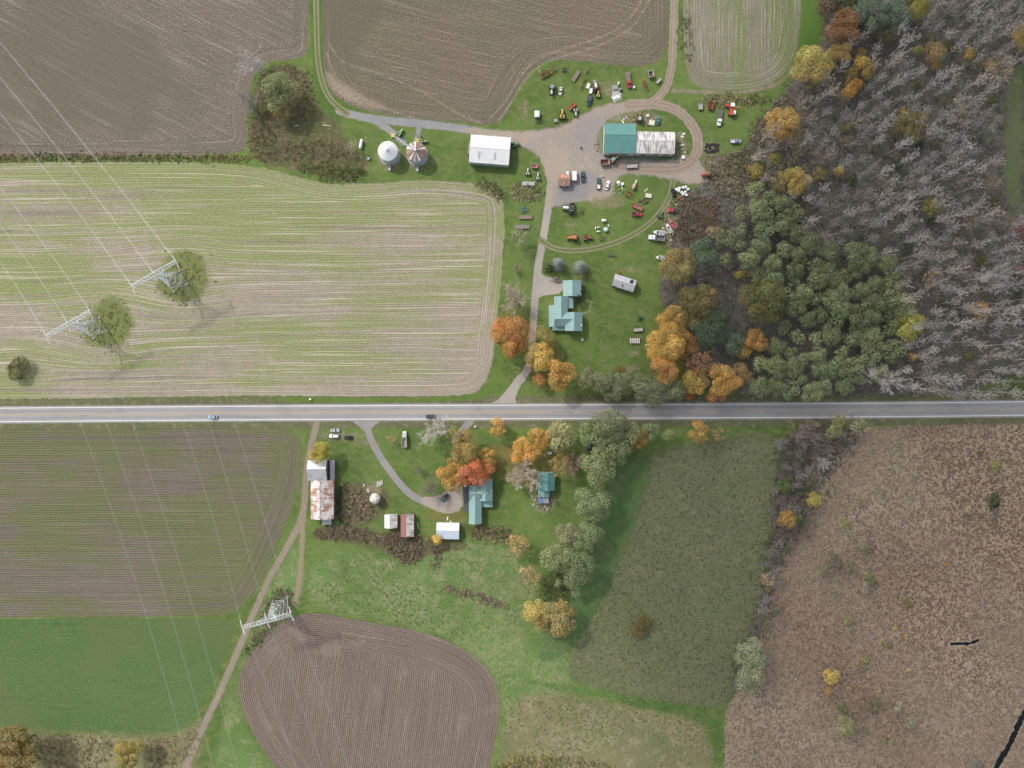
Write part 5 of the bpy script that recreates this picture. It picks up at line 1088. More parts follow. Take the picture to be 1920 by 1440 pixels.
def opening(o, kind, x, y, z, w, h, face):
    """door or window proud of a wall; face '+x','-x','+y','-y'"""
    rz = {'+y': 0, '-y': math.pi, '+x': -math.pi / 2, '-x': math.pi / 2}[face]
    f = MB()
    for a in ((0, h / 2, w + 0.2, 0.1), (0, -h / 2, w + 0.2, 0.1)): f.box(a[0], 0.03, a[1], a[2], 0.1, a[3])
    for a in (-w / 2 - 0.05, w / 2 + 0.05): f.box(a, 0.03, 0, 0.1, 0.1, h)
    p = f.build('window' if kind == 'window' else 'door', WHITE, o); p.location = (x, y, z); p.rotation_euler.z = rz
    g = MB().box(0, 0.02, 0, w, 0.05, h).build('pane' if kind == 'window' else 'door_leaf', PANE if kind == 'window' else DOORM, p)
    return p

def row_openings(o, cx, cy, sx, sy, h, faces, n=2, door=None):
    for fc in faces:
        L = sx if fc[1] == 'y' else sy; s = 1 if fc[0] == '+' else -1
        for i in range(n):
            t = (i + 0.5) / n - 0.5; k = 'door' if door == fc and i == 0 else 'window'; e = 0.25
            p = (cx + t * L * 0.8, cy + s * (sy / 2 - e)) if fc[1] == 'y' else (cx + s * (sx / 2 - e), cy + t * L * 0.8)
            opening(o, k, p[0], p[1], 1.1 if k == 'door' else h * 0.58, 1.0 if k == 'door' else 0.95, 2.1 if k == 'door' else 1.3, fc)

def simple(name, label, cat, x0, x1, y0, y1, h, rise, ridge, A, B, wall, rot=0.0, off=0.0, faces=('-y',), n=2, door='-y'):
    o = building(name, label, cat, (x0 + x1) / 2, (y0 + y1) / 2, rot, h); cx, cy, sx, sy = rect(o, x0, x1, y0, y1, h)
    gable(o, 0, 0, sx, sy, h, rise, ridge, A, B, wall, off=off); row_openings(o, 0, 0, sx, sy, h, faces, n, door)
    return o, sx, sy

# --- teal farmhouse north of the road
fh = building('farmhouse', 'teal metal roofed farmhouse with crossing wings beside the gravel drive', 'house', 1060, 590, 0, 5)
def wing(o, x0, x1, y0, y1, h, rise, ridge, A, B, wall, faces=(), n=2, door=None, off=0.0):
    cx, cy, sx, sy = rect(o, x0, x1, y0, y1, h); gable(o, cx, cy, sx, sy, h, rise, ridge, A, B, wall, off=off)
    row_openings(o, cx, cy, sx, sy, h, faces, n, door)
wing(fh, 1039, 1064.4, 556, 600, 4.4, 2.2, 'y', TEAL, TEAL, SIDING, ('-x',), 3, '-x')
wing(fh, 1039, 1076, 586, 611.6, 4.6, 2.3, 'x', TEAL, TEAL, SIDING)
wing(fh, 1059.5, 1092, 586, 620.5, 4.8, 2.5, 'y', TEAL, TEAL, SIDING, ('-y', '+x'), 2)
cx, cy, sx, sy = rect(fh, 1064.4, 1075, 556.6, 578, 3.2); lean(fh, cx, cy, sx, sy, 2.9, 3.7, '-x', TEAL, SIDING, 'lean_to_roof')
cx, cy, sx, sy = rect(fh, 1029, 1039, 572, 613, 2.8); lean(fh, cx, cy, sx, sy, 2.6, 3.2, '+x', TEAL, SIDING)
cx, cy, sx, sy = rect(fh, 1035.5, 1059, 611.6, 619.5, 2.8); lean(fh, cx, cy, sx, sy, 2.6, 3.2, '+y', TEAL, SIDING)
c = MB().box(0, 0, 0, 0.7, 0.7, 1.6).build('chimney', paint((0.5, 0.47, 0.44), 0.9), fh); a = rect(fh, 1041, 1043, 597, 599, 6); c.location = (a[0], a[1], 6.7)
c = MB().cyl((0, 0, 0), (0, 0, 0.12), 0.4, 0.35, 12).build('satellite_dish', WHITE, fh); a = rect(fh, 1089, 1091, 609, 611, 5); c.location = (a[0], a[1], 5.4)
simple('garage', 'teal gabled garage above the farmhouse', 'garage', 1055.8, 1089.8, 526, 555.5, 3.4, 1.9, 'y', TEAL, TEAL, SIDING, faces=('-x',), n=2, door='-x')
# --- workshop
ws, sx, sy = simple('workshop', 'large workshop with deep teal metal roof in the gravel yard', 'workshop', 1132.5, 1191, 232, 287, 5.0, 2.0, 'x', TEALD, TEALD, paint((0.62, 0.6, 0.55), 0.7), 359.0, 0.08, ('-y',), 3)
opening(ws, 'door', 3.0, -sy / 2 + 0.25, 2.0, 3.6, 3.8, '-y')
wb_, sx, sy = simple('machine_shed', 'stained white roofed shed joined to the right of the workshop', 'shed', 1190.5, 1265, 247, 288, 4.4, 1.3, 'x', WRUST, WRUST, SIDING, 358.8, 0.05, ('-y',), 4)
for dx in (-5, 1, 6): opening(wb_, 'door', dx, -sy / 2 + 0.25, 1.7, 3.0, 3.2, '-y')
nb, sx, sy = simple('storage_barn', 'long white roofed barn on the lane near the grain bins', 'barn', 881, 956, 255, 307, 4.6, 1.5, 'x', WROOF, WROOF, SIDE2, 355.4, 0.02, ('-y',), 5)
for dx in (-5.2, 2.6): MB().box(0, 0, 0, 0.9, 3.2, 0.04).build('skylight', paint((0.5, 0.52, 0.5), 0.4), nb).matrix_local = Matrix.Translation((dx, -3.2, 5.72)) @ Matrix.Rotation(0.22, 4, 'X')
MB().box(-sx / 2 - 0.6, 0.5, 1.2, 1.4, 5.5, 2.4).build('side_stack', WOOD, nb, label='stack of weathered boards against the barn end')
simple('pump_shed', 'small shed with red rusty and striped grey roof in the gravel yard', 'shed', 1048, 1068, 327, 348.5, 2.7, 1.0, 'x', RUSTR, STRIPR, BOARD, 0, 0.1, ('-y',), 1)
os_, sx, sy = simple('old_shed', 'weathered grey roofed shed standing askew on the lawn', 'shed', 1149, 1191, 519, 542, 3.2, 1.6, 'x', SHEDR, SHEDR, BOARD, -18, 0.0, ('-y',), 2)
MB().prism([(0, 0), (1.6, 0.3), (1.5, 2.2), (0.5, 2.6), (-0.3, 1.2)], 0, 0.03).build('hole_shade_panel', paint((0.03, 0.025, 0.02), 0.9), os_, label='dark panel painted like the shade inside a hole in the roof').matrix_local = Matrix.Translation((2.7, 0.5, 4.75)) @ Matrix.Rotation(-0.48, 4, 'X')  # no real opening: dark panel laid on the slope paints the hole's shade
MB().prism([(0, 0), (0.6, 0.2), (0.5, 1.5), (-0.2, 1.4)], 0, 0.03).build('roof_patch', RUST, os_).matrix_local = Matrix.Translation((-0.6, -2.4, 3.78)) @ Matrix.Rotation(0.48, 4, 'X')
# --- southern house
sh = building('farmhouse', 'teal roofed southern house under the red-orange maple', 'house', 897, 940, 0, 5)
wing(sh, 879.4, 903, 912, 982, 4.2, 1.9, 'y', TEAL, TEAL, SIDING, ('-x', '+x'), 3)
wing(sh, 879.4, 915, 910, 938.5, 4.3, 2.0, 'x', TEAL, TEAL, SIDING)
wing(sh, 897.7, 923.4, 900, 938.5, 4.5, 2.2, 'y', TEAL, TEAL, SIDING, ('+x',), 3)
cx, cy, sx, sy = rect(sh, 903, 923.4, 938, 951, 3.0); lean(sh, cx, cy, sx, sy, 2.7, 3.2, '+y', TEAL, SIDING, 'lean_to_roof')
cx, cy, sx, sy = rect(sh, 870, 879.6, 899, 960, 2.8); lean(sh, cx, cy, sx, sy, 2.6, 3.0, '+x', DARKR, SIDING, 'porch_roof')
cx, cy, sx, sy = rect(sh, 879.8, 898, 899, 910, 2.8); lean(sh, cx, cy, sx, sy, 2.6, 3.0, '-y', DARKR, SIDING, 'porch_roof')
c = MB().box(0, 0, 0, 0.9, 0.7, 1.6).build('chimney', paint((0.36, 0.2, 0.16), 0.9), sh); a = rect(sh, 897, 899, 929, 931, 6); c.location = (a[0], a[1], 6.2)
MB().box(0, 0, 0, 0.5, 0.5, 1.1).build('vent', WHITE, sh).location = (rect(sh, 921, 923, 919, 921, 5)[0], rect(sh, 921, 923, 919, 921, 5)[1], 5.2)
# --- small teal house
th = building('cottage', 'small dark teal roofed house with tarped back end', 'house', 1025, 910, 0, 4)
wing(th, 1009, 1040, 885.6, 919.5, 4.4, 2.2, 'y', TEALD, TEALD, SIDING, ('+x', '-x', '+y'), 2, '+y', off=-0.06)
wing(th, 1009, 1030, 919.5, 931, 3.4, 1.3, 'y', TEAL, TEAL, SIDING)
cx, cy, sx, sy = rect(th, 1009, 1018.5, 931, 943.5, 2.8); lean(th, cx, cy, sx, sy, 2.6, 3.2, '+x', TARP, BOARD, 'tarp_roof')
cx, cy, sx, sy = rect(th, 1018.7, 1028.7, 931, 943.5, 2.8); lean(th, cx, cy, sx, sy, 2.6, 3.2, '-x', paint((0.36, 0.4, 0.46), 0.6, name='grey_tarp'), BOARD, 'tarp_roof')
# --- old barn
ob = building('old_barn', 'long old barn with red rust and white patched roof beside the dirt track', 'barn', 604, 936, 0, 5)
cx, cy, sx, sy = rect(ob, 582.8, 625.5, 900, 973, 4.6); gable(ob, cx, cy, sx, sy, 4.6, 2.6, 'y', BARNR, BARNR, BOARD, off=0.045); row_openings(ob, cx, cy, sx, sy, 4.6, ('+x', '-x'), 4)
cx, cy, sx, sy = rect(ob, 577.5, 613, 863, 901, 5.6); gable(ob, cx, cy, sx, sy, 5.6, 2.4, 'x', WROOF, GREYR, BOARD, off=0.1); opening(ob, 'door', cx - sx / 2 + 0.25, cy, 1.8, 3, 3.4, '-x')
cx, cy, sx, sy = rect(ob, 619, 627, 863, 901, 2.8); lean(ob, cx, cy, sx, sy, 2.4, 3.0, '-x', GREYR, BOARD, 'lean_to_roof')
cx, cy, sx, sy = rect(ob, 604, 621, 973.4, 984, 2.6); lean(ob, cx, cy, sx, sy, 2.2, 2.8, '+y', GREYR, BOARD, 'lean_to_roof')
m = MB(); [m.box(cx_ * 0.5, 0, 0, 0.12, 9.4, 0.1, rz=0.03) for cx_ in (-1.4, 0.1, 1.3)]; a = rect(ob, 613, 619, 863, 900, 2.4); m.build('rafter', BOARD, ob).location = (a[0], a[1], 2.9)
simple('tool_shed', 'white roofed small shed beside the dull red and white one', 'shed', 721, 745, 965, 990, 3.2, 1.5, 'y', WROOF, WRUST, SIDING, 0, 0.06, ('-x',), 1)
simple('storage_shed', 'shed with one dull red and one white roof slope', 'shed', 751.5, 776, 964.6, 1006, 3.6, 1.7, 'y', BRICKR, WRUST, BOARD, 0, 0.1, ('+x',), 2)
simple('equipment_shed', 'white and pale blue roofed shed behind the small bright yellow tree', 'shed', 818.5, 861, 980.5, 1010.7, 3.0, 1.3, 'x', WROOF, BLUER, SIDING, -1.2, 0.06, ('+y',), 2, '+y')

# --- grain bins
BINW = roof_mat((0.76, 0.78, 0.80), (0.55, 0.56, 0.58), 0.15, name='bin_white'); BINB = paint((0.56, 0.66, 0.72), 0.35, 0.3, dirt=0.15, name='bin_wall')
RUSTP, WHP = paint((0.26, 0.165, 0.14), 0.7, dirt=0.5, name='rusty_panel'), paint((0.72, 0.73, 0.75), 0.4, dirt=0.3, name='white_panel')
def grain_bin(label, px, py, r, h, cone, mats, n=24):
    x, y = W(px, py, h); o = empty('grain_bin', (x, y, 0)); tag(o, label, 'grain bin')
    prof = []
    for i in range(9): prof += [(r, h * i / 9), (r * 1.008, h * (i + 0.5) / 9)]
    MB().lathe(prof + [(r, h)], 36).build('wall', BINB, o, True)
    for i in range(n):       # roof panel by panel, ribs raised
        a0, a1 = 2 * math.pi * i / n, 2 * math.pi * (i + 1) / n; R = r + 0.18
        p = [(R * math.cos(a), R * math.sin(a), h) for a in (a0, a1)]; q = [(0.45 * math.cos(a), 0.45 * math.sin(a), h + cone) for a in (a0, a1)]
        V = [p[0], p[1], q[1], q[0]]; mm = MB().add(V + [(vx, vy, vz - 0.08) for vx, vy, vz in V], [(0, 1, 2, 3), (7, 6, 5, 4), (0, 4, 5, 1), (2, 6, 7, 3), (1, 5, 6, 2), (3, 7, 4, 0)])
        mm.cyl((p[0][0], p[0][1], h + 0.03), (q[0][0], q[0][1], h + cone + 0.03), 0.05, 0.03, 4)
        mm.build('roof_panel', mats[i % len(mats)], o)
    MB().lathe([(0.6, h + cone - 0.1), (0.6, h + cone + 0.35), (0.2, h + cone + 0.5)], 12).build('cap', GALV, o)
    MB().box(0.1, -r - 1.2, 0.7, 1.0, 2.6, 1.4, ty=0.7).build('fan_duct', GREYP, o); MB().cyl((0.1, -r - 2.2, 0.9), (0.1, -r - 3.2, 0.9), 0.6, 0.6, 12).build('fan', GALV, o)
    l = MB()
    for s in (-0.25, 0.25): l.cyl((r + 0.1, s, 0.2), (r + 0.1, s, h), 0.04, 0.04, 5)
    for k in range(int(h / 0.5)): l.cyl((r + 0.1, -0.25, 0.4 + k * 0.5), (r + 0.1, 0.25, 0.4 + k * 0.5), 0.025, 0.025, 4)
    l.build('ladder', GALV, o); MB().lathe([(r + 0.6, 0), (r + 0.6, 0.12)], 28).build('base_slab', CONC, o); return o
grain_bin('white roofed round grain bin beside the propane tank', 727, 283, 4.75, 6.8, 2.3, [BINW])
rb = grain_bin('round grain bin with rust and white striped roof', 780, 284, 4.8, 6.8, 2.4, [RUSTP, WHP, RUSTP, paint((0.34, 0.24, 0.21), 0.7, dirt=0.5), RUSTP, RUSTP, WHP, RUSTP, paint((0.5, 0.46, 0.44), 0.6, rust=0.3)])
def auger(label, p0, z0, p1, z1, r=0.16):
    a, b = W(*p0, z0), W(*p1, z1); o = empty('grain_auger', (a[0], a[1], 0)); tag(o, label, 'auger')
    d = (b[0] - a[0], b[1] - a[1]); MB().cyl((0, 0, z0), (d[0], d[1], z1), r, r, 8).build('tube', GALV, o)
    MB().box(0, 0, 0.5, 1.3, 1.3, 1.0, tx=1.5, ty=1.5).build('hopper', YEL, o)
    n = Vector((-d[1], d[0])).normalized(); m = MB()
    for s in (-1, 1): m.cyl((d[0] * 0.45 + n.x * s * 1.1, d[1] * 0.45 + n.y * s * 1.1, 0.4), (d[0] * 0.6, d[1] * 0.6, z0 + (z1 - z0) * 0.6), 0.06, 0.06, 5)
    m.build('undercarriage', GALV, o)
    for s in (-1, 1): w = Vector((d[0] * 0.45 + n.x * s * 1.1, d[1] * 0.45 + n.y * s * 1.1, 0.4)); MB().cyl(w - Vector((n.x, n.y, 0)) * 0.1, w + Vector((n.x, n.y, 0)) * 0.1, 0.4, 0.4, 10).build('wheel', TYRE, o)
auger('long grain auger running from the gravel spur up to the rusty bin roof', (737, 254), 0.6, (776, 281), 9.6)
auger('tall grain auger standing upright beside the rusty bin', (783, 264), 0.6, (785, 231), 10.5, 0.14)
ds = empty('domed_silo', (*W(703, 935, 4), 0)); tag(ds, 'small domed silo with patched white and rust roof by the old barn', 'silo')
MB().lathe([(2.55, 0), (2.55, 4.4)], 20).build('wall', paint((0.45, 0.43, 0.4), 0.8), ds, True)
for i in range(12):
    a0, a1 = 2 * math.pi * i / 12, 2 * math.pi * (i + 1) / 12; V = []
    for R, z in ((2.7, 4.4), (2.1, 5.4), (1.1, 6.0), (0.1, 6.2)):
        V += [(R * math.cos(a0), R * math.sin(a0), z), (R * math.cos(a1), R * math.sin(a1), z)]
    MB().add(V, [(0, 1, 3, 2), (2, 3, 5, 4), (4, 5, 7, 6)]).build('roof_panel', paint((0.62, 0.54, 0.48), 0.6, rust=0.45, dirt=0.5) if i % 3 else WHP, ds)
# loose foundations near the silo
for i, (x, y, a, l, w) in enumerate(((712, 907, 5, 1.0, 2.6), (708, 908, 2, 1.0, 2.7), (716, 905, 8, 0.9, 2.2))):
    o = thing('concrete_slab', ['middle', 'left', 'right'][i] + ' pale slab of the three foundation slabs above the domed silo', 'slab', x, y, a)
    MB().box(0, 0, 0.2, l, w, 0.4).build('block', CONC, o); MB().box(0, w * 0.3, 0.43, l * 0.7, 0.4, 0.08).build('rubble', DULLW, o)
# ------------------------------------------------------------------ pylons and wires
def strut(mb, a, b, r=0.085): mb.cyl(a, b, r, r, 4, False)
ARM_H, ARM = 24.0, 12.0
PYST = paint((0.58, 0.62, 0.63), 0.55, 0.1, dirt=0.3, name='pylon_steel')
def pylon(label, px, py, rot):
    GALV = PYST
    x, y = W(px, py); o = empty('pylon', (x, y, 0), math.radians(rot)); tag(o, label, 'pylon')
    B, T, wz = 3.9, 1.1, 17.5
    lev = [0, 4.5, 8.5, 12, 15, wz]; hw = lambda z: B + (T - B) * min(1, z / wz)
    for sx in (-1, 1):
        for sy in (-1, 1):
            m = MB(); strut(m, (sx * B, sy * B, 0), (sx * T, sy * T, wz), 0.14); m.build('leg', GALV, o)
            MB().box(sx * B, sy * B, 0.15, 0.9, 0.9, 0.5).build('footing', CONC, o)
    m = MB()
    for a, b in zip(lev[:-1], lev[1:]):
        p, q = hw(a), hw(b)
        for (u, v) in (((-1, -1), (1, -1)), ((1, -1), (1, 1)), ((1, 1), (-1, 1)), ((-1, 1), (-1, -1))):
            strut(m, (u[0] * p, u[1] * p, a), (v[0] * q, v[1] * q, b)); strut(m, (v[0] * p, v[1] * p, a), (u[0] * q, u[1] * q, b)); strut(m, (u[0] * q, u[1] * q, b), (v[0] * q, v[1] * q, b))
    m.build('bracing', GALV, o)
    m = MB()
    for sx in (-1, 1):                      # delta head: two slanting lattice masts
        for sy in (-1, 1): strut(m, (sx * T, sy * T, wz), (sx * 5.2, sy * 0.9, ARM_H), 0.12); strut(m, (sx * T * 0.2, sy * T, wz + 0.4), (sx * 3.8, sy * 0.9, ARM_H), 0.09)
        for k in range(5):
            t0, t1 = k / 5, (k + 1) / 5; f = lambda t, s: (sx * (T + (5.2 - T) * t), s * (T + (0.9 - T) * t), wz + (ARM_H - wz) * t)
            strut(m, f(t0, -1), f(t1, 1)); strut(m, f(t0, 1), f(t1, -1))
    m.build('head', GALV, o)
    m = MB()                                # lattice crossarm
    for sy in (-0.9, 0.9): strut(m, (-ARM, sy, ARM_H), (ARM, sy, ARM_H), 0.14)
    strut(m, (-ARM, 0, ARM_H + 0.3), (-5, 0, ARM_H + 2.2), 0.11); strut(m, (-5, 0, ARM_H + 2.2), (5, 0, ARM_H + 2.2), 0.11); strut(m, (5, 0, ARM_H + 2.2), (ARM, 0, ARM_H + 0.3), 0.11)
    n = 14
    for i in range(n):
        a, b = -ARM + 2 * ARM * i / n, -ARM + 2 * ARM * (i + 1) / n
        strut(m, (a, -0.9, ARM_H), (b, 0.9, ARM_H)); strut(m, (a, 0.9, ARM_H), (b, -0.9, ARM_H)); zt = ARM_H + 2.2 * min(1, (ARM - abs(a)) / 7 + 0.1)
        strut(m, (a, -0.9, ARM_H), (a, 0, zt)); strut(m, (a, 0.9, ARM_H), (a, 0, zt))
    for e in (-ARM, ARM): strut(m, (e, -0.9, ARM_H), (e, 0.9, ARM_H), 0.14)
    m.build('crossarm', GALV, o)
    for s in (-1, 1): q = MB(); strut(q, (s * 5, 0, ARM_H + 2.2), (s * 6.2, 0, ARM_H + 4.2), 0.1); q.build('earth_peak', GALV, o)
    return o
py1 = pylon('tall lattice pylon in the striped field, the one further right', 332, 527, 30); py2 = pylon('tall lattice pylon in the striped field, the one further left', 181, 615, 30)
py3 = pylon('lattice pylon beside the dirt track south of the road', 529, 1136, 15)
ends = {}
for k, o in (('1', py1), ('2', py2), ('3', py3)):
    M = Matrix.Translation(o.location) @ Matrix.Rotation(o.rotation_euler.z, 4, 'Z')
    for i, a in enumerate((-ARM, 0.0, ARM)): ends[k + 'LMR'[i]] = M @ Vector((a, 0, ARM_H - 0.3))
WIRE = paint((0.6, 0.6, 0.6), 0.4, 0.2, dirt=0.1, name='conductor'); INSU = paint((0.8, 0.82, 0.82), 0.3, dirt=0.1, name='insulator')
def far(px, py, z): return Vector((*W(px, py, z), z))
def conductor(label, a, b, sag, ends_on):
    o = empty('power_line', (a.x, a.y, 0)); tag(o, label, 'power line'); d = b - a; n = Vector((-d.y, d.x, 0)).normalized(); m = MB(); N = 22
    P = [a + d * (i / N) - Vector((0, 0, sag * 4 * (i / N) * (1 - i / N))) for i in range(N + 1)]; base = Vector((a.x, a.y, 0))
    for s in (-0.22, 0.22):
        for p, q in zip(P[:-1], P[1:]): m.cyl(p + n * s - base, q + n * s - base, 0.034, 0.034, 3, False)
    m.build('wire', WIRE, o)
    for e in ends_on:
        p, u = (P[0], (P[1] - P[0]).normalized()) if e == 0 else (P[-1], (P[-2] - P[-1]).normalized())
        pr = []
        for k in range(9): pr += [(0.12, 0.6 + k * 0.34), (0.26, 0.72 + k * 0.34), (0.12, 0.84 + k * 0.34)]
        w = MB().lathe(pr, 7).build('insulator', INSU, o); w.location = p - base; w.rotation_euler = u.to_track_quat('Z', 'Y').to_euler()
Z = ARM_H
L3 = ('left', 'middle', 'right')
for i, (k, q) in enumerate((('1L', (-140, 45)), ('1M', (-140, -20)), ('1R', (-140, -85)))): conductor(f'{L3[i]} wire running up and left from the right pylon of the striped field', ends[k], far(*q, Z + 1), 6, (0,))
for i, (k, q) in enumerate((('2L', (-140, 315)), ('2M', (-140, 250)), ('2R', (-140, 185)))): conductor(f'{L3[i]} wire running up and left from the left pylon of the striped field', ends[k], far(*q, Z + 1), 6, (0,))
for i, k in enumerate('LMR'): conductor(f'{L3[i]} wire crossing the road between the right field pylon and the track pylon', ends['1' + k], ends['3' + k], 7, (0, 1))
for i, (k, q) in enumerate((('2L', (385, 1570)), ('2M', (428, 1555)), ('2R', (470, 1540)))): conductor(f'{L3[i]} wire crossing the road from the left field pylon to the bottom edge', ends[k], far(*q, Z), 9, (0,))
for i, (k, q) in enumerate((('3L', (600, 1590)), ('3M', (645, 1575)), ('3R', (690, 1560)))): conductor(f'{L3[i]} wire leaving the track pylon over the furrowed field', ends[k], far(*q, Z), 5, (0,))
# roadside poles
PW = paint((0.26, 0.22, 0.18), 0.9, dirt=0.5, name='pole_wood')
pole_tops = []
for lab, px, py in (('wooden utility pole on the verge below the striped field', 513, 747), ('wooden utility pole at the mouth of the farmhouse drive', 884, 752), ('wooden utility pole at the road below the farmhouse lawn', 1048, 751), ('wooden utility pole at the road beside the wood', 1402, 747), ('wooden utility pole at the far right of the road', 1800, 740)):
    x, y = W(px, py); o = empty('utility_pole', (x, y, 0)); tag(o, lab, 'pole')
    MB().cyl((0, 0, -0.3), (0, 0, 9.5), 0.17, 0.11, 8).build('post', PW, o); MB().box(0, 0, 9.1, 0.12, 1.8, 0.14).build('crossarm', PW, o)
    for s in (-0.75, 0, 0.75): MB().lathe([(0.07, 9.17), (0.1, 9.3), (0.05, 9.4)], 7).build('insulator', INSU, o).location = (0, s, 0)
    pole_tops.append(Vector((x, y, 9.35)))
for i, (a, b) in enumerate(zip(pole_tops[:-1], pole_tops[1:])):
    m = MB(); N = 10; base = Vector((a.x, a.y, 0))
    for s in (-0.75, 0.75):
        P = [a + (b - a) * (k / N) + Vector((0, s, -0.8 * 4 * (k / N) * (1 - k / N))) - base for k in range(N + 1)]
        for p, q in zip(P[:-1], P[1:]): m.cyl(p, q, 0.018, 0.018, 3, False)
    w = m.build('roadside_wire', paint((0.2, 0.2, 0.2), 0.6), None); w.location = base
    tag(w, ['thin pole wires left of the farmhouse drive along the verge', 'thin pole wires between the drive mouth and the farmhouse lawn', 'thin pole wires in front of the roadside willows', 'thin pole wires in front of the wood at the right'][i], 'wire')

# ------------------------------------------------------------------ vehicles and machinery
_wm = {}
def wheel(o, x, y, r, w, rim=STEEL, tyre=TYRE):
    key = (r, w, rim.name)
    if key not in _wm:
        a = MB().lathe([(r * 0.55, -w / 2), (r * 0.92, -w / 2), (r, -w * 0.3), (r, w * 0.3), (r * 0.92, w / 2), (r * 0.55, w / 2)], 14, 'y').mesh('wheel', tyre)
        b = MB().lathe([(r * 0.54, -w * 0.4), (r * 0.54, w * 0.4)], 10, 'y').mesh('rim', rim); _wm[key] = (a, b)
    t = link(bpy.data.objects.new('wheel', _wm[key][0]), o); t.location = (x, y, r); link(bpy.data.objects.new('rim', _wm[key][1]), t)
    return t

def ring(x, w, z0, z1, c=0.18):
    return [(x, -w / 2, z0), (x, w / 2, z0), (x, w / 2, z1 - c), (x, w / 2 - c, z1), (x, -w / 2 + c, z1), (x, -w / 2, z1 - c)]

def car(label, px, py, ang, col, L=4.7, Wd=1.85, style='sedan', cat='car', name='parked_car', bedcol=None):
    o = thing(name, label, cat, px, py, ang); bm = paint(col, 0.3, 0.1, dirt=0.08, name='car_paint'); h = {'sedan': 0.92, 'suv': 1.05, 'pickup': 1.08}[style]
    top = {'sedan': 1.43, 'suv': 1.72, 'pickup': 1.8}[style]; F = L / 2
    MB().loft([ring(-F, Wd * 0.82, 0.4, h * 0.86), ring(-F + 0.15, Wd * 0.95, 0.3, h * 0.97), ring(-F * 0.4, Wd, 0.28, h), ring(F * 0.35, Wd, 0.28, h), ring(F - 0.4, Wd * 0.94, 0.3, h * 0.93), ring(F - 0.05, Wd * 0.8, 0.38, h * 0.72)]).build('body', bm, o)
    a, b = {'sedan': (-0.72, 0.35), 'suv': (-0.93, 0.38), 'pickup': (-0.16, 0.42)}[style]; a, b = a * F, b * F
    gw = Wd * 0.9
    rear = 0.55 if style == 'sedan' else 0.2
    g = MB().loft([[(x, -w / 2, z) for x, w, z in ((a, gw, h - 0.02), (b, gw, h - 0.02))] + [(x, w / 2, z) for x, w, z in ((b, gw, h - 0.02), (a, gw, h - 0.02))],
                   [(x, -w / 2, top) for x, w in ((a + rear, gw * 0.78), (b - 0.65, gw * 0.78))] + [(x, w / 2, top) for x, w in ((b - 0.65, gw * 0.78), (a + rear, gw * 0.78))]]).build('windows', GLASS, o)
    MB().box((a + rear + b - 0.65) / 2, 0, top + 0.02, (b - 0.65) - (a + rear) + 0.1, gw * 0.8, 0.06).build('roof', bm, o)
    if style == 'pickup':
        bd = paint(bedcol or (0.06, 0.06, 0.06), 0.8); MB().box((-F + a) / 2, 0, h + 0.005, F + a - 0.3, Wd * 0.78, 0.03).build('bed_floor', bd, o)
        for s in (-1, 1): MB().box((-F + a) / 2, s * (Wd / 2 - 0.1), h + 0.12, F + a - 0.1, 0.14, 0.26).build('bed_side', bm, o)
        MB().box(-F + 0.1, 0, h + 0.1, 0.12, Wd * 0.9, 0.26).build('tailgate', bm, o)
    for x in (F * 0.62, -F * 0.6):
        for s in (-1, 1): wheel(o, x, s * (Wd / 2 - 0.1), 0.34 if style == 'sedan' else 0.39, 0.22)
    for s in (-1, 1): MB().box(F - 0.12, s * Wd * 0.32, h * 0.62, 0.14, 0.36, 0.16).build('headlight', LAMP, o); MB().box(-F + 0.03, s * Wd * 0.34, h * 0.7, 0.1, 0.24, 0.2).build('tail_light', paint((0.4, 0.02, 0.02), 0.3), o); MB().box(b - 0.2, s * (Wd / 2 + 0.08), h + 0.1, 0.15, 0.2, 0.14).build('mirror', bm, o)
    return o

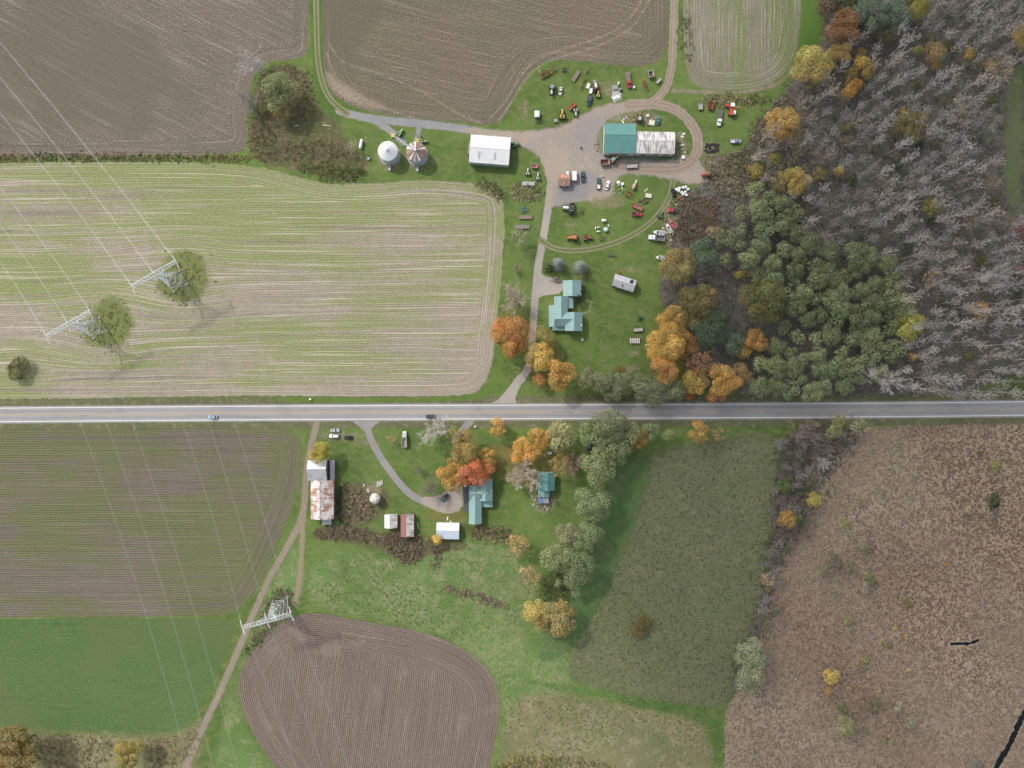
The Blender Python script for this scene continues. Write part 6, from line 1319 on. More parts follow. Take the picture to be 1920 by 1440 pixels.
def truck(label, px, py, ang, cab, bed, L=7.5, Wd=2.3, kind='flat', cat='truck', name='farm_truck', load=None):
    o = thing(name, label, cat, px, py, ang, hz=1.4); cm = paint(cab, 0.45, rust=0.08, name='truck_paint'); bm = paint(bed, 0.8, dirt=0.6, name='truck_bed'); F = L / 2
    MB().box(0, 0, 0.75, L * 0.96, 0.9, 0.22).build('chassis', BLACK, o)
    MB().loft([ring(F - 2.5, Wd * 0.92, 0.7, 1.55), ring(F - 0.9, Wd * 0.88, 0.6, 1.5), ring(F, Wd * 0.82, 0.55, 1.3)]).build('bonnet', cm, o)
    MB().box(F - 2.3, 0, 1.85, 1.3, Wd * 0.86, 0.9, tx=0.86, ty=0.88).build('cab_glass', GLASS, o); MB().box(F - 2.35, 0, 2.34, 1.25, Wd * 0.84, 0.1).build('cab_roof', cm, o); MB().box(F - 2.3, 0, 1.05, 1.5, Wd * 0.92, 0.8).build('cab', cm, o)
    l = L - 3.3; cx = -F + l / 2
    if kind == 'flat':
        MB().box(cx, 0, 1.15, l, Wd, 0.18).build('bed', bm, o); n = 7
        for i in range(n): MB().box(cx, -Wd / 2 + Wd * (i + 0.5) / n, 1.26, l, Wd / n - 0.04, 0.06).build('plank', bm, o)
    else:
        MB().box(cx, 0, 1.1, l, Wd, 0.2).build('bed', bm, o)
        for s in (-1, 1): MB().box(cx, s * (Wd / 2 - 0.06), 1.75, l, 0.12, 1.2).build('side_wall', paint(load or bed, 0.6, dirt=0.4), o)
        MB().box(cx + l / 2 - 0.06, 0, 1.75, 0.12, Wd - 0.26, 1.2).build('head_board', paint(load or bed, 0.6, dirt=0.4), o); MB().box(cx - l / 2 + 0.06, 0, 1.65, 0.12, Wd - 0.26, 1.0).build('tailgate', paint(load or bed, 0.6, dirt=0.4), o)
    for x in (F - 1.0, -F + 1.6): [wheel(o, x, s * (Wd / 2 - 0.2), 0.48, 0.32) for s in (-1, 1)]
    for s in (-1, 1): MB().box(F - 0.02, s * Wd * 0.3, 0.95, 0.1, 0.3, 0.25).build('headlight', LAMP, o)
    MB().box(F + 0.05, 0, 0.65, 0.16, Wd * 0.85, 0.22).build('bumper', STEEL, o)
    return o

def tractor(label, px, py, ang, col, k=1.0, cab=None, rust=0.15, name='tractor', rim=None, dual=False, hood=None):
    o = thing(name, label, 'tractor', px, py, ang, hz=1.0); m = paint(col, 0.5, rust=rust, name='tractor_paint'); hm = paint(hood, 0.5, rust=rust) if hood else m; R = rim or m
    MB().box(-0.2 * k, 0, 0.95 * k, 2.2 * k, 0.62 * k, 0.55 * k).build('gearbox', m, o)
    MB().loft([[(x, y, z) for y, z in ((-w, 0.9 * k), (w, 0.9 * k), (w, 1.45 * k), (w * 0.6, 1.6 * k), (-w * 0.6, 1.6 * k), (-w, 1.45 * k))] for x, w in ((0.2 * k, 0.42 * k), (1.5 * k, 0.4 * k), (1.95 * k, 0.33 * k))]).build('bonnet', hm, o)
    MB().box(1.98 * k, 0, 1.2 * k, 0.08, 0.55 * k, 0.6 * k).build('grille', BLACK, o); MB().cyl((0.9 * k, 0.2 * k, 1.5 * k), (0.9 * k, 0.2 * k, 2.2 * k), 0.06 * k, 0.06 * k, 7).build('exhaust', RUST, o)
    for s in (-1, 1):
        MB().box(-0.75 * k, s * 0.62 * k, 1.5 * k, 1.3 * k, 0.42 * k, 0.12 * k, tx=0.8).build('fender', m, o); wheel(o, -0.75 * k, s * 0.92 * k, 0.8 * k, 0.45 * k, R); wheel(o, 1.45 * k, s * 0.72 * k, 0.42 * k, 0.26 * k, R)
        if dual: wheel(o, -0.75 * k, s * 1.45 * k, 0.8 * k, 0.42 * k, R)
    MB().cyl((-0.75 * k, -1.0 * k, 0.8 * k), (-0.75 * k, 1.0 * k, 0.8 * k), 0.14 * k, 0.14 * k, 8).build('axle', BLACK, o); MB().cyl((1.45 * k, -0.72 * k, 0.45 * k), (1.45 * k, 0.72 * k, 0.45 * k), 0.08 * k, 0.08 * k, 6).build('axle', BLACK, o)
    if cab:
        cm = paint(cab, 0.5, name='cab_paint'); MB().box(-0.5 * k, 0, 1.85 * k, 1.25 * k, 1.1 * k, 0.95 * k, tx=0.9, ty=0.92).build('cab_glass', GLASS, o); MB().box(-0.5 * k, 0, 2.38 * k, 1.35 * k, 1.2 * k, 0.12 * k).build('cab_roof', cm, o)
    else:
        MB().box(-0.75 * k, 0, 1.5 * k, 0.45 * k, 0.45 * k, 0.14 * k).box(-1.0 * k, 0, 1.7 * k, 0.1 * k, 0.45 * k, 0.4 * k).build('seat', BLACK, o); MB().lathe([(0.2 * k, -0.02), (0.23 * k, 0), (0.2 * k, 0.02)], 12).build('steering_wheel', BLACK, o).location = (-0.15 * k, 0, 1.75 * k)
    return o

def wagon(label, px, py, ang, col, inner, L=4.5, Wd=2.2, h=1.2, name='farm_wagon', cat='wagon', flare=1.15):
    o = thing(name, label, cat, px, py, ang, hz=1.4); m = paint(col, 0.7, rust=0.25, name='wagon_paint'); im = paint(inner, 0.85, dirt=0.6)
    MB().box(0, 0, 0.75, L * 0.9, Wd * 0.6, 0.16).build('chassis', BLACK, o); MB().box(0, 0, 0.9, L * 0.94, Wd * 0.94, 0.1).build('floor', im, o)
    x0, y0, x1, y1 = L / 2 / flare, Wd / 2 / flare, L / 2, Wd / 2; z0, z1, t = 0.85, 0.9 + h, 0.1
    for a, b in (((-1, -1), (1, -1)), ((1, -1), (1, 1)), ((1, 1), (-1, 1)), ((-1, 1), (-1, -1))):
        P = [(a[0] * x0, a[1] * y0, z0), (b[0] * x0, b[1] * y0, z0), (b[0] * x1, b[1] * y1, z1), (a[0] * x1, a[1] * y1, z1)]; k = 1 - t / x1; k2 = 1 - t / y1 * 1.0
        Q = [(p[0] * k, p[1] * k2, p[2]) for p in P]
        MB().add(P + Q, [(0, 1, 2, 3), (7, 6, 5, 4), (3, 2, 6, 7), (0, 4, 5, 1), (1, 5, 6, 2), (0, 3, 7, 4)]).build('side_wall', m, o)
    for x in (L * 0.32, -L * 0.32): [wheel(o, x, s * Wd * 0.36, 0.38, 0.24) for s in (-1, 1)]
    MB().cyl((L / 2 - 0.2, 0, 0.6), (L / 2 + 1.3, 0, 0.45), 0.06, 0.05, 6).build('drawbar', RUST, o); return o

def flatbed(label, px, py, ang, col, L=6.0, Wd=2.3, name='flat_trailer', rim=0.0, wheels=True, n=6):
    o = thing(name, label, 'trailer', px, py, ang, hz=0.9); m = paint(col, 0.85, dirt=0.6, name='deck_plank')
    MB().box(0, 0, 0.62, L * 0.98, 0.7, 0.14).build('frame', RUST, o)
    for i in range(n): MB().box(0, -Wd / 2 + Wd * (i + 0.5) / n, 0.76, L, Wd / n - 0.03, 0.08).build('plank', m, o)
    if rim > 0:
        for s in (-1, 1): MB().box(0, s * Wd / 2, 0.8 + rim / 2, L, 0.1, rim).build('side_rail', paint((0.05, 0.05, 0.055), 0.7), o); MB().box(s * L / 2, 0, 0.8 + rim / 2, 0.1, Wd - 0.22, rim).build('end_rail', paint((0.05, 0.05, 0.055), 0.7), o)
    if wheels:
        for s in (-1, 1): wheel(o, -L * 0.12, s * Wd * 0.4, 0.33, 0.22); wheel(o, L * 0.1, s * Wd * 0.4, 0.33, 0.22)
    MB().cyl((L / 2, 0, 0.6), (L / 2 + 1.2, 0, 0.5), 0.06, 0.05, 6).build('drawbar', RUST, o); return o

def boat(label, px, py, ang, hull, deck, L=5.6, Wd=2.1):
    o = thing('motor_boat', label, 'boat', px, py, ang, hz=1.0); hm = paint(hull, 0.3, dirt=0.15, name='hull_paint'); dm = paint(deck, 0.5, dirt=0.3); st = [(-1.0, 0.86), (-0.5, 0.98), (0.0, 1.0), (0.4, 0.88), (0.7, 0.6), (0.9, 0.28), (1.0, 0.05)]
    rings_ = [[(L / 2 * a, -Wd / 2 * w, 1.25), (L / 2 * a, -Wd / 2 * w * 0.75, 0.7), (L / 2 * a, 0, 0.45 + 0.3 * max(0, a) ** 2), (L / 2 * a, Wd / 2 * w * 0.75, 0.7), (L / 2 * a, Wd / 2 * w, 1.25)] for a, w in st]
    MB().loft(rings_).build('hull', hm, o)
    top = [(L / 2 * a, Wd / 2 * w * 0.99) for a, w in st]; MB().prism([(x, -y) for x, y in top] + [(x, y) for x, y in top[::-1]], 1.22, 1.3).build('deck', hm, o)
    MB().prism([(-L * 0.42, -Wd * 0.33), (L * 0.12, -Wd * 0.36), (L * 0.2, 0), (L * 0.12, Wd * 0.36), (-L * 0.42, Wd * 0.33)], 1.303, 1.33).build('cockpit', dm, o)
    for x in (-0.28, -0.08): MB().box(L * x, 0, 1.4, 0.4, Wd * 0.55, 0.2).build('seat', hm, o)
    MB().add([(L * 0.14, -Wd * 0.36, 1.33), (L * 0.2, 0, 1.33), (L * 0.14, Wd * 0.36, 1.33), (L * 0.08, Wd * 0.32, 1.7), (L * 0.13, 0, 1.7), (L * 0.08, -Wd * 0.32, 1.7)], [(0, 1, 4, 5), (1, 2, 3, 4)]).build('windscreen', GLASS, o)
    MB().box(-L / 2 - 0.12, 0, 1.3, 0.4, 0.4, 0.7).build('outboard_motor', BLACK, o); MB().box(0, 0, 0.35, L * 0.8, 0.5, 0.15).build('trailer_frame', RUST, o)
    for s in (-1, 1): wheel(o, -0.5, s * Wd * 0.42, 0.3, 0.18)
    return o

def implement(label, px, py, ang, col, L=3.5, Wd=2.4, n=6, kind='disc', name='disc_harrow', cat='implement', k=0.7):
    o = thing(name, label, cat, px, py, ang, hz=0.6); m = paint(col, 0.8, rust=0.35, dirt=0.6, name='implement_paint')
    f = MB()
    for s in (-1, 1): f.box(0, s * Wd * 0.42, k, L, 0.14, 0.14); f.box(s * L * 0.45, 0, k + 0.005, 0.14, Wd * 0.84, 0.13)
    f.box(0, 0, k + 0.16, L, 0.16, 0.16).box(0, 0, k + 0.17, 0.16, Wd * 0.86, 0.16); f.build('frame', m, o)
    for i in range(n):
        x = -L * 0.42 + L * 0.84 * i / max(1, n - 1)
        if kind == 'disc':
            for s in (-1, 1): MB().lathe([(0.05, -0.03), (k * 0.55, 0), (0.05, 0.03)], 10, 'y').build('disc', RUST, o).location = (x, s * Wd * 0.3, k * 0.55)
        elif kind == 'tine': MB().cyl((x, -Wd * 0.4, k), (x + 0.25, -Wd * 0.45, 0.05), 0.05, 0.03, 5).cyl((x, Wd * 0.4, k), (x + 0.25, Wd * 0.45, 0.05), 0.05, 0.03, 5).build('tine', RUST, o)
        else: MB().box(x, 0, k + 0.3, L / n * 0.5, Wd * 0.9, 0.16).build('slat', WHITE, o)
    for s in (-1, 1): wheel(o, 0.1, s * Wd * 0.5, 0.36, 0.2)
    MB().cyl((L / 2, 0, k), (L / 2 + 1.2, 0, 0.4), 0.06, 0.05, 6).build('drawbar', m, o); return o

def tank(label, px, py, ang, col, L=3.2, r=0.55, name='fuel_tank', vertical=False, rust=0.0):
    o = thing(name, label, 'tank', px, py, ang, hz=1.0); m = paint(col, 0.4, rust=rust, name='tank_paint')
    if vertical:
        MB().lathe([(r, 0.05), (r, L * 0.8), (r * 0.85, L * 0.92), (r * 0.4, L)], 18).build('shell', m, o, True); MB().lathe([(r * 0.25, L), (r * 0.25, L + 0.15)], 10).build('lid', DULLW, o)
    else:
        z = r + 0.35; pr = [(r * 0.3, -L / 2), (r * 0.75, -L / 2 + r * 0.2), (r, -L / 2 + r * 0.6), (r, L / 2 - r * 0.6), (r * 0.75, L / 2 - r * 0.2), (r * 0.3, L / 2)]
        MB().lathe(pr, 14, 'x', (0, 0, z)).build('shell', m, o, True); MB().cyl((0, 0, z + r - 0.02), (0, 0, z + r + 0.14), 0.2, 0.18, 8).build('valve_cap', DULLW, o)
        for s in (-1, 1): MB().box(s * L * 0.3, 0, 0.2, 0.25, r * 1.4, 0.4).build('saddle', CONC, o)
    return o

def bale(label, px, py, ang, r=0.7, L=1.3, mat=None, group=None):
    o = thing('wrapped_bale', label, 'bale', px, py, ang, group, hz=0.7)
    MB().lathe([(r * 0.8, -L / 2), (r, -L / 2 + 0.12), (r * 1.02, 0), (r, L / 2 - 0.12), (r * 0.8, L / 2)], 14, 'x', (0, 0, r)).build('wrap', mat or WHITE, o, True); MB().lathe([(r * 0.25, -L / 2 - 0.02), (r * 0.3, L / 2 + 0.02)], 8, 'x', (0, 0, r)).build('tuck', DULLW, o)

def crate(label, px, py, ang, sx, sy, h, col, lid=None, name='crate', cat='crate'):
    o = thing(name, label, cat, px, py, ang, hz=h); m = paint(col, 0.6, dirt=0.4, name='crate_paint'); MB().box(0, 0, h / 2 + 0.08, sx, sy, h, tx=0.97, ty=0.97).build('body', m, o)
    MB().box(0, 0, h + 0.12, sx * 1.03, sy * 1.03, 0.09).build('lid', paint(lid, 0.6, dirt=0.3) if lid else m, o)
    for s in (-1, 1): MB().box(s * sx * 0.33, 0, 0.05, 0.12, sy, 0.1).build('skid', WOOD, o)
    return o

def board(label, px, py, ang, L, w, col, z=0.15, name='scrap_board'):
    o = thing(name, label, 'board', px, py, ang, hz=0.2); MB().box(0, 0, z, L, w, 0.08).build('plank', paint(col, 0.7, dirt=0.4), o); MB().box(L * 0.2, 0, z - 0.09, 0.15, w * 1.2, 0.08).build('batten', WOOD, o)
# ------------------------------------------------------------------ placing vehicles, machines, clutter
SILV, BLK, NAVY, DTEAL, REDP, WH = (0.5, 0.52, 0.53), (0.02, 0.025, 0.03), (0.05, 0.07, 0.11), (0.045, 0.12, 0.13), (0.42, 0.05, 0.08), (0.78, 0.78, 0.78)
car('pale blue car driving on the road at the left', 399, 782, 180, (0.35, 0.45, 0.52), 4.6, name='moving_car')
car('dark car driving on the road below the silvery tree', 807, 781, 180, (0.05, 0.065, 0.075), 4.7, style='suv', name='moving_car')
car('silver car parked nearest the road beside the white one', 628.5, 807, 0, SILV, 4.5)
car('white car parked below the silver one', 626.5, 817.5, 180, WH, 5.0, 1.95, 'suv')
car('black car parked right of the white one', 653, 820.5, 180, BLK, 4.3, 1.8)
car('blue-grey pickup parked slanted before the southern house', 833, 933.5, 218, (0.1, 0.16, 0.2), 5.2, 1.95, 'pickup', 'pickup', 'pickup_truck', (0.03, 0.03, 0.03))
car('dark blue pickup parked among the rusting machines', 1105, 189, 260, NAVY, 5.6, 2.0, 'pickup', 'pickup', 'pickup_truck', (0.09, 0.11, 0.15))
car('dark teal pickup beside the white box trailer', 1093, 331, 90, (0.06, 0.1, 0.11), 5.4, 2.0, 'pickup', 'pickup', 'pickup_truck')
car('teal pickup with a white load in the yard', 1122.5, 344, 87, DTEAL, 5.9, 2.0, 'pickup', 'pickup', 'pickup_truck', (0.7, 0.7, 0.68))
car('white sedan parked slanted beside the teal pickup', 1139, 347.5, 72, WH, 4.9, 1.85)
car('red pickup with black bed on the lawn', 1194.5, 402, 355, REDP, 5.4, 1.95, 'pickup', 'pickup', 'pickup_truck', (0.03, 0.035, 0.04))
car('silver and grey pickup stuck at the edge of the scrub', 1380, 265, 0, (0.3, 0.33, 0.37), 5.8, 2.1, 'pickup', 'pickup', 'pickup_truck', (0.6, 0.6, 0.6))
car('pale wrecked car among the rusting machines', 1051, 171, 262, (0.6, 0.62, 0.58), 4.2, 1.75, name='wrecked_car')
car('blue-green wrecked car behind the machine shed', 1234, 226, 85, (0.08, 0.2, 0.23), 4.3, 1.8, name='wrecked_car')
truck('red cab truck with brown plank bed by the tilled field', 1178.5, 149, 278, (0.4, 0.05, 0.08), (0.2, 0.16, 0.13), 8.0, 2.5)
truck('white cab truck with dark empty bed near the red harvester', 1350, 220, 262, WH, (0.13, 0.12, 0.12), 8.2, 2.3)
truck('grey tipper truck parked on the southern lawn', 758.5, 823.5, 90, (0.55, 0.55, 0.54), (0.3, 0.26, 0.24), 8.0, 2.4, 'dump', load=(0.55, 0.53, 0.5))
truck('white cab flatbed truck beside the boats', 1231.5, 446, 173, WH, (0.16, 0.15, 0.16), 8.0, 2.6, 'dump', load=(0.42, 0.42, 0.42))
truck('red half dismantled truck in the brush beside the boats', 1262, 394, 180, REDP, (0.06, 0.06, 0.06), 5.6, 2.2)
# tractors
GRN, PGRN = (0.05, 0.16, 0.05), (0.32, 0.5, 0.26)
tractor('green tractor at the foot of the long auger', 750, 249, 50, PGRN, 1.15, rim=DULLW)
tractor('green tractor right of the rusty grain bin', 794, 264.5, 355, PGRN, 1.05, rim=DULLW)
tractor('grey-blue cab tractor among the rusting machines', 1035, 168, 265, (0.3, 0.31, 0.3), 1.35, (0.2, 0.27, 0.34), hood=(0.55, 0.53, 0.45))
tractor('yellow tractor beside the rusty combine', 1121.5, 177, 85, (0.62, 0.47, 0.2), 0.95)
tractor('small grey tractor beside the red barge wagon', 1079.5, 210, 275, (0.5, 0.52, 0.5), 1.1, rim=DULLW)
tractor('long yellow tractor by the gravel road', 1054, 216, 88, (0.5, 0.37, 0.1), 1.4)
tractor('white big tractor with twin wheels below the yard gravel', 1067, 391, 172, (0.72, 0.72, 0.7), 1.65, (0.05, 0.05, 0.05), rim=DULLW, dual=True)
tractor('orange cab tractor on the lawn below the yard', 1074, 446, 180, (0.5, 0.17, 0.05), 1.45, (0.45, 0.2, 0.1), hood=(0.55, 0.22, 0.06))
tractor('rusty stripped tractor right of the orange one', 1101, 446, 0, (0.28, 0.11, 0.07), 1.3, rim=paint((0.55, 0.45, 0.38), 0.8))
tractor('dark green small tractor by the wheel ruts', 1238.5, 403, 72, (0.16, 0.26, 0.17), 1.05, rim=DULLW)
tractor('white and green tractor left of the drive, upper one', 989.5, 323, 88, (0.55, 0.6, 0.5), 1.0, rim=DULLW)
tractor('white and green tractor left of the drive, lower one', 1008.5, 332, 85, (0.5, 0.58, 0.48), 1.0, rim=DULLW)
tractor('tiny green garden tractor on the farmhouse lawn', 1200.5, 596, 10, (0.08, 0.16, 0.07), 0.8)
tractor('pale tractor hitched to the brown open wagon before the workshop', 1151, 299, 35, (0.6, 0.42, 0.25), 1.35, (0.2, 0.36, 0.28))
tractor('rusty tractor frame behind the workshop', 1199, 222, 80, (0.26, 0.13, 0.08), 1.3, (0.4, 0.43, 0.42))
tractor('green tractor at the left end of the gravel yard', 966, 271, 20, (0.15, 0.3, 0.16), 1.1)
# wagons, trailers, implements
wagon('brown open wagon before the workshop', 1134, 304, 185, (0.5, 0.42, 0.33), (0.14, 0.055, 0.04), 4.6, 2.9, 1.3)
flatbed('flat trailer with black rails before the workshop', 1185, 311, 5, (0.45, 0.42, 0.4), 5.8, 2.2, rim=0.35)
wagon('small red wagon on the grass left of the drive', 1002, 311, 0, (0.55, 0.45, 0.45), (0.36, 0.06, 0.08), 3.0, 2.1, 0.7)
flatbed('pale grey hay trailer at the scrub left of the drive', 991, 344, 358, (0.45, 0.46, 0.45), 6.2, 1.9)
wagon('red barge shaped wagon slanted by the gravel road', 1073, 199, 45, (0.5, 0.1, 0.06), (0.5, 0.12, 0.07), 4.4, 1.4, 0.5)
wagon('white rimmed box wagon in the weeds by the dirt track', 1220.5, 139, 105, (0.55, 0.54, 0.5), (0.12, 0.07, 0.05), 3.4, 2.6, 1.2)
wagon('dark red wagon left of the white cab truck', 1333, 198, 78, (0.36, 0.09, 0.06), (0.16, 0.04, 0.035), 3.7, 2.5, 0.9)
wagon('rust red wagon above the red pickup', 1195, 387.5, 335, (0.34, 0.13, 0.09), (0.26, 0.12, 0.1), 5.6, 2.2, 0.5)
flatbed('rusty grey elevator trailer by the tilled field', 1080, 142, 58, (0.22, 0.18, 0.15), 6.2, 1.9, name='elevator_trailer', n=4)
flatbed('weathered plank trailer left of the drive', 985, 407, 0, (0.27, 0.2, 0.16), 6.6, 1.8)
flatbed('grey flat wagon above the grey green bush', 979, 425, 1, (0.24, 0.21, 0.19), 7.4, 2.0, name='flat_wagon')
wagon('pale narrow feed bunk in the weeds by the dirt track', 1235, 151, 52, (0.55, 0.5, 0.45), (0.5, 0.46, 0.42), 3.0, 1.3, 0.4, 'feed_bunk', 'bunk')
wagon('grey tub beside the weed bank left of the dark red wagon', 1313.5, 199, 95, (0.36, 0.36, 0.36), (0.33, 0.33, 0.33), 3.2, 2.2, 0.4, 'metal_tub', 'tub')
implement('blue cultivator left of the drive', 983, 392.5, 0, (0.1, 0.22, 0.4), 3.2, 2.4, 5, 'tine', 'cultivator')
implement('rusty corn planter by the ploughed corner of the tilled field', 1023, 139, 30, (0.4, 0.24, 0.08), 6.5, 3.0, 8, 'disc', 'corn_planter', k=1.0)
implement('brown rake at the right end of the rusty corn planter', 1038, 130, 30, (0.2, 0.13, 0.1), 3.4, 2.4, 6, 'tine', 'hay_rake')
implement('small dark implement right of the rusty corn planter', 1058, 130.5, 0, (0.12, 0.11, 0.1), 2.0, 2.0, 4, 'disc')
implement('small tan implement at the top of the elevator trailer', 1099, 133, 60, (0.36, 0.28, 0.16), 2.2, 1.4, 3, 'tine', 'plough')
implement('rusty plough frame below the small tan implement', 1095, 149, 60, (0.28, 0.19, 0.11), 2.6, 1.6, 4, 'tine', 'plough')
implement('narrow rusty plough left of the white hood', 1089.5, 163, 85, (0.24, 0.2, 0.12), 2.6, 1.0, 4, 'tine', 'plough')
implement('rusty baler beside the white box wagon', 1210, 160, 112, (0.26, 0.12, 0.08), 5.6, 1.9, 6, 'disc', 'old_baler', k=0.9)
implement('dark cultivator frame below the white stock box', 1010, 226.5, 0, (0.05, 0.12, 0.08), 3.6, 2.0, 6, 'tine', 'cultivator')
implement('rusty harrow beside the white big tractor', 1090, 396, 70, (0.18, 0.1, 0.07), 3.0, 2.0, 5, 'tine', 'harrow')
implement('orange rust frame of a cultivator in the junk row', 1180, 365, 152, (0.3, 0.13, 0.06), 4.0, 3.2, 6, 'disc', 'cultivator')
implement('brown grain drill in the junk row', 1210, 376, 30, (0.18, 0.12, 0.11), 3.0, 2.6, 6, 'disc', 'grain_drill')
implement('small rusty mower between the brown grain drill and red wagon', 1199, 375.5, 340, (0.26, 0.1, 0.08), 1.4, 1.2, 3, 'tine', 'mower')
implement('rusty rake right of the stripped tractor', 1128, 447, 10, (0.2, 0.13, 0.09), 2.8, 1.8, 5, 'tine', 'hay_rake')
implement('long thin axle frame on the lawn', 1146, 479, 357, (0.1, 0.11, 0.08), 4.6, 0.9, 2, 'tine', 'axle_frame')
implement('red hay tedder with white slats by the lawn maples', 1190, 639, 0, (0.4, 0.06, 0.05), 5.2, 2.8, 6, 'slat', 'hay_tedder', k=0.8)
implement('red harrow at the bottom of the lawn', 1161.5, 692, 0, (0.33, 0.05, 0.04), 5.6, 2.6, 6, 'tine', 'harrow', k=0.8)
implement('tan rake right of the red harrow at the bottom of the lawn', 1185, 689, 15, (0.3, 0.2, 0.12), 3.8, 1.8, 6, 'tine', 'hay_rake')
flatbed('pale wagon with brown sides above the hay tedder', 1196.5, 618, 5, (0.5, 0.45, 0.42), 5.0, 1.9, name='hay_wagon', rim=0.3)
flatbed('small rusty cart on the parking pad', 1046, 526, 0, (0.24, 0.13, 0.12), 2.8, 1.6, name='yard_cart', rim=0.25)
# rusty combine and red forage harvester
o = thing('combine_harvester', 'rusty old combine with white top among the machines', 'combine', 1116, 159, 285, hz=2)
MB().box(0, 0, 1.9, 4.6, 2.0, 1.8, tx=0.92, ty=0.9).build('body', paint((0.2, 0.14, 0.12), 0.8, rust=0.3), o); MB().box(0.5, 0.1, 2.95, 2.4, 0.9, 0.3).build('top_cover', paint((0.75, 0.7, 0.62), 0.6), o); MB().cyl((-1.6, 0, 2.7), (-1.6, 0, 3.1), 0.8, 0.7, 12).build('hopper', paint((0.36, 0.28, 0.24), 0.8), o)
MB().box(2.9, 0, 0.9, 1.2, 3.0, 0.9, tx=0.6).build('header', BLACK, o)
for x, r in ((1.3, 0.75), (-1.6, 0.45)): [wheel(o, x, s * 1.1, r, 0.4) for s in (-1, 1)]
o = thing('forage_harvester', 'bright red harvester with white cab and orange spout', 'harvester', 1372, 206, 270, hz=2)
RR = paint((0.5, 0.07, 0.035), 0.45, rust=0.1, name='harvester_red'); MB().box(0.4, 0, 1.6, 4.2, 1.9, 1.3, tx=0.94, ty=0.9).build('body', RR, o); MB().box(-2.2, 0.2, 2.3, 1.6, 1.7, 1.6).build('cab_glass', GLASS, o); MB().box(-2.2, 0.2, 3.16, 1.9, 2.0, 0.14).build('cab_roof', WHITE, o)
MB().box(1.9, 0.2, 2.25, 1.6, 1.5, 0.5).build('engine_hood', paint((0.42, 0.1, 0.08), 0.5), o); MB().box(1.2, 1.5, 1.6, 1.9, 1.1, 1.6).build('tank', WHITE, o); MB().cyl((-0.6, 0.8, 2.6), (-1.0, 4.4, 3.3), 0.2, 0.15, 8).build('spout', paint((0.6, 0.2, 0.05), 0.5), o)
MB().box(-2.6, -1.9, 0.9, 1.6, 2.4, 1.0, tx=0.7).build('header', RR, o)
for x, r in ((-1.4, 0.85), (2.2, 0.5)): [wheel(o, x, s * 1.15, r, 0.5) for s in (-1, 1)]
o = thing('cement_mixer', 'tan mixer drum with white chute in the junk row', 'mixer', 1189.5, 348, 250, hz=1)
MB().lathe([(0.5, -1.7), (0.95, -0.7), (0.95, 0.6), (0.5, 1.5)], 14, 'x', (0.6, 0, 1.2)).build('drum', paint((0.45, 0.33, 0.26), 0.7, rust=0.2), o, True); MB().box(-1.9, 0, 1.4, 2.0, 0.55, 0.15).build('chute', WHITE, o); MB().box(0, 0, 0.45, 3.0, 1.2, 0.2).build('frame', RUST, o); [wheel(o, 0.2, s * 0.8, 0.4, 0.22) for s in (-1, 1)]
# boats
boat('white motor boat lying beside the flatbed truck', 1235, 436, 174, WH, (0.12, 0.12, 0.13), 5.9, 2.2)
boat('white motor boat beside the pink-red boat', 1254, 428, 118, WH, (0.1, 0.1, 0.11), 5.2, 2.0)
boat('pink-red motor boat at the edge of the brush', 1261, 420, 130, (0.55, 0.13, 0.17), (0.2, 0.05, 0.07), 5.6, 2.1)
boat('lone small white boat beside the olive yellow tree', 1238, 483, 178, WH, (0.1, 0.11, 0.12), 4.8, 1.9)
# tanks
tank('white propane tank standing in the grass left of the white bin', 677, 270, 80, WH, 4.9, 0.8, 'propane_tank')
tank('long rust-orange tank lying at the edge of the scrub', 1323, 327, 2, (0.32, 0.14, 0.09), 5.0, 1.15, 'old_tank', rust=0.3)
tank('white box-like tank at the top of the tank group on the lawn', 1132.5, 413.5, 0, WH, 2.4, 0.75)
tank('small upright lying tank at the left of the tank group', 1117, 427.5, 88, (0.7, 0.72, 0.7), 1.5, 0.3)
tank('small tank just right of the leftmost one in the tank group', 1122.5, 426, 12, (0.72, 0.72, 0.68), 1.6, 0.3)
tank('pale green lying tank at the bottom of the tank group', 1122, 434, 355, (0.6, 0.68, 0.62), 2.0, 0.42)
tank('small tank at the right of the tank group', 1141.5, 422.5, 125, WH, 1.4, 0.3)
tank('pale blue round tank in the tank group', 1136, 430.5, 0, (0.45, 0.62, 0.68), 1.8, 1.15, 'water_tank', True)
tank('upright white tank beside the pale green box', 1160, 156, 90, (0.7, 0.7, 0.7), 1.7, 0.45)
tank('round white tank beside the red truck bonnet', 1189, 163.5, 0, (0.6, 0.68, 0.7), 1.3, 0.68, 'water_tank', True)
tank('dark drum lying below the pink-red boat', 1262, 440, 70, (0.14, 0.1, 0.09), 3.2, 0.55, 'old_tank', rust=0.2)
tank('white barrel at the left of the yard pair', 1128.5, 330, 90, WH, 0.9, 0.3, 'barrel', True); tank('white barrel at the right of the yard pair', 1132, 330, 90, (0.75, 0.74, 0.7), 0.9, 0.3, 'barrel', True)
tank('dark barrel with white lid in the open gravel', 1089.5, 276, 90, (0.04, 0.06, 0.055), 1.1, 0.45, 'barrel', True)
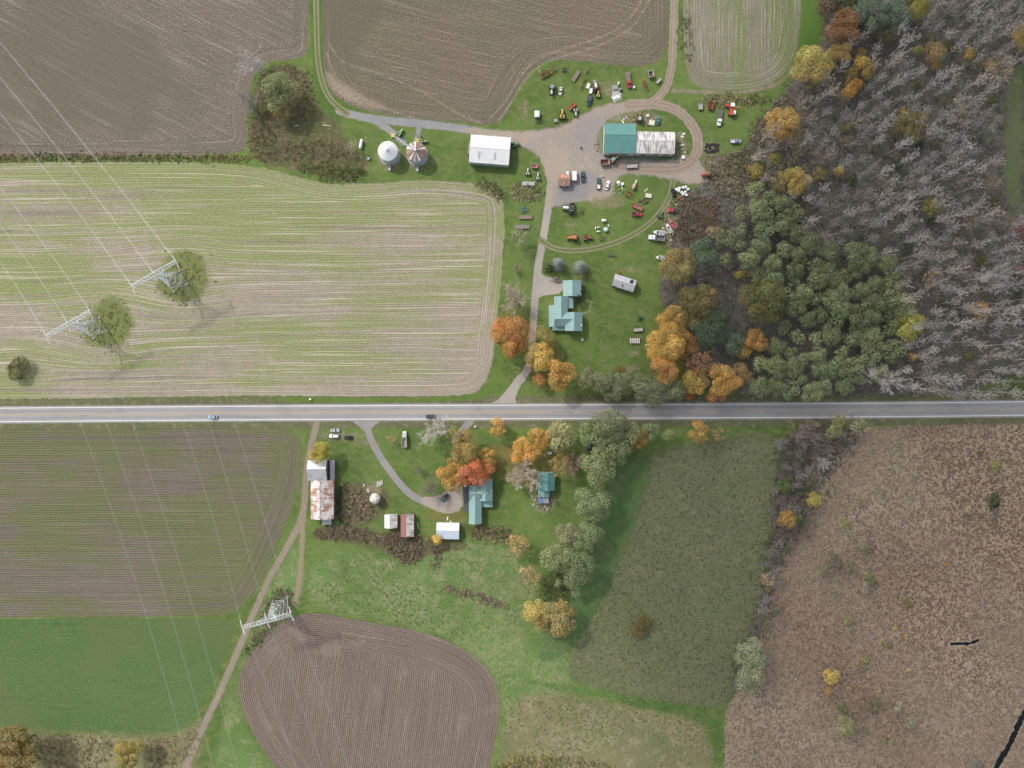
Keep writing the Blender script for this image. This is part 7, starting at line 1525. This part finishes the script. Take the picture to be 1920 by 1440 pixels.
# white boxes and trailers
o = thing('box_trailer', 'white enclosed box trailer in the gravel yard', 'trailer', 1077, 330, 90, hz=1.6); MB().box(0, 0, 1.45, 4.6, 2.1, 1.9, tx=0.99, ty=0.98).build('box', WHITE, o); MB().box(0, 0, 2.43, 4.65, 2.15, 0.06).build('roof', WHITE, o); MB().cyl((2.3, 0, 0.5), (3.4, 0, 0.45), 0.06, 0.05, 6).build('drawbar', BLACK, o); [wheel(o, -0.2, s * 1.1, 0.33, 0.2) for s in (-1, 1)]
o = thing('stock_box', 'white stock box trailer alone on the machinery grass', 'trailer', 1007, 214, 90, hz=1.6); MB().box(0, 0, 1.3, 2.9, 2.4, 1.7).build('box', WHITE, o); MB().loft([[(x, -1.25, 2.15), (x, 1.25, 2.15), (x, 0, 2.5)] for x in (-1.5, 1.5)]).build('roof', WHITE, o); [wheel(o, 0, s * 1.25, 0.33, 0.2) for s in (-1, 1)]
crate('white hood panel lying among the machines', 1103, 161, 70, 2.6, 1.6, 0.4, (0.72, 0.73, 0.62), name='engine_hood', cat='panel')
crate('grey and white machine cover below the white hood panel', 1108, 170.5, 80, 2.4, 1.4, 0.6, (0.5, 0.5, 0.48), WH, 'machine_cover', 'cover')
crate('pale green box with dark top beside the upright tank', 1153, 163.5, 0, 2.8, 1.9, 0.9, (0.62, 0.66, 0.52), (0.25, 0.3, 0.28), 'feed_box', 'box')
crate('white crate at the corner of the wood', 1413, 295, 350, 2.4, 1.9, 1.1, (0.62, 0.6, 0.56))
crate('cream sheet of panelling behind the machine shed', 1222, 230, 350, 2.8, 2.4, 0.35, (0.68, 0.63, 0.5), name='panel_stack', cat='panel')
crate('small white tub behind the machine shed', 1214.5, 216.5, 0, 1.4, 1.1, 0.5, (0.7, 0.7, 0.66), name='tub', cat='tub')
crate('white freezer at the right end of the machine shed', 1281, 294.5, 340, 1.6, 1.5, 1.0, WH, name='freezer', cat='freezer')
crate('white box beside the pump shed roof', 1064, 324, 0, 1.2, 1.5, 1.4, WH, name='cabinet', cat='cabinet')
crate('white box on the left of the pair by the white sedan', 1159.5, 341.5, 355, 1.5, 1.3, 1.0, WH); crate('white box on the right of the pair by the white sedan', 1167, 344.5, 20, 1.4, 1.3, 0.9, (0.76, 0.74, 0.66))
crate('blue-green bin under the left white box', 1160.5, 347, 0, 1.2, 0.8, 0.6, (0.25, 0.42, 0.42), name='bin', cat='bin')
crate('white motor hood in the middle of the junk row', 1216, 367, 350, 3.0, 1.9, 0.6, (0.68, 0.66, 0.58), (0.6, 0.58, 0.5), 'engine_hood', 'panel')
crate('white bench on the farmhouse lawn', 1092, 637, 0, 1.0, 1.4, 0.5, (0.62, 0.66, 0.66), name='garden_bench', cat='bench')
crate('white trash bin under the autumn trees', 1031, 850, 5, 2.0, 1.0, 0.9, (0.7, 0.72, 0.72), name='trash_bin', cat='bin')
crate('dark metal box at the edge of the scrub left of the white bin', 691, 297, 80, 1.4, 1.2, 0.9, (0.3, 0.32, 0.34), name='metal_box', cat='box')
crate('grey pump box beside the long yellow tractor', 1042, 226, 0, 1.8, 1.4, 0.7, (0.3, 0.31, 0.31), name='pump_box', cat='box')
crate('white roadside mailbox below the striped field', 581.5, 748.5, 0, 0.9, 0.9, 1.0, WH, name='mailbox', cat='mailbox')
crate('small utility box beside the road near the lone orange maple', 891, 800, 0, 0.9, 0.8, 0.8, (0.6, 0.6, 0.58), name='utility_box', cat='box')
crate('white satellite box beside the dark porch of the southern house', 872.5, 910, 0, 1.2, 1.4, 2.9, (0.66, 0.66, 0.64), name='meter_box', cat='box')
o = thing('garden_hut', 'dark blue-black hut with square top beneath the willows', 'hut', 1105.5, 838, 20, hz=2.5); MB().box(0, 0, 1.1, 2.1, 2.1, 2.2).build('wall', BLACK, o); MB().box(0, 0, 2.5, 3.1, 3.1, 0.7, tx=0.4, ty=0.4).build('roof', paint((0.02, 0.045, 0.07), 0.5), o); MB().box(0, 0, 2.89, 1.1, 1.1, 0.06).build('roof_hatch', paint((0.05, 0.15, 0.22), 0.4), o); MB().box(-1.7, -0.6, 0.5, 1.6, 0.7, 0.1).build('ramp', WOOD, o)
for lab, x, y, a, l, w, c in (('white plank propped behind the workshop', 1172.5, 221.5, 35, 2.6, 0.5, WH), ('white plank lying at the workshop eave', 1168, 228, 300, 1.9, 0.5, WH), ('green scrap panel behind the workshop corner', 1162, 221, 70, 1.5, 0.9, (0.12, 0.35, 0.16)),
                              ('pale scrap panel at the right end of the machine shed', 1282, 251, 10, 1.6, 1.0, (0.62, 0.65, 0.65)), ('white scrap panel below the pale one', 1279, 256, 340, 1.6, 0.7, (0.68, 0.7, 0.7)), ('pale pole lying beside the machine shed corner', 1273, 250, 30, 2.4, 0.25, (0.5, 0.45, 0.4)),
                              ('white chute below the pair of white boxes', 1166, 350, 285, 2.8, 0.4, (0.72, 0.7, 0.64)), ('cream plank in the junk row', 1211.5, 356, 40, 2.3, 0.45, (0.66, 0.62, 0.5)), ('grey log lying in the thicket above the bins', 612, 235, 355, 4.4, 0.4, (0.5, 0.48, 0.46)), ('short white log in the thicket', 556, 235.5, 10, 2.0, 0.4, (0.55, 0.53, 0.5)),
                              ('dark fallen pole in the thicket', 538, 252, 295, 10.5, 0.3, (0.13, 0.11, 0.1)), ('white pipe beside the dull red and white shed', 784, 986, 280, 3.6, 0.3, (0.7, 0.72, 0.72)), ('white board left of the equipment shed door', 839, 972, 85, 1.9, 0.6, (0.7, 0.7, 0.68)), ('small pale board right of the equipment shed door', 845, 978, 330, 1.4, 0.5, (0.6, 0.6, 0.6)),
                              ('pale board beneath the brown shrubs of the southern house', 907, 990, 60, 3.0, 0.3, (0.6, 0.57, 0.54)), ('white scrap sheet near the domed silo', 690, 920, 100, 1.7, 0.6, (0.6, 0.6, 0.58)), ('white scrap panel above the domed silo', 682, 910, 80, 1.6, 0.5, (0.6, 0.6, 0.58))):
    board(lab, x, y, a, l, w, c)
# crumpled white tarp, pump antenna, rubbish behind the small teal house
o = thing('crumpled_tarp', 'crumpled white tarp on the slab beside the machines', 'tarp', 1156, 182, 25, hz=0.4); n = 9; V = []; F = []
for j in range(n):
    for i in range(n): V.append(((i / (n - 1) - .5) * 4.2 * random.uniform(.9, 1.05), (j / (n - 1) - .5) * 1.9 * random.uniform(.8, 1.2), 0.25 + 0.45 * random.random() * (1 if 0 < i < n - 1 and 0 < j < n - 1 else 0.1)))
for j in range(n - 1):
    for i in range(n - 1): a = j * n + i; F.append((a, a + 1, a + n + 1, a + n))
MB().add(V, F).build('sheet', WHITE, o); MB().box(0, 0, 0.06, 4.6, 3.6, 0.1).build('slab', CONC, o)
o = thing('concrete_pad', 'grey concrete pad below the pale green box', 'slab', 1157, 172, 0, hz=0); MB().box(0, 0, 0.07, 5.0, 3.4, 0.1).build('slab', CONC, o); MB().lathe([(0.7, 0.12), (0.95, 0.18), (0.95, 0.35), (0.7, 0.4)], 14).build('tyre', TYRE, o).location = (2.1, 0.3, 0)
o = thing('clothes_line', 'thin white clothes line frame right of the teal farmhouse', 'clothes line', 1106, 577, 0, hz=1.5); q = lambda x, y, z: Vector((*W(x, y, z), z)) - Vector((o.location.x, o.location.y, 0))
m = MB(); m.cyl(q(1108, 566, 0), q(1108, 566, 2.4), 0.07, 0.06, 6).cyl(q(1105.5, 584, 0), q(1105.5, 584, 2.4), 0.07, 0.06, 6); m.build('post', DULLW, o); MB().cyl(q(1107, 565, 2.3), q(1112.5, 566.5, 2.3), 0.07, 0.07, 6).cyl(q(1093, 587.5, 2.3), q(1106, 584, 2.3), 0.09, 0.07, 6).build('crossbar', DULLW, o); MB().cyl(q(1109, 567, 2.3), q(1105.5, 584, 2.3), 0.05, 0.05, 4).build('line', DULLW, o)
jc = [(0.55, 0.5, 0.48), (0.2, 0.32, 0.3), (0.3, 0.14, 0.1), (0.6, 0.6, 0.58), (0.15, 0.2, 0.3), (0.45, 0.3, 0.22), (0.1, 0.1, 0.1), (0.65, 0.62, 0.55)]
def junk(lab, grp, pts, seed, smin=0.5, smax=1.4, cols=jc):
    rd = random.Random(seed)
    for x, y in pts:
        o = thing('scrap_piece', lab, 'scrap', x, y, rd.uniform(0, 180), grp, hz=0.3); s = rd.uniform(smin, smax); c = rd.choice(cols); k = rd.random()
        m = paint(c, 0.7, rust=0.15)
        if k < 0.4: MB().box(0, 0, 0.25, s, s * rd.uniform(0.3, 0.9), 0.45, tx=0.8, ty=0.9).box(0.1, 0, 0.55, s * 0.5, s * 0.3, 0.18).build('body', m, o)
        elif k < 0.7: MB().box(0, 0, 0.2, s * 1.6, 0.18, 0.14, rz=0.2).box(0.1, 0.1, 0.33, s * 1.3, 0.2, 0.1, rz=-0.5).box(-0.2, 0.1, 0.43, s, 0.25, 0.08, rz=1.0).build('bars', m, o)
        else: MB().lathe([(0.15, 0), (s * 0.45, 0.05), (s * 0.45, 0.35), (s * 0.2, 0.4)], 10).build('drum', m, o)
def ringpts(cx, cy, rx, ry, n, seed):
    rd = random.Random(seed); return [(cx + rx * (rd.random() * 2 - 1), cy + ry * (rd.random() * 2 - 1)) for _ in range(n)]
junk('small piece of scrap in the litter behind the tarped cottage', 'scrap behind the cottage', [(998, 930), (1003, 938), (1000, 946), (1008, 950), (1013, 955), (1020, 957), (1026, 955), (1022, 949), (1031, 948), (1035, 940), (1033, 930), (1032, 924), (994, 922), (1006, 946), (1029, 953), (1011, 947)], 1)
junk('small piece of scrap in the heap right of the machine shed', 'scrap right of the machine shed', ringpts(1278, 278, 9, 16, 16, 2) + [(1256, 293), (1262, 297), (1266, 294), (1252, 292)], 3, 0.5, 1.3)
junk('small piece of scrap in the row behind the workshop', 'scrap behind the workshop', ringpts(1182, 222, 12, 7, 12, 4) + ringpts(1208, 228, 10, 8, 8, 5), 6, 0.5, 1.3, [(0.12, 0.1, 0.09), (0.25, 0.15, 0.1), (0.35, 0.33, 0.3), (0.2, 0.17, 0.15)])
junk('small piece of scrap left of the workshop wall', 'scrap left of the workshop', ringpts(1119, 276, 6, 8, 9, 7), 8, 0.4, 1.1, [(0.5, 0.2, 0.12), (0.5, 0.45, 0.4), (0.3, 0.2, 0.15)])
junk('small piece of scrap scattered below the white sedan and boxes', 'scrap below the white boxes', [(1155, 352), (1158, 358), (1161, 356), (1168, 360), (1153, 362), (1162, 362), (1195, 360)], 9, 0.4, 1.0)
junk('small dark scrap between the bales and the boats', 'scrap between bales and boats', [(1262, 372), (1266, 377), (1258, 380), (1264, 384), (1270, 378), (1256, 405), (1259, 403)], 10, 0.5, 1.2, [(0.06, 0.06, 0.06), (0.16, 0.1, 0.08), (0.1, 0.1, 0.09)])
junk('small machine part beside the rusty corn planter', 'parts beside the corn planter', [(1012, 133), (1017, 136), (1014, 143), (1034, 136), (1030, 140), (1020, 131), (1029, 133)], 11, 0.6, 1.2, [(0.5, 0.32, 0.1), (0.55, 0.5, 0.42), (0.2, 0.14, 0.1)])
junk('small red or white scrap along the edge of the russet shrubs', 'scrap along the russet shrubs', [(1258, 388), (1268, 384), (1255, 411), (1250, 437), (1266, 430), (1249, 415), (1272, 371), (1278, 369), (1292, 362), (1268, 410), (1243, 428), (1258, 450)], 21, 0.5, 1.5, [(0.45, 0.08, 0.1), (0.65, 0.65, 0.64), (0.3, 0.1, 0.1), (0.1, 0.1, 0.1), (0.5, 0.45, 0.4)])
for i, (x, y, a) in enumerate(((1274, 353, 20), (1281, 352, 60), (1286, 351, 100), (1273, 358, 140), (1278, 361, 10), (1285, 360, 30), (1281, 364, 160), (1287, 366, 80), (1268.5, 355.5, 40), (1290, 355, 0))): bale('white plastic wrapped bale in the pile beside the junk row', x, y, a, random.uniform(0.62, 0.8), random.uniform(1.1, 1.6), WHITE, 'white wrapped bales')
for i, (x, y) in enumerate(((1261, 356), (1263, 361), (1264, 366))): bale(('topmost', 'middle', 'lowest')[i] + ' black wrapped bale left of the white ones', x, y, 0, 0.7, 1.9, BLACK)
rd = random.Random(5)
for i in range(26):
    x, y = 1335 + rd.uniform(-13, 13), 278 + rd.uniform(-8, 8); o = thing('tyre', 'old black tyre in the heap below the silver pickup', 'tyre', x, y, rd.uniform(0, 360), 'tyres of the heap', rd.choice((0, 0, 0.3)), 0.3)
    MB().lathe([(0.38, 0.02), (0.68, 0.05), (0.75, 0.2), (0.68, 0.36), (0.38, 0.4), (0.34, 0.2)], 14).build('tread', TYRE, o); o.rotation_euler.x = rd.uniform(-0.25, 0.25)
for i, (x0, y0, x1, y1) in enumerate(((1322, 293, 1350, 292), (1322, 293, 1320, 312), (1350, 292, 1349, 312))):
    a, b = Vector((*W(x0, y0), 0)), Vector((*W(x1, y1), 0)); o = empty('fence_panel', a); tag(o, ('top', 'left', 'right')[i] + ' side of the weathered pen below the tyre heap', 'fence'); d = b - a; n = 7
    for k in range(n): p = d * (k / (n - 1)); MB().box(p.x, p.y, 0.55, 0.16, 0.16, 1.1).build('post', WOOD, o)
    for z in (0.4, 0.9): MB().cyl((0, 0, z), (d.x, d.y, z), 0.07, 0.07, 5).build('rail', WOOD, o)
o = thing('orange_shrub', 'orange shrub heap on the corner of the old grey shed', 'shrub', 1161.5, 512, 0, hz=2.5); c = link(bpy.data.objects.new('foliage', PROTO['shrub'][0][1]), o); c.color = (0.38, 0.19, 0.04, 1); c.location = (0, 0, 1.2); t_ = link(bpy.data.objects.new('stem', PROTO['shrub'][0][2]), o)
